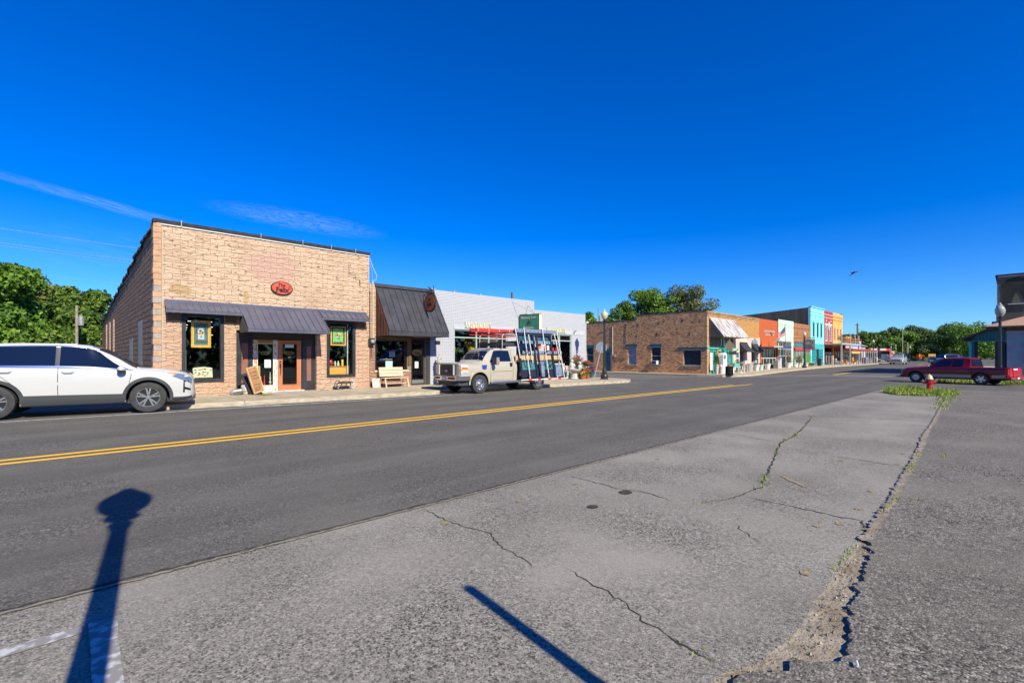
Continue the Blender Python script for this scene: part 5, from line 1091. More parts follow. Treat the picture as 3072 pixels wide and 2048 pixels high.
def cut_body(mb, name, parent, arches, hw, boxes=()):
    """cut wheel arches (x, z, radius) from both sides and keep the result as one mesh"""
    o = mb.build(name, None, sharp=28); mats = list(mb.mats)
    cm = MB()
    for (x, z, rad) in arches:
        for s in (1, -1):
            y0, y1 = (hw-.34)*s, (hw+.2)*s
            pts = [(x+rad*math.cos(2*math.pi*k/28), z+rad*math.sin(2*math.pi*k/28)) for k in range(28)]
            cm.prism(pts, 'y', min(y0, y1), max(y0, y1), 'rubber')
    for b in boxes: cm.box(*b, 'black')
    cmb = cm.build('cutter')
    for mm in mats:
        if MATS[mm].name not in [q.name for q in cmb.data.materials]: cmb.data.materials.append(MATS[mm])
    for mm in ('rubber', 'black'):
        if mm not in [q.name for q in o.data.materials]: o.data.materials.append(MATS[mm])
    md = o.modifiers.new('b', 'BOOLEAN'); md.operation = 'DIFFERENCE'; md.object = cmb; md.solver = 'EXACT'; md.material_mode = 'TRANSFER'
    bmc = bmesh.new(); bmc.from_mesh(cmb.data); bmesh.ops.recalc_face_normals(bmc, faces=bmc.faces[:]); bmc.to_mesh(cmb.data); bmc.free()
    bmo = bmesh.new(); bmo.from_mesh(o.data); bmesh.ops.recalc_face_normals(bmo, faces=bmo.faces[:]); bmo.to_mesh(o.data); bmo.free()
    bpy.context.view_layer.update(); dg = bpy.context.evaluated_depsgraph_get()
    me = bpy.data.meshes.new_from_object(o.evaluated_get(dg)); bpy.data.objects.remove(o); bpy.data.objects.remove(cmb)
    me.set_sharp_from_angle(angle=R(28)); me.name = name
    r = bpy.data.objects.new(name, me); COL.objects.link(r); r.parent = parent; return r
def wheel(parent, x, y, rad, w, side, style='alloy', rimr=None, name='wheel'):
    """axle along y; side -1 faces -y"""
    rimr = rimr or rad*.62
    t = MB(); M_ = Tm(x, y, rad, rx=R(90)*(-side))
    t.lathe([(rimr, -w/2), (rad*.93, -w/2+.01), (rad, -w/2+.04), (rad, w/2-.04), (rad*.97, w/2-.01), (rad*.80, w/2+.004), (rimr*1.02, w/2-.005), (rimr, w/2-.03), (rimr, -w/2)], 'rubber', 36, M_)
    o = t.build(name, parent); rm = MB()
    rm.lathe([(0, -.02), (rimr*.98, -.02), (rimr*.98, w/2-.06)], 'black', 24, M_, False)
    rm.lathe([(rimr*.93, w/2-.03), (rimr, w/2-.012), (rimr*1.01, w/2-.012), (rimr*1.01, w/2-.04), (rimr*.93, w/2-.04), (rimr*.93, w/2-.03)], 'alloy', 32, M_)
    z = w/2-.035
    if style == 'spoke10':
        for k in range(5):
            for d in (-.16, .16):
                q = 2*math.pi*k/5+.3; a0, a1 = q+d*.5, q+d*1.15
                p = [(.05*math.cos(a0-.35), .05*math.sin(a0-.35)), (rimr*.95*math.cos(a1-.075), rimr*.95*math.sin(a1-.075)), (rimr*.95*math.cos(a1+.075), rimr*.95*math.sin(a1+.075)), (.05*math.cos(a0+.35), .05*math.sin(a0+.35))]
                rm.prism(p, 'z', z-.02, z, 'alloy', M_)
        rm.lathe([(0, z+.006), (.04, z+.005), (.055, z-.01)], 'alloy', 12, M_)
    elif style == 'steel8':
        rm.lathe([(.06, z+.02), (.09, z+.035), (.10, z-.02), (rimr*.55, z-.02), (rimr*.62, z+.01), (rimr*.93, z-.01)], 'alloy', 32, M_)
        for k in range(4): q = 2*math.pi*k/4+.6; rm.ell((rimr*.72*math.cos(q), rimr*.72*math.sin(q), z+.004), (.035, .035, .006), 'black', 8, 4, M=M_)
        rm.lathe([(0, z+.05), (.05, z+.045), (.062, z)], 'chrome', 14, M_)
        for k in range(8): q = 2*math.pi*k/8; rm.ell((.085*math.cos(q), .085*math.sin(q), z+.03), (.012, .012, .012), 'chrome', 6, 4, M=M_)
    elif style == 'five':
        for k in range(5):
            q = 2*math.pi*k/5+.3; p = [(.05*math.cos(q-.9), .05*math.sin(q-.9)), (rimr*.95*math.cos(q-.27), rimr*.95*math.sin(q-.27)), (rimr*.95*math.cos(q+.27), rimr*.95*math.sin(q+.27)), (.05*math.cos(q+.9), .05*math.sin(q+.9))]
            rm.prism(p, 'z', z-.03, z-.005, 'alloy', M_)
        rm.lathe([(0, z+.006), (.05, z+.004), (.06, z-.02)], 'chrome', 12, M_)
    else:
        rm.lathe([(0, z), (rimr*.9, z-.02)], 'steel', 20, M_)
    rm.build('rim', o); return o
def arch_trim(mb, body, x, z, r0, r1, side, m, a0=-8, a1=188, off=.012):
    P = [[], []]
    for i in range(25):
        q = R(a0+(a1-a0)*i/24)
        for k, rad in enumerate((r0, r1)):
            px_, pz = x+rad*math.cos(q), z+rad*math.sin(q)
            S = body.sec(px_); y = S[4][0]
            for j in range(2, 6):
                if S[j][1] <= pz <= S[j+1][1]: t = (pz-S[j][1])/(S[j+1][1]-S[j][1]); y = S[j][0]*(1-t)+S[j+1][0]*t
            if pz < S[2][1]: y = S[2][0]
            P[k].append((px_, (y+off)*side, pz))
    inner = [(p[0], p[1]-.05*side, p[2]) for p in P[0]]; mb.grid([inner, P[0], P[1], [(p[0], p[1]-.02*side, p[2]) for p in P[1]]], m, True)

# ---- white SUV, parked at left, nose to the right
def make_white_suv():
    t = thing('white_suv', 'large pearl white SUV with grey wheel arches parked beside the tan block shop', 'suv', (.0, 0, 0))
    st = [(-2.50, .45, 1.02, 1.10, .78, .60), (-2.44, .40, 1.08, 1.22, .88, .66), (-2.2, .33, 1.18, 1.60, .93, .64), (-1.9, .28, 1.18, 1.69, .95, .68), (-1.2, .25, 1.16, 1.745, .965, .70), (-.4, .25, 1.14, 1.765, .965, .71), (.15, .25, 1.12, 1.735, .965, .70), (.45, .25, 1.10, 1.63, .965, .70), (.8, .25, 1.085, 1.43, .965, .74), (1.22, .26, 1.055, 1.16, .965, .82), (1.6, .26, 1.01, 1.13, .96, .78), (2.0, .26, .98, 1.07, .93, .72), (2.22, .27, .93, 1.00, .87, .66), (2.33, .30, .86, .91, .78, .58), (2.38, .36, .70, .78, .66, .5)]
    b = Body(st); mb = b.mesh('car_white'); ax, rx = 1.40, -1.39; rr_ = .385
    body = cut_body(mb, 'body', t, [(ax, .385, .455), (rx, .385, .455)], .965)
    for s, _ in ((-1, 0), (1, 0)):
        g = MB(); b.panel(g, [(1.02, 7.1), (-.28, 7.1), (-.28, 7.97), (.42, 7.97)], 'car_glass', s); 
        g2 = MB(); b.panel(g2, [(-.36, 7.1), (-1.42, 7.1), (-1.42, 7.97), (-.36, 7.97)], 'car_glass', s)
        g3 = MB(); b.panel(g3, [(-1.5, 7.12), (-2.12, 7.2), (-2.0, 7.93), (-1.5, 7.97)], 'car_glass', s)
        for gg_ in (g, g2, g3): gg_.build('side_window', t)
        k = MB(); b.panel(k, [(1.14, 6.93), (-2.2, 7.0), (-2.2, 7.1), (1.05, 7.1)], 'chrome', s, .009); b.panel(k, [(-.27, 7.1), (-.37, 7.1), (-.37, 7.92), (-.27, 7.92)], 'car_black', s, .005); b.panel(k, [(-1.41, 7.1), (-1.51, 7.1), (-1.51, 7.92), (-1.41, 7.92)], 'car_black', s, .005)
        b.panel(k, [(.45, 7.98), (-2.0, 7.98), (-2.0, 8.02), (.45, 8.02)], 'chrome', s, .008); k.build('window_trim', t)
        k = MB(); arch_trim(k, b, ax, .385, .45, .525, s, 'cladding'); arch_trim(k, b, rx, .385, .45, .525, s, 'cladding')
        b.panel(k, [(.93, 1.6), (-.92, 1.6), (-.92, 2.85), (.93, 2.85)], 'cladding', s, .02); b.panel(k, [(1.92, 1.5), (2.33, 1.6), (2.33, 2.3), (1.9, 2.3)], 'cladding', s, .012); k.build('cladding', t)
        k = MB(); b.strip(k, [(.98, 2.9), (1.06, 5.0), (1.04, 6.9)], .012, 'black', s); b.strip(k, [(-.30, 2.85), (-.30, 6.95)], .012, 'black', s); b.strip(k, [(-.98, 3.6), (-1.32, 4.9), (-1.40, 6.95)], .012, 'black', s); b.strip(k, [(1.1, 6.2), (1.95, 6.6)], .006, 'black', s); k.build('door_gap', t)
        for hx in (-.48, -1.58 if False else .62):
            pass
        for hx in (-.14, -1.2):
            hz = b.pt(hx, 5.55, s); k = MB(); k.tube([(hx-.10, hz[1]+.004*s, hz[2]-.03), (hx-.05, hz[1]+.035*s, hz[2]-.03), (hx+.08, hz[1]+.035*s, hz[2]-.03), (hx+.13, hz[1]+.004*s, hz[2]-.03)], [.016, .032, .032, .016], 'car_white', 8); k.build('door_handle', t)
        k = MB(); b.panel(k, [(1.90, 5.0), (2.32, 4.3), (2.33, 5.6), (2.02, 6.3)], 'headlamp', s, .012); b.panel(k, [(1.72, 5.6), (1.90, 5.0), (2.02, 6.3), (1.80, 6.1)], 'amber', s, .012); k.ell((2.2, .885*s, .90), (.05, .03, .03), 'lamp_lens', 8, 6); k.build('headlight', t)
        k = MB(); b.panel(k, [(2.14, 3.4), (2.30, 3.2), (2.30, 3.5), (2.17, 3.7)], 'black', s, .009); b.panel(k, [(2.13, 2.9), (2.17, 2.9), (2.17, 4.3), (2.14, 4.3)], 'black', s, .009); b.panel(k, [(2.14, 4.3), (2.29, 4.65), (2.29, 4.75), (2.14, 4.5)], 'black', s, .01); k.build('fog_lamp_recess', t)
        k = MB(); k.ell((.88, .995*s+.06*s, 1.12), (.09, .13, .085), 'car_white', 14, 8); k.box(.80, .86, .93*s-.0, 1.10*s, 1.05, 1.07, 'cladding') if s > 0 else k.box(.80, .86, 1.10*s, .93*s, 1.05, 1.07, 'cladding'); k.ell((.875, .995*s+.06*s, 1.085), (.092, .128, .055), 'cladding', 14, 8); k.build('wing_mirror', t)
        k = MB(); b.panel(k, [(-2.44, 5.2), (-2.25, 5.4), (-2.25, 6.9), (-2.44, 6.6)], 'red_lens', s, .012); k.build('tail_light', t)
        for wx in (ax, rx): wheel(t, wx, .845*s, rr_, .235, s, 'spoke10', .245)
    g = MB(); b.panel(g, [(1.16, 8.3), (1.16, 10.99), (.42, 10.99), (.42, 8.4)], 'car_glass', 1); b.panel(g, [(1.16, 8.3), (1.16, 10.99), (.42, 10.99), (.42, 8.4)], 'car_glass', -1); g.build('windscreen', t)
    k = MB(); k.box(2.25, 2.38, -.5, .5, .42, .62, 'black'); k.box(2.2, 2.40, -.62, .62, .28, .36, 'cladding'); k.build('grille', t)
    k = MB()
    for s in (-1, 1): k.tube([(-1.9, .60*s, 1.70), (-1.0, .61*s, 1.745), (.0, .61*s, 1.74)], .012, 'car_white', 6)
    k.build('roof_rail', t); return t
suv = make_white_suv()
suv.scale = (1.10, 1.06, 1.09); suv.location = (.36, 17.98, .02); suv.rotation_euler = (0, 0, R(-10))

# ---- beige flat bed pickup with glass rack
def make_pickup_truck():
    t = thing('glazier_truck', 'beige pickup truck with a side rack carrying glass sheets before the white store', 'truck', (0, 0, 0))
    # front axle x=0, cab behind
    st = [(.98, .62, 1.22, 1.27, .88, .78), (.92, .58, 1.25, 1.31, .95, .80), (.6, .55, 1.24, 1.345, .98, .80), (.0, .52, 1.21, 1.36, .985, .80), (-.18, .50, 1.22, 1.38, .985, .82), (-.42, .45, 1.24, 1.64, .985, .76), (-.68, .45, 1.25, 1.87, .985, .73), (-.86, .45, 1.25, 1.95, .985, .72), (-1.3, .45, 1.26, 1.975, .985, .715), (-1.8, .45, 1.26, 1.965, .985, .715), (-2.08, .45, 1.26, 1.94, .98, .72), (-2.17, .47, 1.25, 1.80, .97, .76)]
    b = Body(st, .09); mb = b.mesh('car_beige'); rr_ = .40
    cut_body(mb, 'body', t, [(0, .42, .50)], .985)
    for s in (1, -1):
        g = MB(); b.panel(g, [(-.60, 7.12), (-1.86, 7.12), (-1.82, 7.94), (-.93, 7.94)], 'car_glass', s); g.build('side_window', t)
        k = MB(); b.strip(k, [(-.62, 2.2), (-.60, 6.9)], .014, 'black', s); b.strip(k, [(-1.93, 2.2), (-1.93, 7.97)], .014, 'black', s); b.strip(k, [(-.62, 2.2), (-1.93, 2.2)], .012, 'black', s); b.strip(k, [(-.3, 5.85), (.85, 5.85)], .005, 'black', s); k.build('door_gap', t)
        k = MB(); b.panel(k, [(-.7, 3.9), (-1.88, 3.9), (-1.88, 4.06), (-.7, 4.06)], 'car_beige', s, .018); arch_trim(k, b, 0, .42, .495, .56, s, 'car_beige', -4, 184, .035); k.build('fender_flare', t)
        hz = b.pt(-1.8, 5.3, s); k = MB(); k.box(-1.86, -1.73, min(hz[1], hz[1]+.03*s), max(hz[1], hz[1]+.03*s), hz[2]-.08, hz[2]+.09, 'black'); k.build('door_handle', t)
        k = MB(); b.panel(k, [(-.12, 5.0), (-.40, 5.0), (-.44, 5.75), (-.10, 5.75)], 'stop_back', s, .010); b.panel(k, [(-.15, 4.4), (-.36, 4.4), (-.42, 5.7), (-.12, 5.7)], 'emblem_blue', s, .014); k.build('badge', t)
        k = MB(); y0, y1 = 1.05*s, 1.33*s; k.box(-.78, -.66, min(y0, y1), max(y0, y1), 1.22, 1.56, 'black'); k.box(-.80, -.64, min(1.30*s, 1.335*s), max(1.30*s, 1.335*s), 1.24, 1.54, 'stop_back'); k.box(-.66, -.64, min(y0, y1), max(y0, y1), 1.24, 1.54, 'cladding'); k.ell((-.79, 1.30*s, 1.36), (.05, .05, .10), 'amber', 10, 6); k.tube([(-.7, .96*s, 1.3), (-.7, 1.1*s, 1.3)], .03, 'black', 6); k.tube([(-.7, .96*s, 1.42), (-.7, 1.1*s, 1.45)], .02, 'black', 6); k.build('wing_mirror', t)
        k = MB(); k.box(.86, .965, min(.64*s, .95*s), max(.64*s, .95*s), .84, 1.20, 'lamp_lens'); b.panel(k, [(.955, 3.55), (.60, 3.55), (.62, 5.75), (.955, 5.75)], 'lamp_lens', s, .012); b.panel(k, [(.955, 4.2), (.62, 4.2), (.64, 4.75), (.955, 4.75)], 'amber', s, .018); k.box(.9, .972, min(.66*s, .955*s), max(.66*s, .955*s), .98, 1.04, 'amber'); k.build('headlight', t)
        k = MB(); k.tube([(-.55, 1.06*s, .44), (-.62, 1.12*s, .46), (-2.2, 1.12*s, .46), (-2.28, 1.06*s, .44)], .055, 'alloy', 8); k.build('running_board', t)
        wheel(t, 0, .90*s, rr_, .25, s, 'steel8', .23); wheel(t, -3.52, .88*s, rr_, .25, s, 'steel8', .23)
    g = MB()
    for s in (1, -1): b.panel(g, [(-.26, 8.3), (-.26, 10.99), (-.88, 10.99), (-.98, 8.5)], 'car_glass', s)
    g.build('windscreen', t)
    k = MB(); k.box(.93, 1.03, -.64, .64, .78, 1.25, 'cladding')
    for z in (.86, .99, 1.12): k.box(1.031, 1.05, -.50, .50, z-.02, z+.045, 'black')
    k.box(1.031, 1.07, .50, .58, .80, 1.23, 'silver_paint'); k.box(1.031, 1.07, -.58, -.50, .80, 1.23, 'silver_paint'); G_ = k.build('grille', t, mod=.012)
    k = MB(); k.ell((1.075, 0, .97), (.012, .12, .05), 'chrome', 16, 8); k.ell((1.082, 0, .97), (.010, .10, .038), 'emblem_blue', 16, 8); k.build('badge', G_)
    k = MB(); k.prism([(.5, -1.0), (.86, -1.0), (1.12, -.8), (1.18, 0), (1.12, .8), (.86, 1.0), (.5, 1.0), (.5, .9), (.8, .88), (.95, .7), (.95, -.7), (.8, -.88), (.5, -.9)], 'z', .56, .76, 'chrome'); o = k.build('front_bumper', t, mod=.02)
    k = MB(); k.box(1.14, 1.185, -.16, .16, .58, .72, 'emblem_blue'); k.box(1.1862, 1.188, -.12, .12, .62, .68, 'white_trim'); k.build('number_plate', o)
    k = MB()
    for y in (-.6, -.38, .38, .6): k.box(1.1, 1.165, y-.09, y+.09, .62, .71, 'black')
    k.prism([(.55, -.9), (.95, -.8), (1.1, -.5), (1.1, .5), (.95, .8), (.55, .9)], 'z', .36, .55, 'cladding'); k.build('air_dam', o)
    # chassis, bed and body side
    k = MB(); k.box(-4.7, -2.3, -.5, .5, .5, .62, 'black'); k.box(-3.6, -3.44, -.8, .8, .34, .46, 'black'); k.box(-2.3, .6, -.6, .6, .35, .55, 'black'); k.build('chassis', t)
    k = MB(); k.box(-4.75, -2.42, -1.0, 1.0, .62, .70, 'cladding'); k.box(-4.75, -2.42, .86, .98, .70, 1.22, 'car_beige'); k.box(-4.75, -2.42, -.98, -.86, .70, 1.22, 'car_beige'); k.box(-2.50, -2.42, -.86, .86, .70, 1.3, 'cladding'); k.build('flat_bed', t)
    # overhead rack with lumber rail and front hoop
    k = MB()
    for y in (-.82, .82):
        k.tube([(-1.4, y, 1.93), (-1.4, y, 2.5), (-1.52, y, 2.64), (-4.7, y, 2.70)], .024, 'galv', 8)
        for x in (-2.45, -4.6): k.tube([(x, y, .7), (x, y, 2.68)], .028, 'steel', 8)
    k.build('rack_frame', t)
    k = MB()
    for y in (.35, .78): k.box(-4.6, .05, y-.03, y+.03, 2.66, 2.80, 'rack_red'); k.box(-4.6, .05, y-.035, y+.035, 2.71, 2.725, 'brown_panel')
    for x in [.05-.32*i for i in range(15)]: k.tube([(x, .35, 2.72), (x, .78, 2.72)], .018, 'rack_red', 6)
    for x in [.0-.6*i for i in range(8)]: k.box(x-.06, x-.03, .812, .816, 2.67, 2.79, 'stone_white')
    k.build('ladder', t)
    k = MB()
    for y, z in ((.6, 2.6), (.4, 2.56), (.2, 2.62), (-.3, 2.58)): k.tube([(-4.6, y, z), (-2.6, y-.1, z-.05), (-.4, y, z-.02)], .018, 'rack_red', 5)
    for y in (.86,): k.tube([(-2.6, y, 2.6), (-1.6, y, 2.66), (-1.2, y, 2.62)], .025, 'black', 6)
    k.build('strap', t)
    k = MB(); k.box(-1.42, -1.38, -.8, .8, 2.06, 2.2, 'cladding')
    k.box(-2.4, -1.43, .79, .82, 2.08, 2.2, 'cladding')
    k.box(-2.46, -2.42, -.8, .8, 2.05, 2.3, 'cladding'); k.each('headboard', t)
    # the glass rack on the near side (local +y faces the camera because the truck points left)
    RX0, RX1, YB, YT, ZB, ZT = -5.52, -2.45, 1.16, .90, .50, 2.86
    def rp(x, z, o=0): f = (z-ZB)/(ZT-ZB); return (x+.38, YB+(YT-YB)*f+o, z)
    k = MB(); 
    for x0, x1, z0, z1 in ((RX0+.25, RX1, 2.70, 2.86), (RX0+.05, -4.95, 2.18, 2.32), (-4.8, -3.7, 2.18, 2.32), (-3.62, -2.9, 2.18, 2.32), (RX0, -4.95, 1.70, 1.84), (-4.85, -3.7, 1.70, 1.84), (-3.6, -2.85, 1.70, 1.84), (RX0, -5.0, .62, 1.2), (-4.2, -3.92, .62, 1.28)):
        k.add([rp(x0, z0, .0), rp(x1, z0, .0), rp(x1, z1, .0), rp(x0, z1, .0), rp(x0, z0, -.03), rp(x1, z0, -.03), rp(x1, z1, -.03), rp(x0, z1, -.03)], [(0, 1, 2, 3), (4, 5, 6, 7), (0, 4, 5, 1), (3, 2, 6, 7), (0, 3, 7, 4), (1, 5, 6, 2)], 'rack_blue')
        n_ = max(2, int((x1-x0)/.28))
        for i in range(n_):
            c = rp(x0+(i+.5)*(x1-x0)/n_, (z0+z1)/2 if z1-z0 < .3 else z0+.1, .004); k.ell(c, (.028, .008, .028), 'black', 8, 5)
            if z1-z0 > .3: c = rp(x0+(i+.5)*(x1-x0)/n_, z1-.1, .004); k.ell(c, (.028, .008, .028), 'black', 8, 5)
    k.build('padded_rail', t)
    k = MB()
    def leanbar(xa, xb, w, za, zb, m, o=.0, th=.05):
        vs = []
        for oo in (o, o-th):
            for x, z in ((xa-w/2, za), (xa+w/2, za), (xb+w/2, zb), (xb-w/2, zb)): vs.append(rp(x, z, oo))
        k.add(vs, [(0, 1, 2, 3), (7, 6, 5, 4), (0, 4, 5, 1), (1, 5, 6, 2), (2, 6, 7, 3), (3, 7, 4, 0)], m)
    for xa, xb in ((-2.74, -2.58), (-3.73, -3.57), (-3.95, -3.79), (-4.93, -4.75)): leanbar(xa, xb, .11, .6, 2.70, 'rack_navy', .012)
    leanbar(-3.28, -3.28, .95, .58, .95, 'rack_navy', -.04); leanbar(-4.5, -4.5, .95, .58, .95, 'rack_navy', -.04); leanbar(-3.15, -3.15, 1.2, 2.58, 2.70, 'rack_navy', .01); leanbar(-4.3, -4.3, 1.1, 2.55, 2.68, 'rack_navy', .01)
    k.build('rack_post', t)
    k = MB()
    for xa, xb, za, zb in ((-3.16, -2.98, .50, 2.92), (-4.42, -4.20, .50, 2.92), (-2.62, -2.44, 1.5, 2.86), (-5.50, -5.24, .55, 2.75), (-3.4, -3.25, 1.3, 2.6), (-5.3, -5.0, 1.4, 2.7)): k.tube([rp(xa, za, .06), rp(xb, zb, .06)], .024, 'silver_paint', 8)
    k.tube([rp(RX1-.1, ZB, .08), rp(RX0-.2, ZB, .08)], .03, 'silver_paint', 8)
    for x in (-3.1, -3.7, -4.4, -5.1): k.box(x+.29, x+.47, YB+.03, YB+.13, ZB-.04, ZB+.05, 'rack_red')
    k.build('clamp_pole', t)
    k = MB(); leanbar(-3.25, -3.25, 1.0, .96, 1.32, 'sheet_glass', -.06, .02); leanbar(-4.55, -4.5, 1.0, .96, 1.32, 'sheet_glass', -.06, .02); leanbar(-3.25, -3.2, .9, 1.84, 2.18, 'car_glass', -.08, .02); leanbar(-3.2, -3.15, .9, 2.32, 2.6, 'blue_glass', -.08, .02); leanbar(-4.35, -4.3, .9, 2.32, 2.6, 'blue_glass', -.08, .02)
    k.each('glass_sheet', t)
    k = MB(); leanbar(-4.0, -4.0, 3.1, 1.42, 1.64, 'ply', -.07, .03); k.build('timber_board', t)
    k = MB(); leanbar(-4.0, -4.0, 3.0, 1.66, 1.70, 'rubber', -.02); leanbar(-4.0, -4.0, 3.0, 1.34, 1.40, 'rubber', -.02)
    for i in range(9): k.tube([rp(-2.9-.33*i, 1.45, -.02), rp(-2.95-.33*i, 1.2, -.02), rp(-3.05-.33*i, 1.05, -.04)], .014, 'rubber', 5)
    for x, z in ((-3.05, 1.9), (-3.1, 1.78), (-4.35, 1.8), (-4.6, 1.15), (-3.15, .72), (-4.4, .75)): k.tube([rp(x-.12, z+.06, .06), rp(x+.1, z-.05, .06)], .03, 'black', 6)
    k.build('rubber_strap', t)
    k = MB()
    for x, z, m_, a_, b_ in ((-4.15, 2.42, 'petal_yellow', .1, .13), (-4.12, 2.1, 'petal_red', .09, .1), (-4.1, 2.0, 'orange_eq', .08, .06), (-3.9, 1.95, 'hydrant_red', .07, .08), (-4.55, 1.95, 'hydrant_red', .06, .09), (-5.0, 1.9, 'petal_red', .07, .1), (-4.35, 1.1, 'petal_yellow', .08, .12), (-3.4, 1.12, 'mint', .1, .12), (-3.55, 2.05, 'paper', .14, .12), (-4.7, 2.0, 'paper', .1, .12), (-3.2, 1.95, 'hydrant_red', .1, .05), (-5.25, 1.9, 'hydrant_red', .07, .1)):
        c = rp(x, z, -.16); k.box(c[0]-a_, c[0]+a_, c[1]-.05, c[1]+.05, z-b_, z+b_, m_)
    k.each('supply_box', t)
    return t
truck = make_pickup_truck(); truck.location = (12.90, 16.62, 0); truck.rotation_euler = (0, 0, R(178.5))

# ---- maroon extended cab pickup
def make_red_pickup():
    t = thing('red_pickup', 'dark red extended cab pickup with silver lower stripe crossing at the junction', 'pickup', (0, 0, 0))
    st = [(2.02, .42, .72, .80, .68, .58), (1.95, .36, .78, .87, .78, .62), (1.6, .33, .86, .96, .84, .68), (1.0, .32, .90, 1.02, .86, .70), (.62, .32, .92, 1.06, .86, .72), (.3, .32, .93, 1.28, .86, .66), (-.05, .32, .94, 1.52, .86, .58), (-.4, .32, .95, 1.58, .86, .57), (-1.0, .32, .96, 1.59, .86, .565), (-1.25, .32, .96, 1.575, .86, .57), (-1.40, .32, .96, 1.53, .86, .60), (-1.49, .32, .96, 1.03, .86, .74), (-1.52, .32, .96, 1.0, .86, .78), (-2.6, .34, .965, 1.0, .86, .80), (-3.05, .40, .96, 1.0, .855, .80)]
    b = Body(st, .07); mb = b.mesh('car_red', 60); ax, rx = 1.18, -1.94
    cut_body(mb, 'body', t, [(ax, .36, .40), (rx, .36, .40)], .86, boxes=[(-2.98, -1.58, -.70, .70, .62, 1.4)])
    for s in (1, -1):
        g = MB(); b.panel(g, [(.46, 7.15), (-.55, 7.15), (-.55, 7.88), (.08, 7.88)], 'car_glass', s); g.build('side_window', t)
        g = MB(); b.panel(g, [(-.66, 7.15), (-1.12, 7.15), (-1.1, 7.88), (-.66, 7.88)], 'car_glass', s); g.build('side_window', t)
        k = MB(); b.panel(k, [(.72, 2.1), (-1.50, 2.1), (-1.50, 3.2), (.72, 3.2)], 'car_silver', s, .012); b.panel(k, [(-2.4, 2.1), (-2.98, 2.1), (-2.98, 3.2), (-2.4, 3.2)], 'car_silver', s, .012); k.build('lower_stripe', t)
        k = MB(); b.strip(k, [(.60, 2.0), (.55, 6.9)], .012, 'black', s); b.strip(k, [(-.60, 2.0), (-.60, 7.9)], .012, 'black', s); b.strip(k, [(-1.24, 2.0), (-1.24, 6.8)], .012, 'black', s); b.strip(k, [(-1.54, 2.0), (-1.54, 6.9)], .03, 'black', s); k.build('door_gap', t)
        k = MB(); b.panel(k, [(-.36, 5.2), (-.54, 5.2), (-.54, 5.6), (-.36, 5.6)], 'black', s, .02); k.build('door_handle', t)
        k = MB(); b.panel(k, [(1.72, 5.0), (2.0, 4.9), (2.0, 6.2), (1.74, 6.3)], 'amber', s, .01); k.build('headlight', t)
        k = MB(); k.box(-3.08, -2.96, min(.70*s, .865*s), max(.70*s, .865*s), .62, .93, 'red_lens'); k.build('tail_light', t)
        k = MB(); k.ell((.42, .98*s, 1.02), (.06, .11, .08), 'car_black', 10, 6); k.build('wing_mirror', t)
        k = MB(); arch_trim(k, b, ax, .36, .395, .44, s, 'car_red', -4, 184, .02); arch_trim(k, b, rx, .36, .395, .44, s, 'car_red', -4, 184, .02); k.build('fender_flare', t)
        wheel(t, ax, .76*s, .335, .215, s, 'plain', .20); wheel(t, rx, .76*s, .335, .215, s, 'five', .21)
    g = MB()
    for s in (1, -1): b.panel(g, [(.56, 8.3), (.56, 10.99), (.0, 10.99), (-.02, 8.4)], 'car_glass', s)
    g.build('windscreen', t)
    g = MB(); g.add([(-1.51, .66, 1.07), (-1.51, -.66, 1.07), (-1.445, -.53, 1.48), (-1.445, .53, 1.48), (-1.40, .66, 1.07), (-1.40, -.66, 1.07), (-1.40, -.53, 1.48), (-1.40, .53, 1.48)], [(0, 3, 2, 1), (0, 4, 7, 3), (1, 2, 6, 5), (3, 7, 6, 2)], 'car_glass'); g.build('rear_window', t)
    k = MB(); k.box(-3.09, -3.04, -.69, .69, .52, .99, 'car_red_bright'); k.box(-3.10, -3.091, -.28, .28, .88, .95, 'paper_blue'); k.box(-3.10, -3.091, .3, .5, .60, .615, 'chrome'); k.build('tailgate', t)
    k = MB(); k.box(-3.22, -3.03, -.86, .86, .36, .50, 'car_red_bright'); k.box(-3.235, -3.22, -.15, .15, .36, .47, 'white_trim'); k.tube([(-3.2, 0, .38), (-3.42, 0, .36)], .03, 'steel', 6); k.build('rear_bumper', t, mod=.015)
    k = MB(); k.box(1.9, 2.06, -.76, .76, .34, .50, 'car_red'); k.box(2.0, 2.04, -.55, .55, .55, .76, 'black'); k.box(-2.9, 1.6, -.5, .5, .28, .40, 'black'); k.build('front_bumper', t, mod=.015)
    return t
rp_ = make_red_pickup(); rp_.location = (38.0, 2.75, 0); rp_.rotation_euler = (0, 0, R(72)); rp_.scale = (.96, .96, .96)

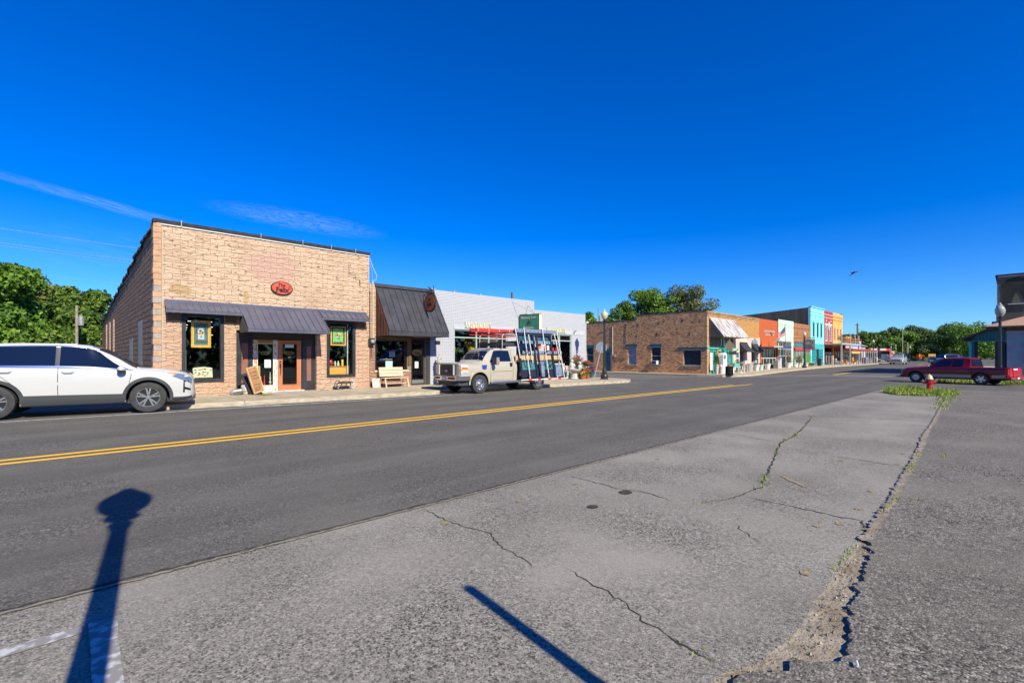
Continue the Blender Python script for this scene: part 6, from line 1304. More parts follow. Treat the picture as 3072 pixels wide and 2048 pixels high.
# ---- far traffic, built from the same loft
def make_far_car(name, label, cat, paint, L=4.9, W=.98, H=1.85, hood=1.15, glass='car_glass', lights='headlamp', kind='suv'):
    t = thing(name, label, cat)
    f, r_ = L/2, -L/2
    st = [(r_, .45, H*.58, H*.62, W*.85, W*.65), (r_+.15, .35, H*.6, H*(.9 if kind == 'suv' else .64), W*.95, W*.62), (r_+.6, .3, H*.6, H*(.98 if kind == 'suv' else .7), W, W*.66), (-.6, .28, H*.6, H, W, W*.68), (.35, .28, H*.59, H*.98, W, W*.68), (.8, .28, H*.58, H*.86, W, W*.72), (1.2, .28, hood*.92, hood, W, W*.8), (f-.5, .28, hood*.88, hood*.97, W*.98, W*.78), (f-.1, .3, hood*.8, hood*.9, W*.9, W*.7), (f, .35, hood*.6, hood*.7, W*.82, W*.62)]
    b = Body(sorted(st), .08); mb = b.mesh(paint, 30); ax = f-.95; rx = r_+1.0
    cut_body(mb, 'body', t, [(ax, .36, .42), (rx, .36, .42)], W)
    for s in (1, -1):
        g = MB(); b.panel(g, [(1.0, 7.15), (rx, 7.15), (rx, 7.85), (.5, 7.85)], glass, s); g.build('side_window', t)
        k = MB(); b.panel(k, [(f-.45, 5.2), (f-.02, 5.0), (f-.03, 6.8), (f-.4, 6.9)], lights, s, .012); k.build('headlight', t)
        for wx in (ax, rx): wheel(t, wx, (W-.12)*s, .37, .24, s, 'five', .24)
        k = MB(); k.ell((.85, (W+.12)*s, hood+.05), (.07, .13, .09), paint, 8, 6); k.build('wing_mirror', t)
    g = MB()
    for s in (1, -1): b.panel(g, [(1.15, 8.3), (1.15, 10.99), (.45, 10.99), (.45, 8.4)], glass, s)
    g.build('windscreen', t)
    k = MB(); k.box(f-.08, f+.03, -W*.55, W*.55, .62, .9, 'cladding'); k.box(f-.1, f+.05, -W*.8, W*.8, .36, .5, paint); k.box(f+.031, f+.04, -W*.5, W*.5, .73, .76, 'chrome'); k.box(f+.031, f+.04, -W*.5, W*.5, .82, .84, 'chrome'); k.box(f+.051, f+.055, -.2, .2, .4, .48, 'white_trim'); k.build('grille', t)
    k = MB()
    for s in (1, -1): k.box(f-.35, f+.035, min(W*.5*s, W*.86*s), max(W*.5*s, W*.86*s), .50, .60, 'black')
    k.build('fog_lamp_recess', t)
    return t
def cam_at(u, d):
    """u measured across the photograph, d metres in front of the camera plane (used to work out where far things stand)"""
    a = (u-1536)/1420; th = R(46.645); c, s = math.cos(th), math.sin(th); return d*(c+a*s), d*(s-a*c)
fs = make_far_car('far_suv', 'white SUV driving toward the viewer in the far street', 'suv', 'car_white', 5.3, 1.02, 1.97, 1.28)
fs.location = (112.3, 14.6, gz(111, 15)); fs.rotation_euler = (0, 0, R(180))
c1 = make_far_car('parked_car', 'silver white car parked nose out beside porch of the low shop', 'car', 'car_white', 4.5, .92, 1.55, 1.0, kind='sedan')
c1.location = (119.5, 21.2, .05); c1.rotation_euler = (0, 0, R(205))
c2 = make_far_car('parked_pickup', 'dark pickup with white bonnet edges parked behind the third street lamp', 'pickup', 'car_black', 5.5, 1.0, 1.95, 1.35)
c2.location = (132, 22.3, .05); c2.rotation_euler = (0, 0, R(195))
c3 = make_far_car('dark_van', 'dark blue van roof showing behind red pickup cab', 'van', 'car_black', 5.2, 1.0, 2.0, 1.3)
c3.location = (*cam_at(2836, 90), .0); c3.rotation_euler = (0, 0, R(136.6))
# semi tractor
t = thing('semi_truck', 'maroon and chrome semi truck tractor parked near the oncoming white SUV', 'truck', (152, 22.6, 0), R(190))
mb = MB(); mb.box(-6, -2, -1.2, 1.2, 1.0, 3.1, 'barn_red'); mb.box(-2.2, .2, -1.15, 1.15, 1.1, 2.9, 'barn_red'); mb.box(.2, 2.3, -.75, .75, 1.0, 2.05, 'barn_red'); mb.build('body', t, mod=.08)
mb = MB(); mb.box(.18, .24, -1.05, 1.05, 2.0, 2.75, 'car_glass'); mb.build('windscreen', t)
mb = MB(); mb.box(2.3, 2.4, -.65, .65, .95, 2.05, 'chrome')
for i in range(6): mb.box(2.401, 2.42, -.6, .6, 1.0+.17*i, 1.06+.17*i, 'cladding')
mb.build('grille', t)
mb = MB(); mb.box(2.4, 2.75, -1.25, 1.25, .45, .95, 'chrome'); mb.box(2.751, 2.76, -.2, .5, .5, .85, 'emblem_blue'); mb.build('front_bumper', t, mod=.04)
for s in (1, -1):
    wheel(t, 1.4, 1.0*s, .52, .3, s, 'plain', .3); wheel(t, -4.5, .95*s, .52, .5, s, 'plain', .3)
    mb = MB(); mb.tube([(-.2, 1.35*s, 1.2), (-.2, 1.35*s, 3.7), (-.4, 1.4*s, 3.95)], .09, 'chrome', 8); mb.build('exhaust_stack', t)
    mb = MB(); mb.ell((1.6, 1.0*s, 1.05), (.7, .3, .35), 'barn_red', 10, 6); mb.build('fender', t); mb = MB(); mb.ell((2.3, .95*s, 1.3), (.12, .14, .14), 'headlamp', 10, 6); mb.build('headlight', t)
    mb = MB(); mb.box(.0, .1, min(1.45*s, 1.7*s), max(1.45*s, 1.7*s), 1.9, 2.5, 'chrome'); mb.build('wing_mirror', t)
# ------------------------------------------------------------------ street lamps, signs, poles
def make_lamp(name, label, loc, kind='acorn', H=4.5, group='ornamental street lamps'):
    t = thing(name, label, 'street lamp', loc, 0, group)
    mb = MB(); mb.lathe([(.24, 0), (.25, .05), (.22, .09), (.235, .13), (.24, .22), (.20, .32), (.14, .36), (.15, .40), (.155, .44), (.12, .62), (.095, .78), (.09, .86), (.105, .88), (.09, .90)], 'black_iron', 20); mb.build('base', t)
    mb = MB()
    n = 16; prof = [(.09, .90), (.072, H-1.05)]
    vs = [(r*(1 if k % 2 else .92)*math.cos(2*math.pi*k/n), r*(1 if k % 2 else .88)*math.sin(2*math.pi*k/n), z) for r, z in prof for k in range(n)]
    mb.add(vs, [(k, (k+1) % n, n+(k+1) % n, n+k) for k in range(n)], 'black_iron'); mb.build('post', t)
    mb = MB(); z = H-1.05; mb.lathe([(.06, z), (.085, z+.02), (.065, z+.05), (.10, z+.09), (.10, z+.12), (.05, z+.17), (.055, z+.25), (.145, z+.27), (.15, z+.30), (.06, z+.33), (.07, z+.37), (.11, z+.39), (0, z+.39)], 'black_iron', 20); mb.build('collar', t)
    mb = MB(); z = H-.66
    if kind == 'acorn': mb.lathe([(.11, z), (.16, z+.06), (.205, z+.16), (.225, z+.27), (.21, z+.36), (.16, z+.44), (.09, z+.49), (.065, z+.53), (.075, z+.57), (.04, z+.62), (.0, z+.66)], 'globe', 20)
    else: mb.lathe([(.12, z), (.15, z+.05), (.21, z+.16), (.24, z+.30), (.235, z+.42), (.19, z+.54), (.14, z+.62), (.10, z+.65), (.105, z+.70), (.06, z+.74), (.065, z+.78), (0, z+.84)], 'globe_clear', 24)
    mb.build('globe', t); return t
L1 = make_lamp('street_lamp', 'black street lamp with yellow acorn globe on kerb corner beside the flower pots', (25.07, 17.95, .15+gz(25, 18)))
dup(L1, (65.6, 17.5, .12+gz(65, 17)), label='street lamp with yellow globe in front of aqua building, hanging sign behind its post')
dup(L1, (115.5, 18.9, .15), label='street lamp with yellow globe standing at the end of the far shops', s=1.05)
dup(L1, (155.7, 18.0, -.05), label='small distant street lamp on the grass island right of white SUV', s=.95)
L4 = make_lamp('street_lamp', 'black street lamp with round clear globe behind bed of the red pickup', (41.1, .55, .1), 'round', 4.55)
dup(L4, (-.19, .86, .0), label='round globe street lamp whose long shadow falls across road and bay marking')
mb = MB(); mb.tube([(1.67, -.58, 0), (1.67, -.58, 2.3)], .042, 'galv', 10); tag(mb.build('steel_post'), 'bare steel post whose thin straight shadow lies on the lot', 'post')
# octagonal sign seen from behind
t = thing('stop_sign', 'back of an octagonal road sign on leaning grey post beside flower pots', 'sign', (26.3, 19.4, .15))
Mo = Tm(26.62, 19.3, 2.18, rz=R(-58)) @ Matrix.Rotation(R(4), 4, 'Y')
mb = MB(); mb.prism([(.40*math.cos(R(22.5+45*k)), .40*math.sin(R(22.5+45*k))) for k in range(8)], 'y', -.004, .004, 'stop_back', Mo); mb.build('panel', t, True)
mb = MB(); mb.tube([(26.15, 19.55, .15), (26.72, 19.27, 2.55)], .03, 'galv', 6); mb.build('post', t, True)
# diamond sign from behind with street plate
t = thing('diamond_sign', 'back of a brown diamond road sign on thin post beside the black litter bin', 'sign', (42.9, 17.35, 0))
Md = Tm(42.9, 17.3, 2.50, rz=R(-40)); mb = MB(); mb.prism([(.52, 0), (0, .52), (-.52, 0), (0, -.52)], 'y', -.005, .005, 'brown_sign', Md); mb.build('panel', t, True)
mb = MB(); mb.box(-.02, .62, -.03, .03, -.78, -.50, 'black_iron', Md); mb.build('lower_panel', t, True)
mb = MB(); mb.tube([(42.92, 17.33, -.15), (42.92, 17.33, 3.1)], .035, 'galv', 6); mb.build('post', t, True)
# street name sign at right
t = thing('street_name_sign', 'green street name blades on curved dark post beyond the red tailgate', 'sign', (36.2, -1.0, 0))
mb = MB(); mb.tube([(36.9, -.95, 0), (36.75, -.8, 1.3), (36.62, -.62, 2.1), (36.5, -.55, 2.28)], .05, 'black_iron', 8); mb.build('post', t, True)
mb = MB(); Mn = Tm(36.5, -.55, 2.42, rz=R(-80)); mb.box(-.42, -.02, -.01, .01, -.07, .07, 'teal_dk', Mn); mb.build('street_blade', t, True)
mb = MB(); mb.prism([(-.02, -.08), (.9, -.08), (.9, .10), (.1, .10), (-.02, .03)], 'y', -.012, .012, 'sign_green', Tm(36.45, -.6, 2.42, rz=R(-66))); mb.box(36.45, 36.55, -.6, -.5, 2.49, 2.62, 'black_iron'); mb.build('cross_blade', t, True)
# hanging sign over the far pavement
t = thing('hanging_board', 'pale projecting shop sign with black oval ring behind the second street lamp', 'sign', (70, 18.2, 2.4))
Mh = Tm(70.15, 18.2, 3.08, rz=R(-90)); mb = MB(); mb.box(-.66, .66, -.14, .14, -.68, .66, 'cladding', Mh); mb.box(.661, .68, -.12, .12, -.62, .6, 'stop_back', Mh); mb.build('cabinet', t, True)
mb = MB(); mb.box(-.62, .62, -.155, -.141, -.62, .60, 'sign_grey', Mh); mb.build('face', t, True)
mb = MB()
mb.tube([(.48*math.cos(2*math.pi*k/24), -.16, .22+.30*math.sin(2*math.pi*k/24)) for k in range(25)], .028, 'black', 5, M=Mh)
mb.box(-.5, .5, -.165, -.156, -.22, -.16, 'brown_sign', Mh); mb.box(-.35, -.05, -.165, -.156, .2, .25, 'stone_grey', Mh); mb.box(.0, .3, -.165, -.156, .1, .15, 'stone_grey', Mh)
for i in range(7): mb.box(-.52+.15*i, -.42+.15*i, -.165, -.156, -.52+.02*(i % 2), -.30, 'brown_sign', Mh)
mb.build('lettering', t, True)
mb = MB(); mb.tube([(70.15, FY2, 3.95), (70.15, 17.5, 3.85)], .03, 'black_iron', 6); mb.tube([(70.15, FY2, 4.5), (70.15, 17.6, 3.9)], .015, 'black_iron', 5); mb.build('bracket', t, True)
# flag
t = thing('flagpole', 'thin flagpole with drooping stars and stripes flag before the orange shop', 'flag', (58.6, 17.45, 0))
mb = MB(); mb.tube([(58.65, 17.45, -.1), (58.3, 17.45, 5.1)], .035, 'steel', 8); mb.ell((58.3, 17.45, 5.14), (.05, .05, .05), 'sign_gold', 8, 6); mb.build('pole', t, True)
P = []
for i in range(13):       # hangs along the halyard and blows back to the left
    v = i/12; row = []
    for j in range(15):
        u = j/14; x = 58.25-u*2.95+.16*math.sin(u*9+v*2)*(u > .05); z = 4.95-v*1.05*(1-.45*u)-u*1.28; y = 17.42+.16*math.sin(u*11+v*3)*u
        row.append((x, y, z))
    P.append(row)
mb = MB()
for i in range(12):
    for j in range(14):
        m_ = 'flag_blue' if (i < 7 and j < 6) else ('flag_red' if i % 2 == 0 else 'flag_white')
        mb.add([P[i][j], P[i][j+1], P[i+1][j+1], P[i+1][j]], [(0, 1, 2, 3)], m_, True)
for i in range(0, 6):
    for j in range(0, 6):
        if (i+j) % 2 == 0: c = [sum(P[a][b][k] for a, b in ((i, j), (i+1, j), (i, j+1), (i+1, j+1)))/4 for k in range(3)]; mb.ell((c[0], c[1]-.02, c[2]), (.03, .006, .03), 'flag_white', 6, 4)
mb.build('flag', t, True)
# railway crossing signal
t = thing('crossing_signal', 'white crossbuck railway crossing signal in front of the far trees', 'sign', (215, 29.9, 0))
mb = MB(); mb.tube([(215, 29.9, 0), (215, 29.9, 8.2)], .16, 'steel', 6)
for i in range(6): mb.tube([(215, 29.9, 5.2+i*.5), (215, 29.9, 5.2+i*.5+.25)], .24, 'white_trim' if i % 2 == 0 else 'bright_red', 6)
mb.build('pole', t, True); mb = MB(); Mx = Tm(214.2, 29.2, 4.8, rz=R(-70))
for a in (45, -45): mb.box(-1.1, 1.1, -.03, .03, -.22, .22, 'white_trim', Mx @ Matrix.Rotation(R(a), 4, 'Y'))
mb.tube([(-.6, 0, -1.9), (.6, 0, -2.4)], .2, 'white_trim', 6, M=Mx); mb.build('crossbuck', t, True)
# wooden poles
def utility_pole(name, label, x, y, h, r=.14, arm=True, m='pole_wood', z0=0, group='wooden utility poles', can=False):
    t = thing(name, label, 'utility pole', (x, y, z0), 0, group); mb = MB(); mb.tube([(0, 0, 0), (0, 0, h)], [r, r*.75], m, 8); mb.build('pole', t)
    if arm: mb = MB(); M_ = Tm(0, 0, h-.5, rz=R(-20)); mb.box(-1.1, 1.1, -.06, .06, -.06, .06, m, M_); [mb.lathe([(.05, .06), (.06, .15), (.03, .2)], 'stone_white', 6, M_ @ Tm(x_, 0, 0)) for x_ in (-1, -.5, .5, 1)]; mb.build('crossarm', t)
    if can: mb = MB(); mb.lathe([(.2, 0), (.22, .1), (.22, .8), (.12, .9), (0, .9)], 'galv', 10, Tm(.3, -.1, h-1.9)); mb.build('transformer', t)
    return t
utility_pole('utility_pole', 'grey utility pole with transformer before the rounded green tree', 0.8, 61.2, 6.4, can=True, arm=False)
utility_pole('utility_pole', 'utility pole with small crossarm rising over the brick building roof behind first lamp', 53.5, 39.3, 8.2, .10, arm=False, can=True)
utility_pole('utility_pole', 'dark utility pole standing right of the apricot building against the sky', 158.2, 29.4, 10.6, .22, m='brown_sign', can=True)
utility_pole('utility_pole', 'tall pale thin pole rising in front of the far trees above white SUV', 193.0, 24.1, 11.0, .12, m='stone_grey')
utility_pole('utility_pole', 'short stout pale pole with a white lamp right of the far white SUV', 187.0, 22.2, 5.8, .25, arm=False, m='pole_wood')
t = thing('power_lines', 'overhead power lines crossing the sky above the trees beyond the SUV', 'wires', (-20, 62, 9))
def wire(t, a, b, sag, r, m='wire'):
    mb = MB(); mb.tube([(a[0]+(b[0]-a[0])*i/12, a[1]+(b[1]-a[1])*i/12, a[2]+(b[2]-a[2])*i/12-sag*4*(i/12)*(1-i/12)) for i in range(13)], r, m, 4, False); mb.build('wire', t, True)
for z, r_ in ((13.4, .013), (12.1, .013), (11.85, .013), (9.6, .010)): wire(t, (-40, 62, z+1.5), (12, 62, z-.9), .3, r_)
for z in (7.2, 6.2): wire(t, (-40, 62, z), (12, 62, z-.2), .4, .016, 'wire_dark')
# ------------------------------------------------------------------ near pavement things
def slat_bench(name, label, loc, rz, group='wooden slat benches'):
    t = thing(name, label, 'bench', loc, rz, group)
    mb = MB()
    for i in range(3): mb.box(-.62, .62, -.22+i*.14, -.10+i*.14, .42, .45, 'wood_pale')
    mb.build('seat', t); mb = MB(); Mb = Tm(0, .24, .46, rx=R(-12))
    for i in range(3): mb.box(-.64, .60, -.015, .015, .04+i*.15, .17+i*.15, 'wood_pale', Mb)
    mb.build('backrest', t)
    for sx in (-.58, .58):
        for y0, y1 in ((-.32, -.18), (.36, .18)): mb = MB(); mb.tube([(sx, y0, 0), (sx, y1, .44)], .035, 'wood_pale', 4); mb.build('leg', t)
    mb = MB(); mb.box(-.58, .58, -.1, .0, .16, .19, 'wood_pale'); mb.build('stretcher', t); return t
bn = slat_bench('wooden_bench', 'pale wooden slat bench under window of the narrow dark awning shop', (11.2, 19.85, .15), 0)
dup(bn, (23.25, 20.0, .15), R(-4), 'pale wooden slat bench in front of white brick store behind the truck rack', s=1.05)
t = thing('painted_tile', 'white patterned square tile leaning on the brick beside bench', 'tile', (10.4, 20.1, .15)); mb = MB(); Mt = Tm(10.43, 20.12, .15, rx=R(-10)); mb.box(-.2, .2, -.01, .01, 0, .42, 'stone_white', Mt); mb.build('panel', t, True)
mb = MB()
for i in range(4):
    for j in range(4): mb.ell((-.14+.09*i, -.013, .07+.09*j), (.012, .003, .012), 'stone_grey', 5, 4, M=Mt)
mb.build('pattern', t, True)
# small things by the tan shop
t = thing('lantern', 'grey metal lantern lying on the pavement beside the dark entry panelling', 'lantern', (4.7, 19.75, .15))
Ml = Tm(4.62, 19.75, .27, rz=R(-8)) @ Matrix.Rotation(R(82), 4, 'Y'); mb = MB(); mb.lathe([(.05, -.22), (.13, -.16), (.14, -.12), (.11, -.1)], 'galv', 4, Ml, False); mb.lathe([(.08, .22), (.10, .2), (.11, .18)], 'galv', 4, Ml, False)
for k in range(4): q = math.pi/2*k; mb.tube([(.105*math.cos(q), .105*math.sin(q), -.1), (.10*math.cos(q), .10*math.sin(q), .2)], .012, 'black_iron', 4, M=Ml)
mb.build('frame', t, True); mb = MB(); mb.lathe([(.09, -.1), (.085, .18)], 'stone_white', 4, Ml, False); mb.build('glass', t, True)
t = thing('mosaic_planter', 'small white mosaic stone planter standing between lantern and A-board', 'planter', (5.0, 20.0, .15)); mb = MB(); mb.lathe([(.12, 0), (.16, .04), (.18, .32), (.16, .36), (.10, .37)], 'stone_white', 14, Tm(5.0, 20.0, .15)); mb.build('bowl', t, True); mb = MB()
for i in range(60): q = rng.uniform(0, 6.28); z = rng.uniform(.06, .33); mb.ell((5.0+.175*math.cos(q), 20.0+.175*math.sin(q), .15+z), (.014, .014, .014), ['black', 'leaf_olive', 'stone_grey'][i % 3], 5, 4)
mb.build('mosaic', t, True)
t = thing('sandwich_board', 'leaning brown wooden A-board with dark lettering beside the double doors', 'sign', (5.3, 19.5, .15))
Ma = Tm(5.33, 19.45, .15, rz=R(18)) @ Matrix.Rotation(R(-14), 4, 'Y') @ Matrix.Rotation(R(-8), 4, 'X')
mb = MB(); mb.box(-.17, .17, -.02, .02, .12, 1.05, 'wood_brown', Ma); frame(mb, -.21, .21, .08, 1.09, .04, 0, -.03, .03, 'ply'); mb.v[8:] = [tuple(Ma @ Vector(p)) for p in mb.v[8:]]; mb.build('panel', t, True)
mb = MB()
for i, (s_, z, sz) in enumerate((('OPEN', .82, .09), ('THE', .68, .08), ('FELIX', .55, .09), ('&', .42, .08), ('CAFE', .30, .085))[:0]): mb.text(s_, sz, 'brown_sign', Ma @ TF(0, -.024, z), .002)
r = random.Random(12)
for z in (.86, .74, .62, .38, .28, .2):
    x = -.11
    while x < .10: w_ = .02+.03*r.random(); mb.box(x, x+w_, -.024, -.0205, z-.03*r.random(), z+.035, 'brown_sign', Ma); x += w_+.018
mb.build('lettering', t, True)
mb = MB(); mb.box(-.2, .2, .02, .05, 0, 1.0, 'black_paint', Ma @ Matrix.Rotation(R(-22), 4, 'X') @ Tm(0, .12, .02)); mb.build('rear_leaf', t, True)
t = thing('iron_bench', 'low ornate cast iron bench with white scroll ends below the green stained glass window', 'bench', (8.85, 20.05, .15))
mb = MB(); mb.box(8.5, 9.2, 19.92, 20.18, .40, .44, 'cladding'); mb.tube([(8.5, 19.9, .45), (8.85, 19.9, .49), (9.2, 19.9, .45)], .025, 'black_iron', 6); mb.build('seat', t, True)
for x, m_ in ((8.5, 'black_iron'), (9.2, 'stone_white')):
    mb = MB()
    for k in range(3): mb.tube([(x+.09*math.cos(q), 19.9, .30+.09*k+.07*math.sin(q)) for q in [i*.7 for i in range(9)]], .014, 'stone_white' if k < 2 else m_, 5)
    mb.tube([(x, 19.92, .43), (x+(.06 if x > 9 else -.06), 19.9, .28), (x, 19.92, .15)], .03, m_, 6); mb.tube([(x, 20.15, .43), (x, 20.15, .15)], .03, m_, 6); mb.build('leg', t, True)
mb = MB()
for x in (8.72, 8.95): mb.tube([(x, 19.95, .43), (x-.07, 19.93, .3), (x+.03, 19.95, .15)], .02, 'black_iron', 5)
mb.build('scroll', t, True)
mb = MB(); mb.lathe([(.15, 0), (.16, .02), (.13, .035), (0, .035)], 'galv', 14, Tm(7.97, 20.0, .152)); tag(mb.build('metal_dish'), 'flat grey dish on pavement left of the iron bench', 'dish')
mb = MB(); mb.box(5.75, 6.75, 19.45, 19.95, .152, .165, 'galv'); tag(mb.build('door_mat'), 'grey rectangular door mat before the orange glazed doors', 'mat')
t = thing('cardboard_boxes', 'tan cardboard panels stacked inside the peeling glass door', 'box', (5.62, 20.75, .2)); mb = MB(); mb.box(5.5, 5.72, 20.7, 20.9, .2, .78, 'cardboard'); mb.build('lower_panel', t, True); mb = MB(); mb.box(5.5, 5.68, 20.7, 20.9, .785, 1.2, 'cardboard'); mb.build('upper_panel', t, True)
mb = MB(); mb.lathe([(.06, 0), (.05, .15), (.03, .3), (.02, .45), (.015, .62)], 'petal_red', 10, Tm(5.86, 20.8, .2)); tag(mb.build('bottle'), 'tall red based bottle behind the peeling glass door', 'bottle')
mb = MB(); mb.lathe([(.03, 0), (.012, .2), (.06, .32), (.02, .42), (.04, .5), (.01, .75)], 'stone_white', 10, Tm(6.08, 20.8, .2)); tag(mb.build('candlestick'), 'tall clear candlestick beside the bottle behind peeling glass door', 'candlestick')
# ------------------------------------------------------------------ statues and flowers on the corner
def lump(name, label, cat, parts, m='stone_white', loc=(0, 0, 0)):
    mb = MB()
    for c, r_ in parts: mb.ell((c[0]+loc[0], c[1]+loc[1], c[2]+loc[2]), r_, m, 12, 8)
    o = mb.build(name); me = o.data
    md = o.modifiers.new('r', 'REMESH'); md.mode = 'VOXEL'; md.voxel_size = .02; md.use_smooth_shade = True
    s2 = o.modifiers.new('s', 'SMOOTH'); s2.iterations = 3
    bpy.context.view_layer.update(); dg = bpy.context.evaluated_depsgraph_get(); me2 = bpy.data.meshes.new_from_object(o.evaluated_get(dg)); o.modifiers.clear(); o.data = me2
    if not me2.materials: me2.materials.append(MATS[m])
    return tag(o, label, cat)
lump('statue', 'weathered grey headless garden statue beside bumper of the beige truck', 'statue', [((0, 0, .12), (.17, .17, .12)), ((0, 0, .45), (.15, .14, .32)), ((.01, 0, .85), (.16, .13, .22)), ((.01, 0, 1.12), (.12, .10, .2)), ((.0, 0, 1.35), (.13, .09, .12)), ((0, 0, 1.47), (.05, .05, .1)), ((.13, -.02, 1.15), (.05, .06, .2)), ((-.12, -.03, 1.15), (.05, .06, .2)), ((.05, -.08, 1.0), (.12, .06, .06))], 'stone_grey', (13.8, 19.95, .15))
lump('stone_figures', 'white stone angel figures piled against the wall behind the truck bonnet', 'statue', [((0, 0, .2), (.3, .2, .2)), ((-.1, 0, .6), (.2, .15, .3)), ((.2, 0, .7), (.17, .15, .3)), ((.05, -.05, 1.0), (.13, .12, .13)), ((.3, 0, 1.05), (.1, .1, .12)), ((-.2, 0, .95), (.12, .1, .14)), ((.15, .05, .9), (.25, .1, .1))], 'stone_white', (14.7, 19.9, .15))
lump('cherub_statue', 'white stone cherub statue sitting nearest the far bench', 'statue', [((0, 0, .6), (.2, .16, .18)), ((0, 0, .85), (.17, .14, .2)), ((0, -.03, 1.12), (.11, .11, .12)), ((-.15, -.05, .85), (.06, .1, .16)), ((.15, -.06, .82), (.06, .12, .14)), ((-.08, -.18, .6), (.08, .16, .08)), ((.1, -.2, .55), (.08, .16, .08)), ((0, 0, .3), (.2, .2, .3))], 'stone_white', (24.0, 19.75, .15))
lump('cherub_statue', 'white stone cherub statue leaning under the pink flowers', 'statue', [((0, 0, .45), (.17, .16, .2)), ((.02, 0, .72), (.15, .13, .2)), ((.0, -.03, .98), (.1, .1, .11)), ((.15, -.12, .65), (.06, .16, .06)), ((.2, -.2, .4), (.2, .08, .07)), ((-.12, -.02, .72), (.05, .08, .14)), ((0, 0, .18), (.18, .18, .2))], 'stone_white', (24.5, 19.5, .15))
t = thing('bird_bath', 'round mossy stone basin on white pedestal in front of the cherubs', 'bird bath', (23.45, 19.1, .15)); mb = MB(); mb.lathe([(.12, .42), (.38, .50), (.44, .58), (.44, .62), (.38, .60), (.1, .56), (0, .56)], 'stone_grey', 20, Tm(23.45, 19.1, .15)); mb.build('basin', t, True); mb = MB(); mb.lathe([(.27, 0), (.27, .05), (.22, .08), (.18, .35), (.24, .42), (.1, .43)], 'stone_white', 14, Tm(23.45, 19.1, .15)); mb.build('pedestal', t, True)
def flowerpot(name, label, x, y, z0, pot_m, ph, pr_, fr, leaf, petal, seed, n=140, hgt=1.0, group=None, cat='flower pot', ps=.07):
    t = thing(name, label, cat, (x, y, z0), 0, group); mb = MB(); mb.lathe([(pr_*.7, 0), (pr_*.95, ph*.85), (pr_*1.08, ph*.86), (pr_*1.08, ph), (pr_*.9, ph), (0, ph*.95)], pot_m, 14); mb.build('pot', t)
    mb = MB(); bush(mb, (0, 0, ph+fr*.5*hgt), fr, n, .10, leaf, seed, hgt); mb.tube([(0, 0, ph*.9), (0, 0, ph+fr*.6)], .02, 'bark', 5); mb.build('leaves', t)
    if petal: mb = MB(); bush(mb, (0, 0, ph+fr*.75*hgt), fr*1.02, int(n*.45), ps, petal, seed+1, hgt*.9); mb.build('blossom', t)
    return t
flowerpot('flower_pot', 'tall pot of pink flowers above the cherub statues', 24.75, 19.9, .15, 'stone_white', .85, .2, .42, 'leaf_mid', 'petal_pink', 31, 260, 1.1, ps=.09)
flowerpot('flower_pot', 'urn of crimson flowers beside leaning sign post', 25.6, 19.8, .15, 'stone_grey', .75, .22, .34, 'leaf_mid', 'petal_red', 33, 200, .8, ps=.08)
flowerpot('flower_pot', 'low terracotta pot of bright red flowers in front of the pink ones', 24.3, 19.0, .15, 'terracotta', .28, .18, .30, 'leaf_mid', 'petal_red', 35, 170, .9, ps=.09)
flowerpot('flower_pot', 'low pot of yellow flowers with pale foliage by the bird bath', 23.95, 18.85, .15, 'terracotta', .22, .17, .24, 'leaf_olive', 'petal_yellow', 37, 150, .7)
flowerpot('flower_pot', 'terracotta pot of leafy red flowers nearest the leaning sign', 24.75, 19.05, .15, 'terracotta', .28, .17, .26, 'leaf_mid', 'petal_red', 39, 140, .9)
flowerpot('flower_pot', 'dark green pot of purple plant at foot of the leaning sign', 25.6, 19.4, .15, 'teal_dk', .32, .16, .26, 'petal_purple', 'petal_purple', 41, 150, 1.3)
lump('stone_dog', 'small white stone dog sitting on the pavement between sign post and lamp', 'statue', [((0, 0, .16), (.1, .2, .14)), ((0, -.1, .34), (.08, .09, .2)), ((0, -.16, .55), (.07, .1, .08)), ((-.05, -.2, .1), (.03, .04, .12)), ((.05, -.2, .1), (.03, .04, .12)), ((.04, -.1, .64), (.02, .02, .05)), ((-.04, -.1, .64), (.02, .02, .05))], 'stone_white', (27.1, 21.5, .15))
slat = dup(bn, (27.0, 21.9, .12), R(90), 'grey bench half hidden behind leaning sign post on the side street corner', s=.9)
# ------------------------------------------------------------------ things on the far pavement
t = thing('litter_bin', 'black ribbed litter bin at the far street corner', 'bin', (41.9, 17.0, 0)); GZ = gz(42.5, 17.4)+.15
t.location = (43.1, 17.4, GZ); mb = MB(); mb.lathe([(.28, 0), (.30, .03), (.30, .76), (.32, .80), (.24, .80), (.22, .74), (0, .74)], 'black_iron', 20)
for k in range(20): q = 2*math.pi*k/20; mb.box(-.01, .01, -.02, .02, .03, .76, 'black_iron', Matrix.Rotation(q, 4, 'Z') @ Tm(.31, 0, 0, rz=R(90)))
mb.build('body', t); mb = MB(); mb.lathe([(.325, .28), (.325, .31)], 'cladding', 20); mb.lathe([(.325, .52), (.325, .55)], 'cladding', 20); mb.build('band', t)
def gp(x, y): return gz(x, y)+.15
flowerpot('plant_pedestal', 'leafy plant in grey pot on a white pedestal beside the green shop door', 44.9, 19.3, gp(44.9, 19.3), 'stone_white', .95, .2, .4, 'leaf_mid', None, 51, 160, 1.1, cat='planter')
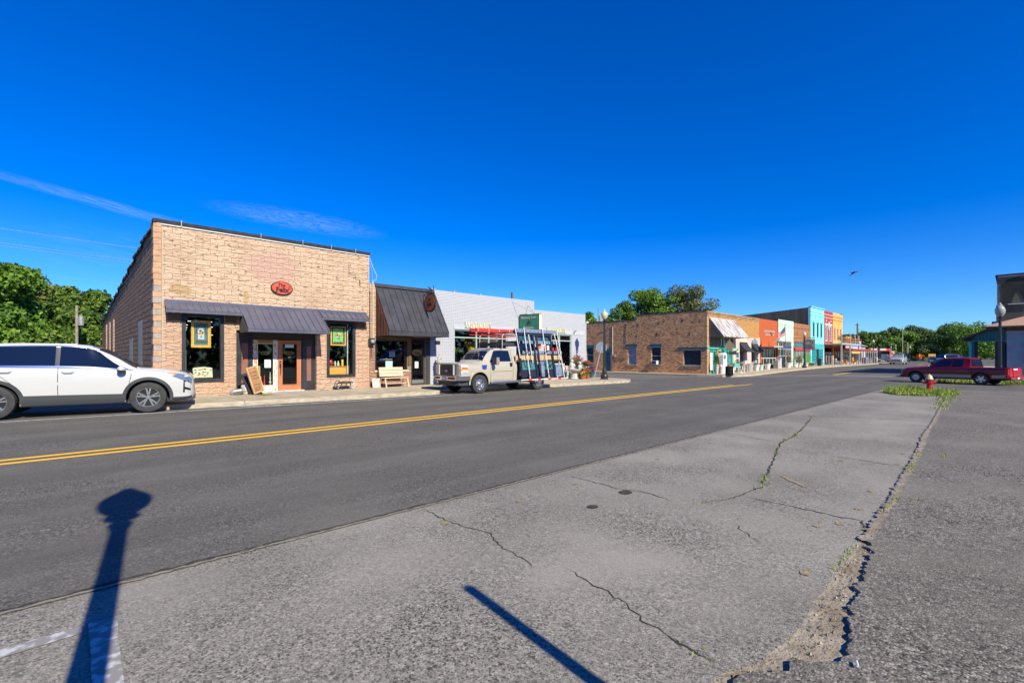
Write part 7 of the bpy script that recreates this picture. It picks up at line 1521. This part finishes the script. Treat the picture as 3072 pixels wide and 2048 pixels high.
t = thing('white_cabinet', 'tall white arched cabinet with clock face outside the green shop', 'cabinet', (46.6, 19.4, gp(46.6, 19.4))); mb = MB(); mb.box(-.42, .42, -.2, .2, 0, 1.75, 'pot_white'); mb.prism([(.42*math.cos(math.pi*i/10), 1.75+.28*math.sin(math.pi*i/10)) for i in range(11)], 'y', -.2, .2, 'pot_white'); mb.build('case', t); mb = MB(); mb.prism([(.18*math.cos(2*math.pi*i/16)-.1, 1.6+.22*math.sin(2*math.pi*i/16)) for i in range(16)], 'y', -.22, -.201, 'cladding'); mb.box(-.36, .36, -.215, -.201, .7, .72, 'stone_grey'); mb.build('dial', t); mb = MB(); mb.tube([(.2*math.cos(math.pi*i/8), 0, 2.02+.28*math.sin(math.pi*i/8)) for i in range(9)], .03, 'black_iron', 5); mb.build('hoop', t)
mb = MB(); mb.lathe([(.24, 0), (.2, .35), (.25, .7), (.12, .85), (.05, .9)], 'pinkish', 12, Tm(45.7, 19.2, gp(45.7, 19.2))); tag(mb.build('draped_stool'), 'pale cloth draped stool between pedestal and white cabinet', 'stool')
t = thing('display_table', 'low table of brown antiques before the green shop window', 'table', (48.2, 19.2, gp(48, 19.2))); mb = MB(); mb.box(-1.2, 1.2, -.4, .4, .55, .6, 'stone_white'); mb.box(-.9, -.2, -.3, .3, .0, .5, 'pot_white'); mb.build('top', t)
for sx in (-1.1, 1.1):
    for sy in (-.35, .35): mb = MB(); mb.box(sx-.04, sx+.04, sy-.04, sy+.04, 0, .55, 'stone_white'); mb.build('leg', t)
mb = MB(); mb.box(47.2, 47.9, 19.0, 19.4, gp(48, 19)+.6, gp(48, 19)+.85, 'terracotta'); tag(mb.build('wooden_crate'), 'reddish brown crate on the display table', 'crate')
mb = MB(); mb.box(48.2, 49.2, 18.95, 19.45, gp(48, 19)+.6, gp(48, 19)+.95, 'teal_lt'); tag(mb.build('teal_chest'), 'teal green chest on the display table', 'chest')
flowerpot('potted_grass', 'spiky green and brown grass plant at end of the display table', 50.0, 19.3, gp(50, 19.3), 'stone_white', .6, .25, .45, 'leaf_olive', None, 53, 120, 1.1, cat='planter')
t = thing('wicker_arch', 'pink trellis arch standing behind the road sign post on far pavement', 'trellis', (50.9, 18.9, gp(51, 19))); mb = MB(); mb.tube([(-.35, 0, 0), (-.35, 0, .6), (-.2, 0, .85), (.2, 0, .85), (.35, 0, .6), (.35, 0, 0)], .06, 'pinkish', 6); mb.build('frame', t)
t = thing('easel', 'small white folding easel on the far pavement', 'easel', (47.6, 18.0, gp(47.6, 18))); mb = MB(); mb.tube([(-.3, 0, 0), (.1, 0, .7)], .025, 'white_trim', 5); mb.tube([(.5, 0, 0), (0, 0, .75)], .025, 'white_trim', 5); mb.tube([(-.25, .2, .1), (.6, -.1, .05)], .025, 'white_trim', 5); mb.build('frame', t)
mb = MB(); mb.lathe([(.34, 0), (.36, .3), (.4, .72), (.42, .8), (.3, .8), (0, .76)], 'stone_grey', 16, Tm(52.6, 19.2, gp(52.6, 19.2))); tag(mb.build('wooden_barrel'), 'weathered grey barrel tub beside the first black awning door', 'barrel')
pp = flowerpot('planter_pot', 'large white flowerpot on far pavement, first of three before the pink shopfront', 54.1, 19.0, gp(54, 19), 'pot_white', .62, .33, .22, 'leaf_mid', None, 55, 60, .6, 'white pots before the pink shopfront', 'flower pot')
flowerpot('planter_pot', 'pale green flowerpot between two white pots before pink shopfront', 55.4, 19.0, gp(55, 19), 'pot_green', .6, .28, .2, 'leaf_dark', None, 57, 60, .6, 'white pots before the pink shopfront', 'flower pot')
dup(pp, (58.1, 19.2, gp(58, 19)), 0, 'white flowerpot with brown stems nearest the grey newspaper box')
t = thing('newspaper_box', 'grey cabinet with white and blue vending panel before the orange shop', 'box', (61.3, 19.2, gp(61, 19))); mb = MB(); mb.box(-.5, .2, -.25, .25, 0, .95, 'stone_grey'); mb.build('cabinet', t); mb = MB(); mb.box(.21, .55, -.3, .2, 0, 1.25, 'white_trim'); mb.box(.56, .8, -.25, .25, .1, 1.3, 'box_blue'); mb.build('vending_panel', t)
flowerpot('flower_tub', 'white tub of dark red flowers before the mint shop', 65.3, 19.2, gp(65, 19), 'pot_white', .6, .4, .55, 'leaf_dark', 'petal_red', 59, 160, 1.4)
flowerpot('flower_tub', 'small white tub with rusty brown plant between red flowers and bright green tree', 68.3, 19.2, gp(68, 19), 'pot_white', .5, .3, .5, 'leaf_oak', None, 61, 120, 1.3)
flowerpot('lime_tree', 'small vivid green tree in a tub outside the brown brick shop', 72.2, 19.1, gp(72, 19), 'pot_white', .45, .3, .95, 'leaf_neon', None, 63, 420, 1.0, cat='shrub')
flowerpot('flower_tub', 'tub of crimson leaves left of the vivid green tree', 70.1, 19.3, gp(70, 19), 'pot_white', .5, .28, .5, 'leaf_dark', 'petal_red', 65, 150, 1.5)
lump('garden_statue', 'small white garden statue among tubs before the mint shop', 'statue', [((0, 0, .2), (.2, .15, .2)), ((0, 0, .55), (.14, .12, .25)), ((0, 0, .85), (.1, .1, .12)), ((.15, 0, .5), (.1, .06, .1))], 'stone_white', (66.8, 18.9, gp(67, 19)))
lump('garden_statue', 'white garden statue right of the rusty brown plant', 'statue', [((0, 0, .2), (.25, .15, .2)), ((.05, 0, .6), (.14, .12, .3)), ((.1, 0, .98), (.1, .1, .12)), ((-.2, 0, .4), (.12, .06, .1))], 'stone_white', (69.3, 18.7, gp(69, 19)))
t = thing('iron_table', 'low dark iron table and chairs set outside the brown brick shop window', 'table', (74.5, 19.1, gp(74, 19))); mb = MB(); mb.box(-.8, .8, -.3, .3, .45, .5, 'stone_white'); mb.build('top', t)
for sx in (-.7, -.2, .3, .7): mb = MB(); mb.box(sx-.04, sx+.04, -.1, .1, 0, .45, 'brown_panel'); mb.build('leg', t)
mb = MB(); mb.lathe([(.25, 0), (.28, .8), (.3, .9), (.15, 1.05), (0, 1.08)], 'black_iron', 12, Tm(77.0, 18.7, gp(77, 19))); tag(mb.build('litter_bin'), 'dark litter bin with domed top beside the second street lamp', 'bin')
t = thing('white_chair', 'small white chair outside the aqua shopfront', 'chair', (79.6, 19.0, gp(79, 19))); mb = MB(); mb.box(-.3, .3, -.25, .25, .4, .46, 'stone_white'); mb.build('seat', t); mb = MB(); mb.box(-.3, .3, .22, .27, .46, .95, 'stone_white'); mb.build('backrest', t)
for sx in (-.27, .27):
    for sy in (-.22, .22): mb = MB(); mb.box(sx-.03, sx+.03, sy-.03, sy+.03, 0, .4, 'stone_white'); mb.build('leg', t)
def armchair(name, label, loc, m, s=1):
    t = thing(name, label, 'chair', loc, 0, 'garden chairs under the balcony', s); mb = MB(); mb.box(-.35, .35, -.3, .3, .35, .42, m); mb.build('seat', t); mb = MB()
    for i in range(5): mb.box(-.33+i*.14, -.23+i*.14, .25, .3, .42, 1.0, m)
    mb.build('backrest', t)
    for sx in (-.36, .36): mb = MB(); mb.box(sx-.04, sx+.04, -.35, .3, .6, .65, m); mb.box(sx-.03, sx+.03, -.33, -.25, 0, .6, m); mb.box(sx-.03, sx+.03, .22, .3, 0, .6, m); mb.build('arm', t)
    return t
armchair('garden_chair', 'white slatted garden chair under the near end of the balcony', (86.6, 18.9, gp(86, 19)), 'stone_white')
armchair('garden_chair', 'white slatted garden chair second from balcony end post', (88.3, 18.9, gp(88, 19)), 'stone_white')
armchair('garden_chair', 'orange wooden garden chair under the balcony middle', (91.8, 18.8, gp(91, 19)), 'apricot', 1.1)
armchair('garden_chair', 'bright orange wooden chair between porch posts', (98.3, 18.6, gp(98, 19)), 'apricot', 1.15)
t = thing('post_box', 'dark blue bin shaped box under the porch', 'box', (103.5, 18.2, gp(103, 18))); mb = MB(); mb.box(-.3, .3, -.3, .3, 0, 1.1, 'emblem_blue'); mb.build('case', t)
armchair('garden_chair', 'faded red garden chair at the porch end', (107.5, 18.2, gp(107, 18)), 'pinkish', 1.1)
# bird
t = thing('bird', 'small dark swallow shaped bird flying in the blue sky', 'bird', (60.7, 11.5, 10.4))
mb = MB(); Mb_ = Tm(60.7, 11.5, 10.45, rz=R(-43.4), s=.8) @ Matrix.Rotation(R(-12), 4, 'Y')
mb.ell((0, 0, 0), (.42, .12, .10), 'black', 12, 8, M=Mb_); mb.ell((-.42, 0, .02), (.10, .08, .08), 'black', 8, 6, M=Mb_)
mb.add([(-.2, 0, .02), (.15, 0, .02), (-.25, -.35, .12), (-.62, -.75, .2), (-.3, -.4, .1), (-.2, 0, -.01), (.15, 0, -.01)], [(0, 1, 2, 3, 4), (6, 5, 4, 3, 2)], 'black', M=Mb_)
mb.add([(-.2, 0, .02), (.2, 0, .02), (.05, .5, -.2), (-.35, .9, -.38), (-.25, .4, -.15)], [(0, 1, 2, 3, 4), (4, 3, 2, 1, 0)], 'black', M=Mb_)
mb.prism([(.3, -.04), (.95, -.10), (.8, 0), (.95, .10), (.3, .04)], 'z', .0, .02, 'black', Mb_); mb.build('body', t, True)
# hydrant
t = thing('fire_hydrant', 'red fire hydrant with rusty cream bonnet standing in weeds by the lot', 'hydrant', (28.3, 2.6, 0), R(20))
mb = MB(); mb.lathe([(.13, 0), (.13, .05), (.09, .07), (.09, .46), (.13, .48), (.13, .52)], 'hydrant_red', 18)
for k in range(8): q = 2*math.pi*k/8; mb.ell((.115*math.cos(q), .115*math.sin(q), .53), (.015, .015, .02), 'hydrant_red', 6, 4)
mb.build('barrel', t); mb = MB(); mb.lathe([(.135, .52), (.14, .55), (.11, .60), (.10, .66), (.06, .71), (.02, .72), (.02, .76), (0, .76)], 'hydrant_cap', 18); mb.build('bonnet', t)
for q, r_ in ((90, .05), (-90, .05), (180, .065)): mb = MB(); mb.lathe([(r_, .08), (r_, .15), (r_*1.25, .155), (r_*1.25, .2), (.02, .21), (.02, .23), (0, .23)], 'hydrant_red', 12, Tm(0, 0, .38, rz=R(q), ry=R(90))); mb.build('nozzle', t)
t.scale = (1.05, 1.05, 1.05)
# small litter
mb = MB(); mb.tube([(2.92, .54, .03), (2.965, .555, .031)], .006, 'white_trim', 8); tag(mb.build('cigarette_end'), 'white cigarette end lying on the old paving near the crack', 'litter')

# ------------------------------------------------------------------ vegetation
def blades(name, pts, h, m, w=.012, seed=1, lean=.5, kind='stuff'):
    rg = random.Random(seed); mb = MB()
    for x, y, k in pts:
        hh = h*k*(.5+rg.random()); q = rg.random()*6.28; dx, dy = math.cos(q), math.sin(q); l = lean*hh*rg.random(); z = gz(x, y)
        q2 = rg.random()*6.28; wx_, wy_ = math.cos(q2)*w, math.sin(q2)*w
        mb.add([(x-wx_, y-wy_, z-.01), (x+wx_, y+wy_, z-.01), (x+dx*l*.4+wx_*.7, y+dy*l*.4+wy_*.7, z+hh*.6), (x+dx*l, y+dy*l, z+hh)], [(0, 1, 2, 3)], m)
    return tag(mb.build(name), kind=kind)
def inpoly(x, y, P):
    c = False; j = len(P)-1
    for i in range(len(P)):
        if (P[i][1] > y) != (P[j][1] > y) and x < (P[j][0]-P[i][0])*(y-P[i][1])/(P[j][1]-P[i][1])+P[i][0]: c = not c
        j = i
    return c
gpz = [(28.2, 4.0), (26.2, 3.95), (24.9, 3.3), (24.9, 2.6), (25.5, 2.0), (26.2, 1.55), (27.5, 1.5), (29.2, 1.9), (30.3, 3.0), (29.8, 3.7)]
rg = random.Random(5); pts = []
while len(pts) < 9000:
    x, y = rg.uniform(24.5, 30.5), rg.uniform(1.4, 4.1)
    if inpoly(x, y, gpz): pts.append((x, y, .45+.9*rg.random()*(1.4 if y > 3.2 else .8)))
blades('weeds', pts, .12, 'weed', .016, 6)
flat('weed_bed', gpz, .006, 'grass_ground')
pts = []
for (pl, dens, w_) in ((CR[0], .35, .03), (CR[1], .4, .03), (CR[3], .5, .05), ([p for p in edge_r if p[0] > 5.2], .7, .04), (CR[4], .3, .03), ([(6.8+.06*i, .75-.03*i) for i in range(14)], 1.2, .04), ([(9+.12*i, .55+.02*i) for i in range(12)], 1.2, .05), ([(3.9+.05*i, .92) for i in range(20)], .8, .03), ([(2.6+.02*i, 1.0-.006*i) for i in range(12)], .5, .02)):
    for x, y in pl:
        k_ = int(dens)+(rg.random() < dens-int(dens))
        clump = 1 if math.sin(x*3.1)+math.sin(x*1.3+1) > .1 else .15
        for _ in range(int(k_*3*clump+rg.random()*clump)): pts.append((x+rg.gauss(0, w_), y+rg.gauss(0, w_*.5), (.35+.6*rg.random())*(1 if x > 6 else .45)))
blades('crack_weeds', pts, .06, 'weed', .006, 7)
pts = [(x, 1.75+(x-25.1)*-.05+rg.gauss(0, .1), .5) for x in [25-6*rg.random()**1.8 for _ in range(420)]]
pts = [(x, 1.33+(x-15.4)*.044+rg.gauss(0, .05+.012*(x-14)), .7*rg.random()+.2) for x, _, _ in pts]
blades('seam_grass', pts, .09, 'weed', .014, 8)
pts = [(rg.uniform(38.6, 41.0), rg.uniform(-9, 3.2), rg.uniform(.4, 1.2)) for _ in range(4200)]
blades('verge_grass', pts, .16, 'weed', .03, 9)
flat('verge', [(38.5, -9), (41.1, -9), (41.1, 3.3), (38.5, 3.3)], .012, 'grass_ground')
pts = [(4.2+rg.gauss(0, .5), 18.6+rg.gauss(0, .25), .5) for _ in range(50)]+[(5.35+rg.gauss(0, .13), 18.9+rg.gauss(0, .08), 1.3) for _ in range(130)]
mb = MB()
for x, y, k in pts: h = .04*k; q = rg.random()*6.28; mb.add([(x, y, .15), (x+.015, y+.01, .15), (x+.05*math.cos(q), y+.05*math.sin(q), .152+h)], [(0, 1, 2)], 'weed')
tag(mb.build('pavement_weeds'), kind='stuff')

def crown_mesh(name, blobs, n, ls, m, seed=1, shellmin=.55, flat_=.0):
    """leaf cards scattered through overlapping blobs (cx, cy, cz, rx, ry, rz)"""
    rg = np.random.default_rng(seed); vol = np.array([b[3]*b[4]*b[5] for b in blobs])**(2/3); vol /= vol.sum(); cnt = rg.multinomial(n, vol); C = []; D = []
    for b, k in zip(blobs, cnt):
        d = rg.normal(size=(k, 3)); d /= np.linalg.norm(d, axis=1)[:, None]; rad = rg.uniform(shellmin**3, 1, k)**(1/3)*(1+.10*rg.normal(size=k))
        C.append(np.array(b[:3])+d*rad[:, None]*np.array(b[3:])); D.append(d)
    C = np.concatenate(C); D = np.concatenate(D); k = len(C)
    nrm = D+rg.normal(size=(k, 3))*.75+np.array([0, 0, .35]); nrm /= np.linalg.norm(nrm, axis=1)[:, None]
    a = np.cross(nrm, rg.normal(size=(k, 3))); a /= np.linalg.norm(a, axis=1)[:, None]; b_ = np.cross(nrm, a)
    s = ls*rg.uniform(.6, 1.35, k)[:, None]; a *= s*.62; b_ *= s*.42
    V = np.stack([C-a, C-b_*.9, C+a, C+b_*.9], 1).reshape(-1, 3)
    me = bpy.data.meshes.new(name); me.vertices.add(4*k); me.vertices.foreach_set('co', V.ravel()); me.loops.add(4*k); me.loops.foreach_set('vertex_index', np.arange(4*k))
    me.polygons.add(k); me.polygons.foreach_set('loop_start', np.arange(k)*4); me.polygons.foreach_set('loop_total', np.full(k, 4)); me.update(calc_edges=True); me.materials.append(MATS[m]); return me
def tree(name, label, loc, h, rad, th, m, n=14000, ls=.3, seed=1, nb=16, squash=1.0, group=None, cat='tree', sparse=.55, low=0.0):
    rg = random.Random(seed); t = thing(name, label, cat, loc, rg.random()*6, group); ch = h-th; cz = th+ch*.5; blobs = []
    for i in range(nb):
        q = rg.random()*6.28; f = rg.random(); zz = th+ch*(.12+.76*f); lim = math.sqrt(max(.05, 1-((zz-cz)/(ch*.58))**2))*rad*squash; rr_ = lim*math.sqrt(rg.random())*.78
        br = rad*rg.uniform(.26, .42)*(1 if nb < 30 else .8); blobs.append((rr_*math.cos(q), rr_*math.sin(q), min(zz, h-br*.8), br, br, br*.75))
    blobs.append((0, 0, cz, rad*.55, rad*.55, ch*.36)); blobs.append((0, 0, h-rad*.35, rad*.35, rad*.35, rad*.33))
    o = bpy.data.objects.new('crown', crown_mesh('crown', blobs, n, ls, m, seed, sparse)); COL.objects.link(o); o.parent = t
    mb = MB(); r0 = max(.12, h*.022); mb.tube([(0, 0, -.1), (.05, 0, th*.6), (0, .05, th+ch*.3), (.1, 0, th+ch*.75)], [r0*1.25, r0, r0*.7, r0*.2], 'bark', 8)
    for b in blobs[:min(nb, 12)]: z0 = th*.8+rg.random()*ch*.3; mb.tube([(0, 0, z0), (b[0]*.5, b[1]*.5, (z0+b[2])/2+.2), (b[0], b[1], b[2])], [r0*.5, r0*.3, r0*.1], 'bark', 5)
    mb.build('trunk', t); return t
tree('broadleaf_tree', 'bright green bushy tree, tallest of those beyond the white SUV', (-5.0, 62, 0), 10.0, 4.6, 1.5, 'leaf_bright', 30000, .34, 11, 22, 1.1)
tree('round_tree', 'rounded dense yellow green tree next to the tan shop side wall', (.2, 67, 0), 8.8, 3.7, .8, 'leaf_mid', 30000, .36, 12, 26, 1.15)
tree('broadleaf_tree', 'olive green tree between bright tree and rounded tree', (-2.3, 69, 0), 9.3, 3.2, 1.0, 'leaf_olive', 12000, .34, 13, 14, 1.1)
tree('shrub', 'low dark green shrubs touching the far end of the tan side wall', (3.0, 72, 0), 6.6, 3.2, .3, 'leaf_mid', 9000, .34, 14, 12, 1.2, cat='shrub')
tree('shrub', 'low bright shrub under the tallest tree, just above the white SUV roof', (-6.5, 58, 0), 6.0, 4.0, .2, 'leaf_bright', 11000, .34, 15, 14, 1.3, cat='shrub')
tree('shrub', 'low green shrub under the rounded tree beside utility pole', (-1.5, 63.5, 0), 5.2, 3.4, .2, 'leaf_mid', 9000, .34, 16, 12, 1.2, cat='shrub')
# trees over the corner brick building
tree('broadleaf_tree', 'bright green tree rising highest left of the olive oak behind brick building', (72.3, 41.8, 0), 13.3, 4.4, 3.0, 'leaf_bright', 13000, .27, 21, 30, 1.1, sparse=.7)
tree('oak_tree', 'tall sparse olive oak behind the brick building with sky through its crown', (77, 38.5, 0), 13.8, 5.0, 4.0, 'leaf_oak', 11000, .27, 22, 34, 1.15, sparse=.8)
tree('broadleaf_tree', 'dark green tree between bright tree and olive oak behind brick building', (76, 44, 0), 13.2, 3.8, 3.0, 'leaf_mid', 9000, .28, 23, 24, 1.05, sparse=.75)
tree('broadleaf_tree', 'smaller green tree beside the bright one over brick building parapet', (67.2, 43.8, 0), 10.8, 3.0, 2.0, 'leaf_mid', 8000, .27, 24, 18, 1.1, sparse=.7)
tree('broadleaf_tree', 'small tree showing behind yellow globe of the first street lamp', (59, 45, 0), 8.5, 1.9, 3.0, 'leaf_bright', 4500, .30, 25, 9, 1.0)
tree('broadleaf_tree', 'lowest green tree at left end over brick building roof', (61.5, 43, 0), 7.6, 2.6, 2.0, 'leaf_bright', 6000, .32, 26, 10, 1.1)
tree('broadleaf_tree', 'dark trailing tree top at right foot of the olive oak', (88, 40, 0), 10.2, 3.6, 3.0, 'leaf_oak', 6000, .36, 27, 10, 1.1)
# far tree line
FT = [(2588, 150, 9.8, 4.8, 'leaf_mid', 'dark round tree just right of the low shop roof'), (2622, 160, 9.6, 5.0, 'leaf_dark', 'dark tree behind the third street lamp'), (2655, 168, 11.0, 4.6, 'leaf_mid', 'green tree behind the semi truck stack'), (2678, 175, 12.6, 5.0, 'leaf_dark', 'tall dark conical tree behind crossing signal'), (2706, 170, 11.0, 5.0, 'leaf_bright', 'bright green tree behind tall pale pole'), (2734, 178, 13.6, 6.0, 'leaf_dark', 'tallest dark tree over the far white SUV'), (2768, 182, 12.6, 6.0, 'leaf_olive', 'olive brown tree right of the tallest dark tree'), (2798, 176, 11.2, 5.5, 'leaf_mid', 'green tree above the orange machine'), (2835, 165, 12.8, 6.5, 'leaf_mid', 'wide green tree above the dark van'), (2880, 150, 12.5, 7.5, 'leaf_mid', 'broad green tree left of the teal porch'), (2935, 135, 11.8, 7.5, 'leaf_bright', 'broad bright tree behind teal porch roof'), (2545, 170, 9.5, 4.2, 'leaf_dark', 'small dark tree top beside apricot building corner')]
for i, (u, d, h, rad, m, lab) in enumerate(FT):
    x, y = cam_at(u, d); tree('broadleaf_tree', lab, (x, y, -.1), h, rad, 1.2, m, 6500, .5, 40+i, 12, 1.1, sparse=.5)
# the wood behind them reads as one mass
rg = random.Random(3); bl = []
for i in range(46):
    u = 2560+i*12; x, y = cam_at(u, 215+rg.random()*20); hh = 9+4*rg.random(); bl.append((x, y, hh*.5, 6.5, 6.5, hh*.5))
o = bpy.data.objects.new('far_wood', crown_mesh('far_wood', bl, 16000, 1.0, 'leaf_dark', 5, .5)); COL.objects.link(o); tag(o, kind='stuff')
tree('shrub', 'spreading light green small tree left of the orange digger', (*cam_at(2790, 140), 0), 5.0, 3.6, 1.6, 'leaf_olive', 4000, .4, 61, 10, 1.3, cat='shrub')
# unseen trees added behind the viewer to darken the reflections in the shop windows
rg = random.Random(8); bl = []
for i in range(30): hh = 12+5*rg.random(); bl.append((-60+i*6.5, -46+5*rg.random(), hh*.45, 5.5, 5, hh*.55))
o = bpy.data.objects.new('near_wood', crown_mesh('near_wood', bl, 14000, 1.1, 'leaf_dark', 6, .5)); COL.objects.link(o); tag(o, kind='stuff')
# ------------------------------------------------------------------ far end of the street
sheet('far_road', arange(90, 250, 10), arange(-4, 4.3, 2), -.02, 'asphalt_road')
mb = MB(); mb.prism([(120, 19.4), (150, 20.8), (150, 34), (116, 30)], 'z', -.02, .03, 'concrete'); tag(mb.build('forecourt'), kind='structure')
mb = MB(); mb.prism([cam_at(2714, 112), cam_at(2775, 118), cam_at(2775, 135), cam_at(2712, 140)], 'z', -.02, .06, 'grass_ground'); tag(mb.build('grass_island'), kind='structure')
flat('grass_verge', [(170, 17.8), (400, 17.8), (400, 60), (170, 40)], .02, 'grass_ground')
B = thing('red_canopy_station', 'low red and white fascia building behind far parked vehicles', 'building', (165, 33, 0))
mb = MB(); a = cam_at(2598, 150); b2 = cam_at(2655, 150); q = math.atan2(b2[1]-a[1], b2[0]-a[0]); Lr = math.hypot(b2[0]-a[0], b2[1]-a[1]); Mr = Tm(a[0], a[1], 0, rz=q)
mb.box(0, Lr, 0, 6, 0, 2.6, 'pinkish', Mr); mb.build('wall', B, True)
mb = MB(); mb.box(-.5, Lr*.55, -1, 6.5, 2.601, 3.2, 'barn_red', Mr); mb.box(Lr*.55+.01, Lr+.8, -1.2, 6.5, 2.4, 3.9, 'bright_red', Mr); mb.box(0, Lr*.45, -1.1, -1.01, 3.21, 4.0, 'pinkish', Mr); mb.box(Lr*.58, Lr*.9, -1.3, -1.21, 3.3, 3.9, 'white_trim', Mr); mb.build('canopy', B, True)
mb = MB(); x, y = cam_at(2672, 150); Mz = Tm(x, y, 0, rz=R(-43)); mb.box(-.9, .9, -.5, .5, 0, 3.2, 'ply', Mz); tag(mb.build('tan_kiosk', mod=.03), 'tan boxy cabinet behind far white SUV', 'kiosk')
t = thing('orange_digger', 'small orange digger parked on grass under the far trees', 'digger', (*cam_at(2757, 150), 0)); Mz = Tm(0, 0, 0, rz=R(-43)); mb = MB(); mb.box(-1.3, .6, -.7, .7, .7, 1.4, 'orange_eq', Mz); mb.box(-.4, .4, -.5, .5, 1.4, 2.2, 'orange_eq', Mz); mb.build('body', t)
mb = MB(); mb.box(-1.4, 1.0, -.8, .8, .1, .69, 'rubber', Mz); mb.build('track', t); mb = MB(); mb.tube([(.5, 0, 1.2), (1.4, 0, 1.9), (2.2, 0, .6)], .15, 'orange_eq', 5, M=Mz); mb.build('boom', t)
mb = MB(); x, y = cam_at(2796, 125); Mz = Tm(x, y, 0, rz=R(-43)); mb.box(-.95, .95, -.04, .04, 1.45, 2.15, 'sign_gold', Mz); mb.box(-.5, .5, -.05, -.041, 1.72, 1.88, 'wood_brown', Mz); mb.box(-.85, -.78, -.03, .03, 0, 1.45, 'steel', Mz); mb.box(.78, .85, -.03, .03, 0, 1.45, 'steel', Mz); tag(mb.build('orange_board'), 'orange rectangular board sign on the grass left of the dark van', 'sign')
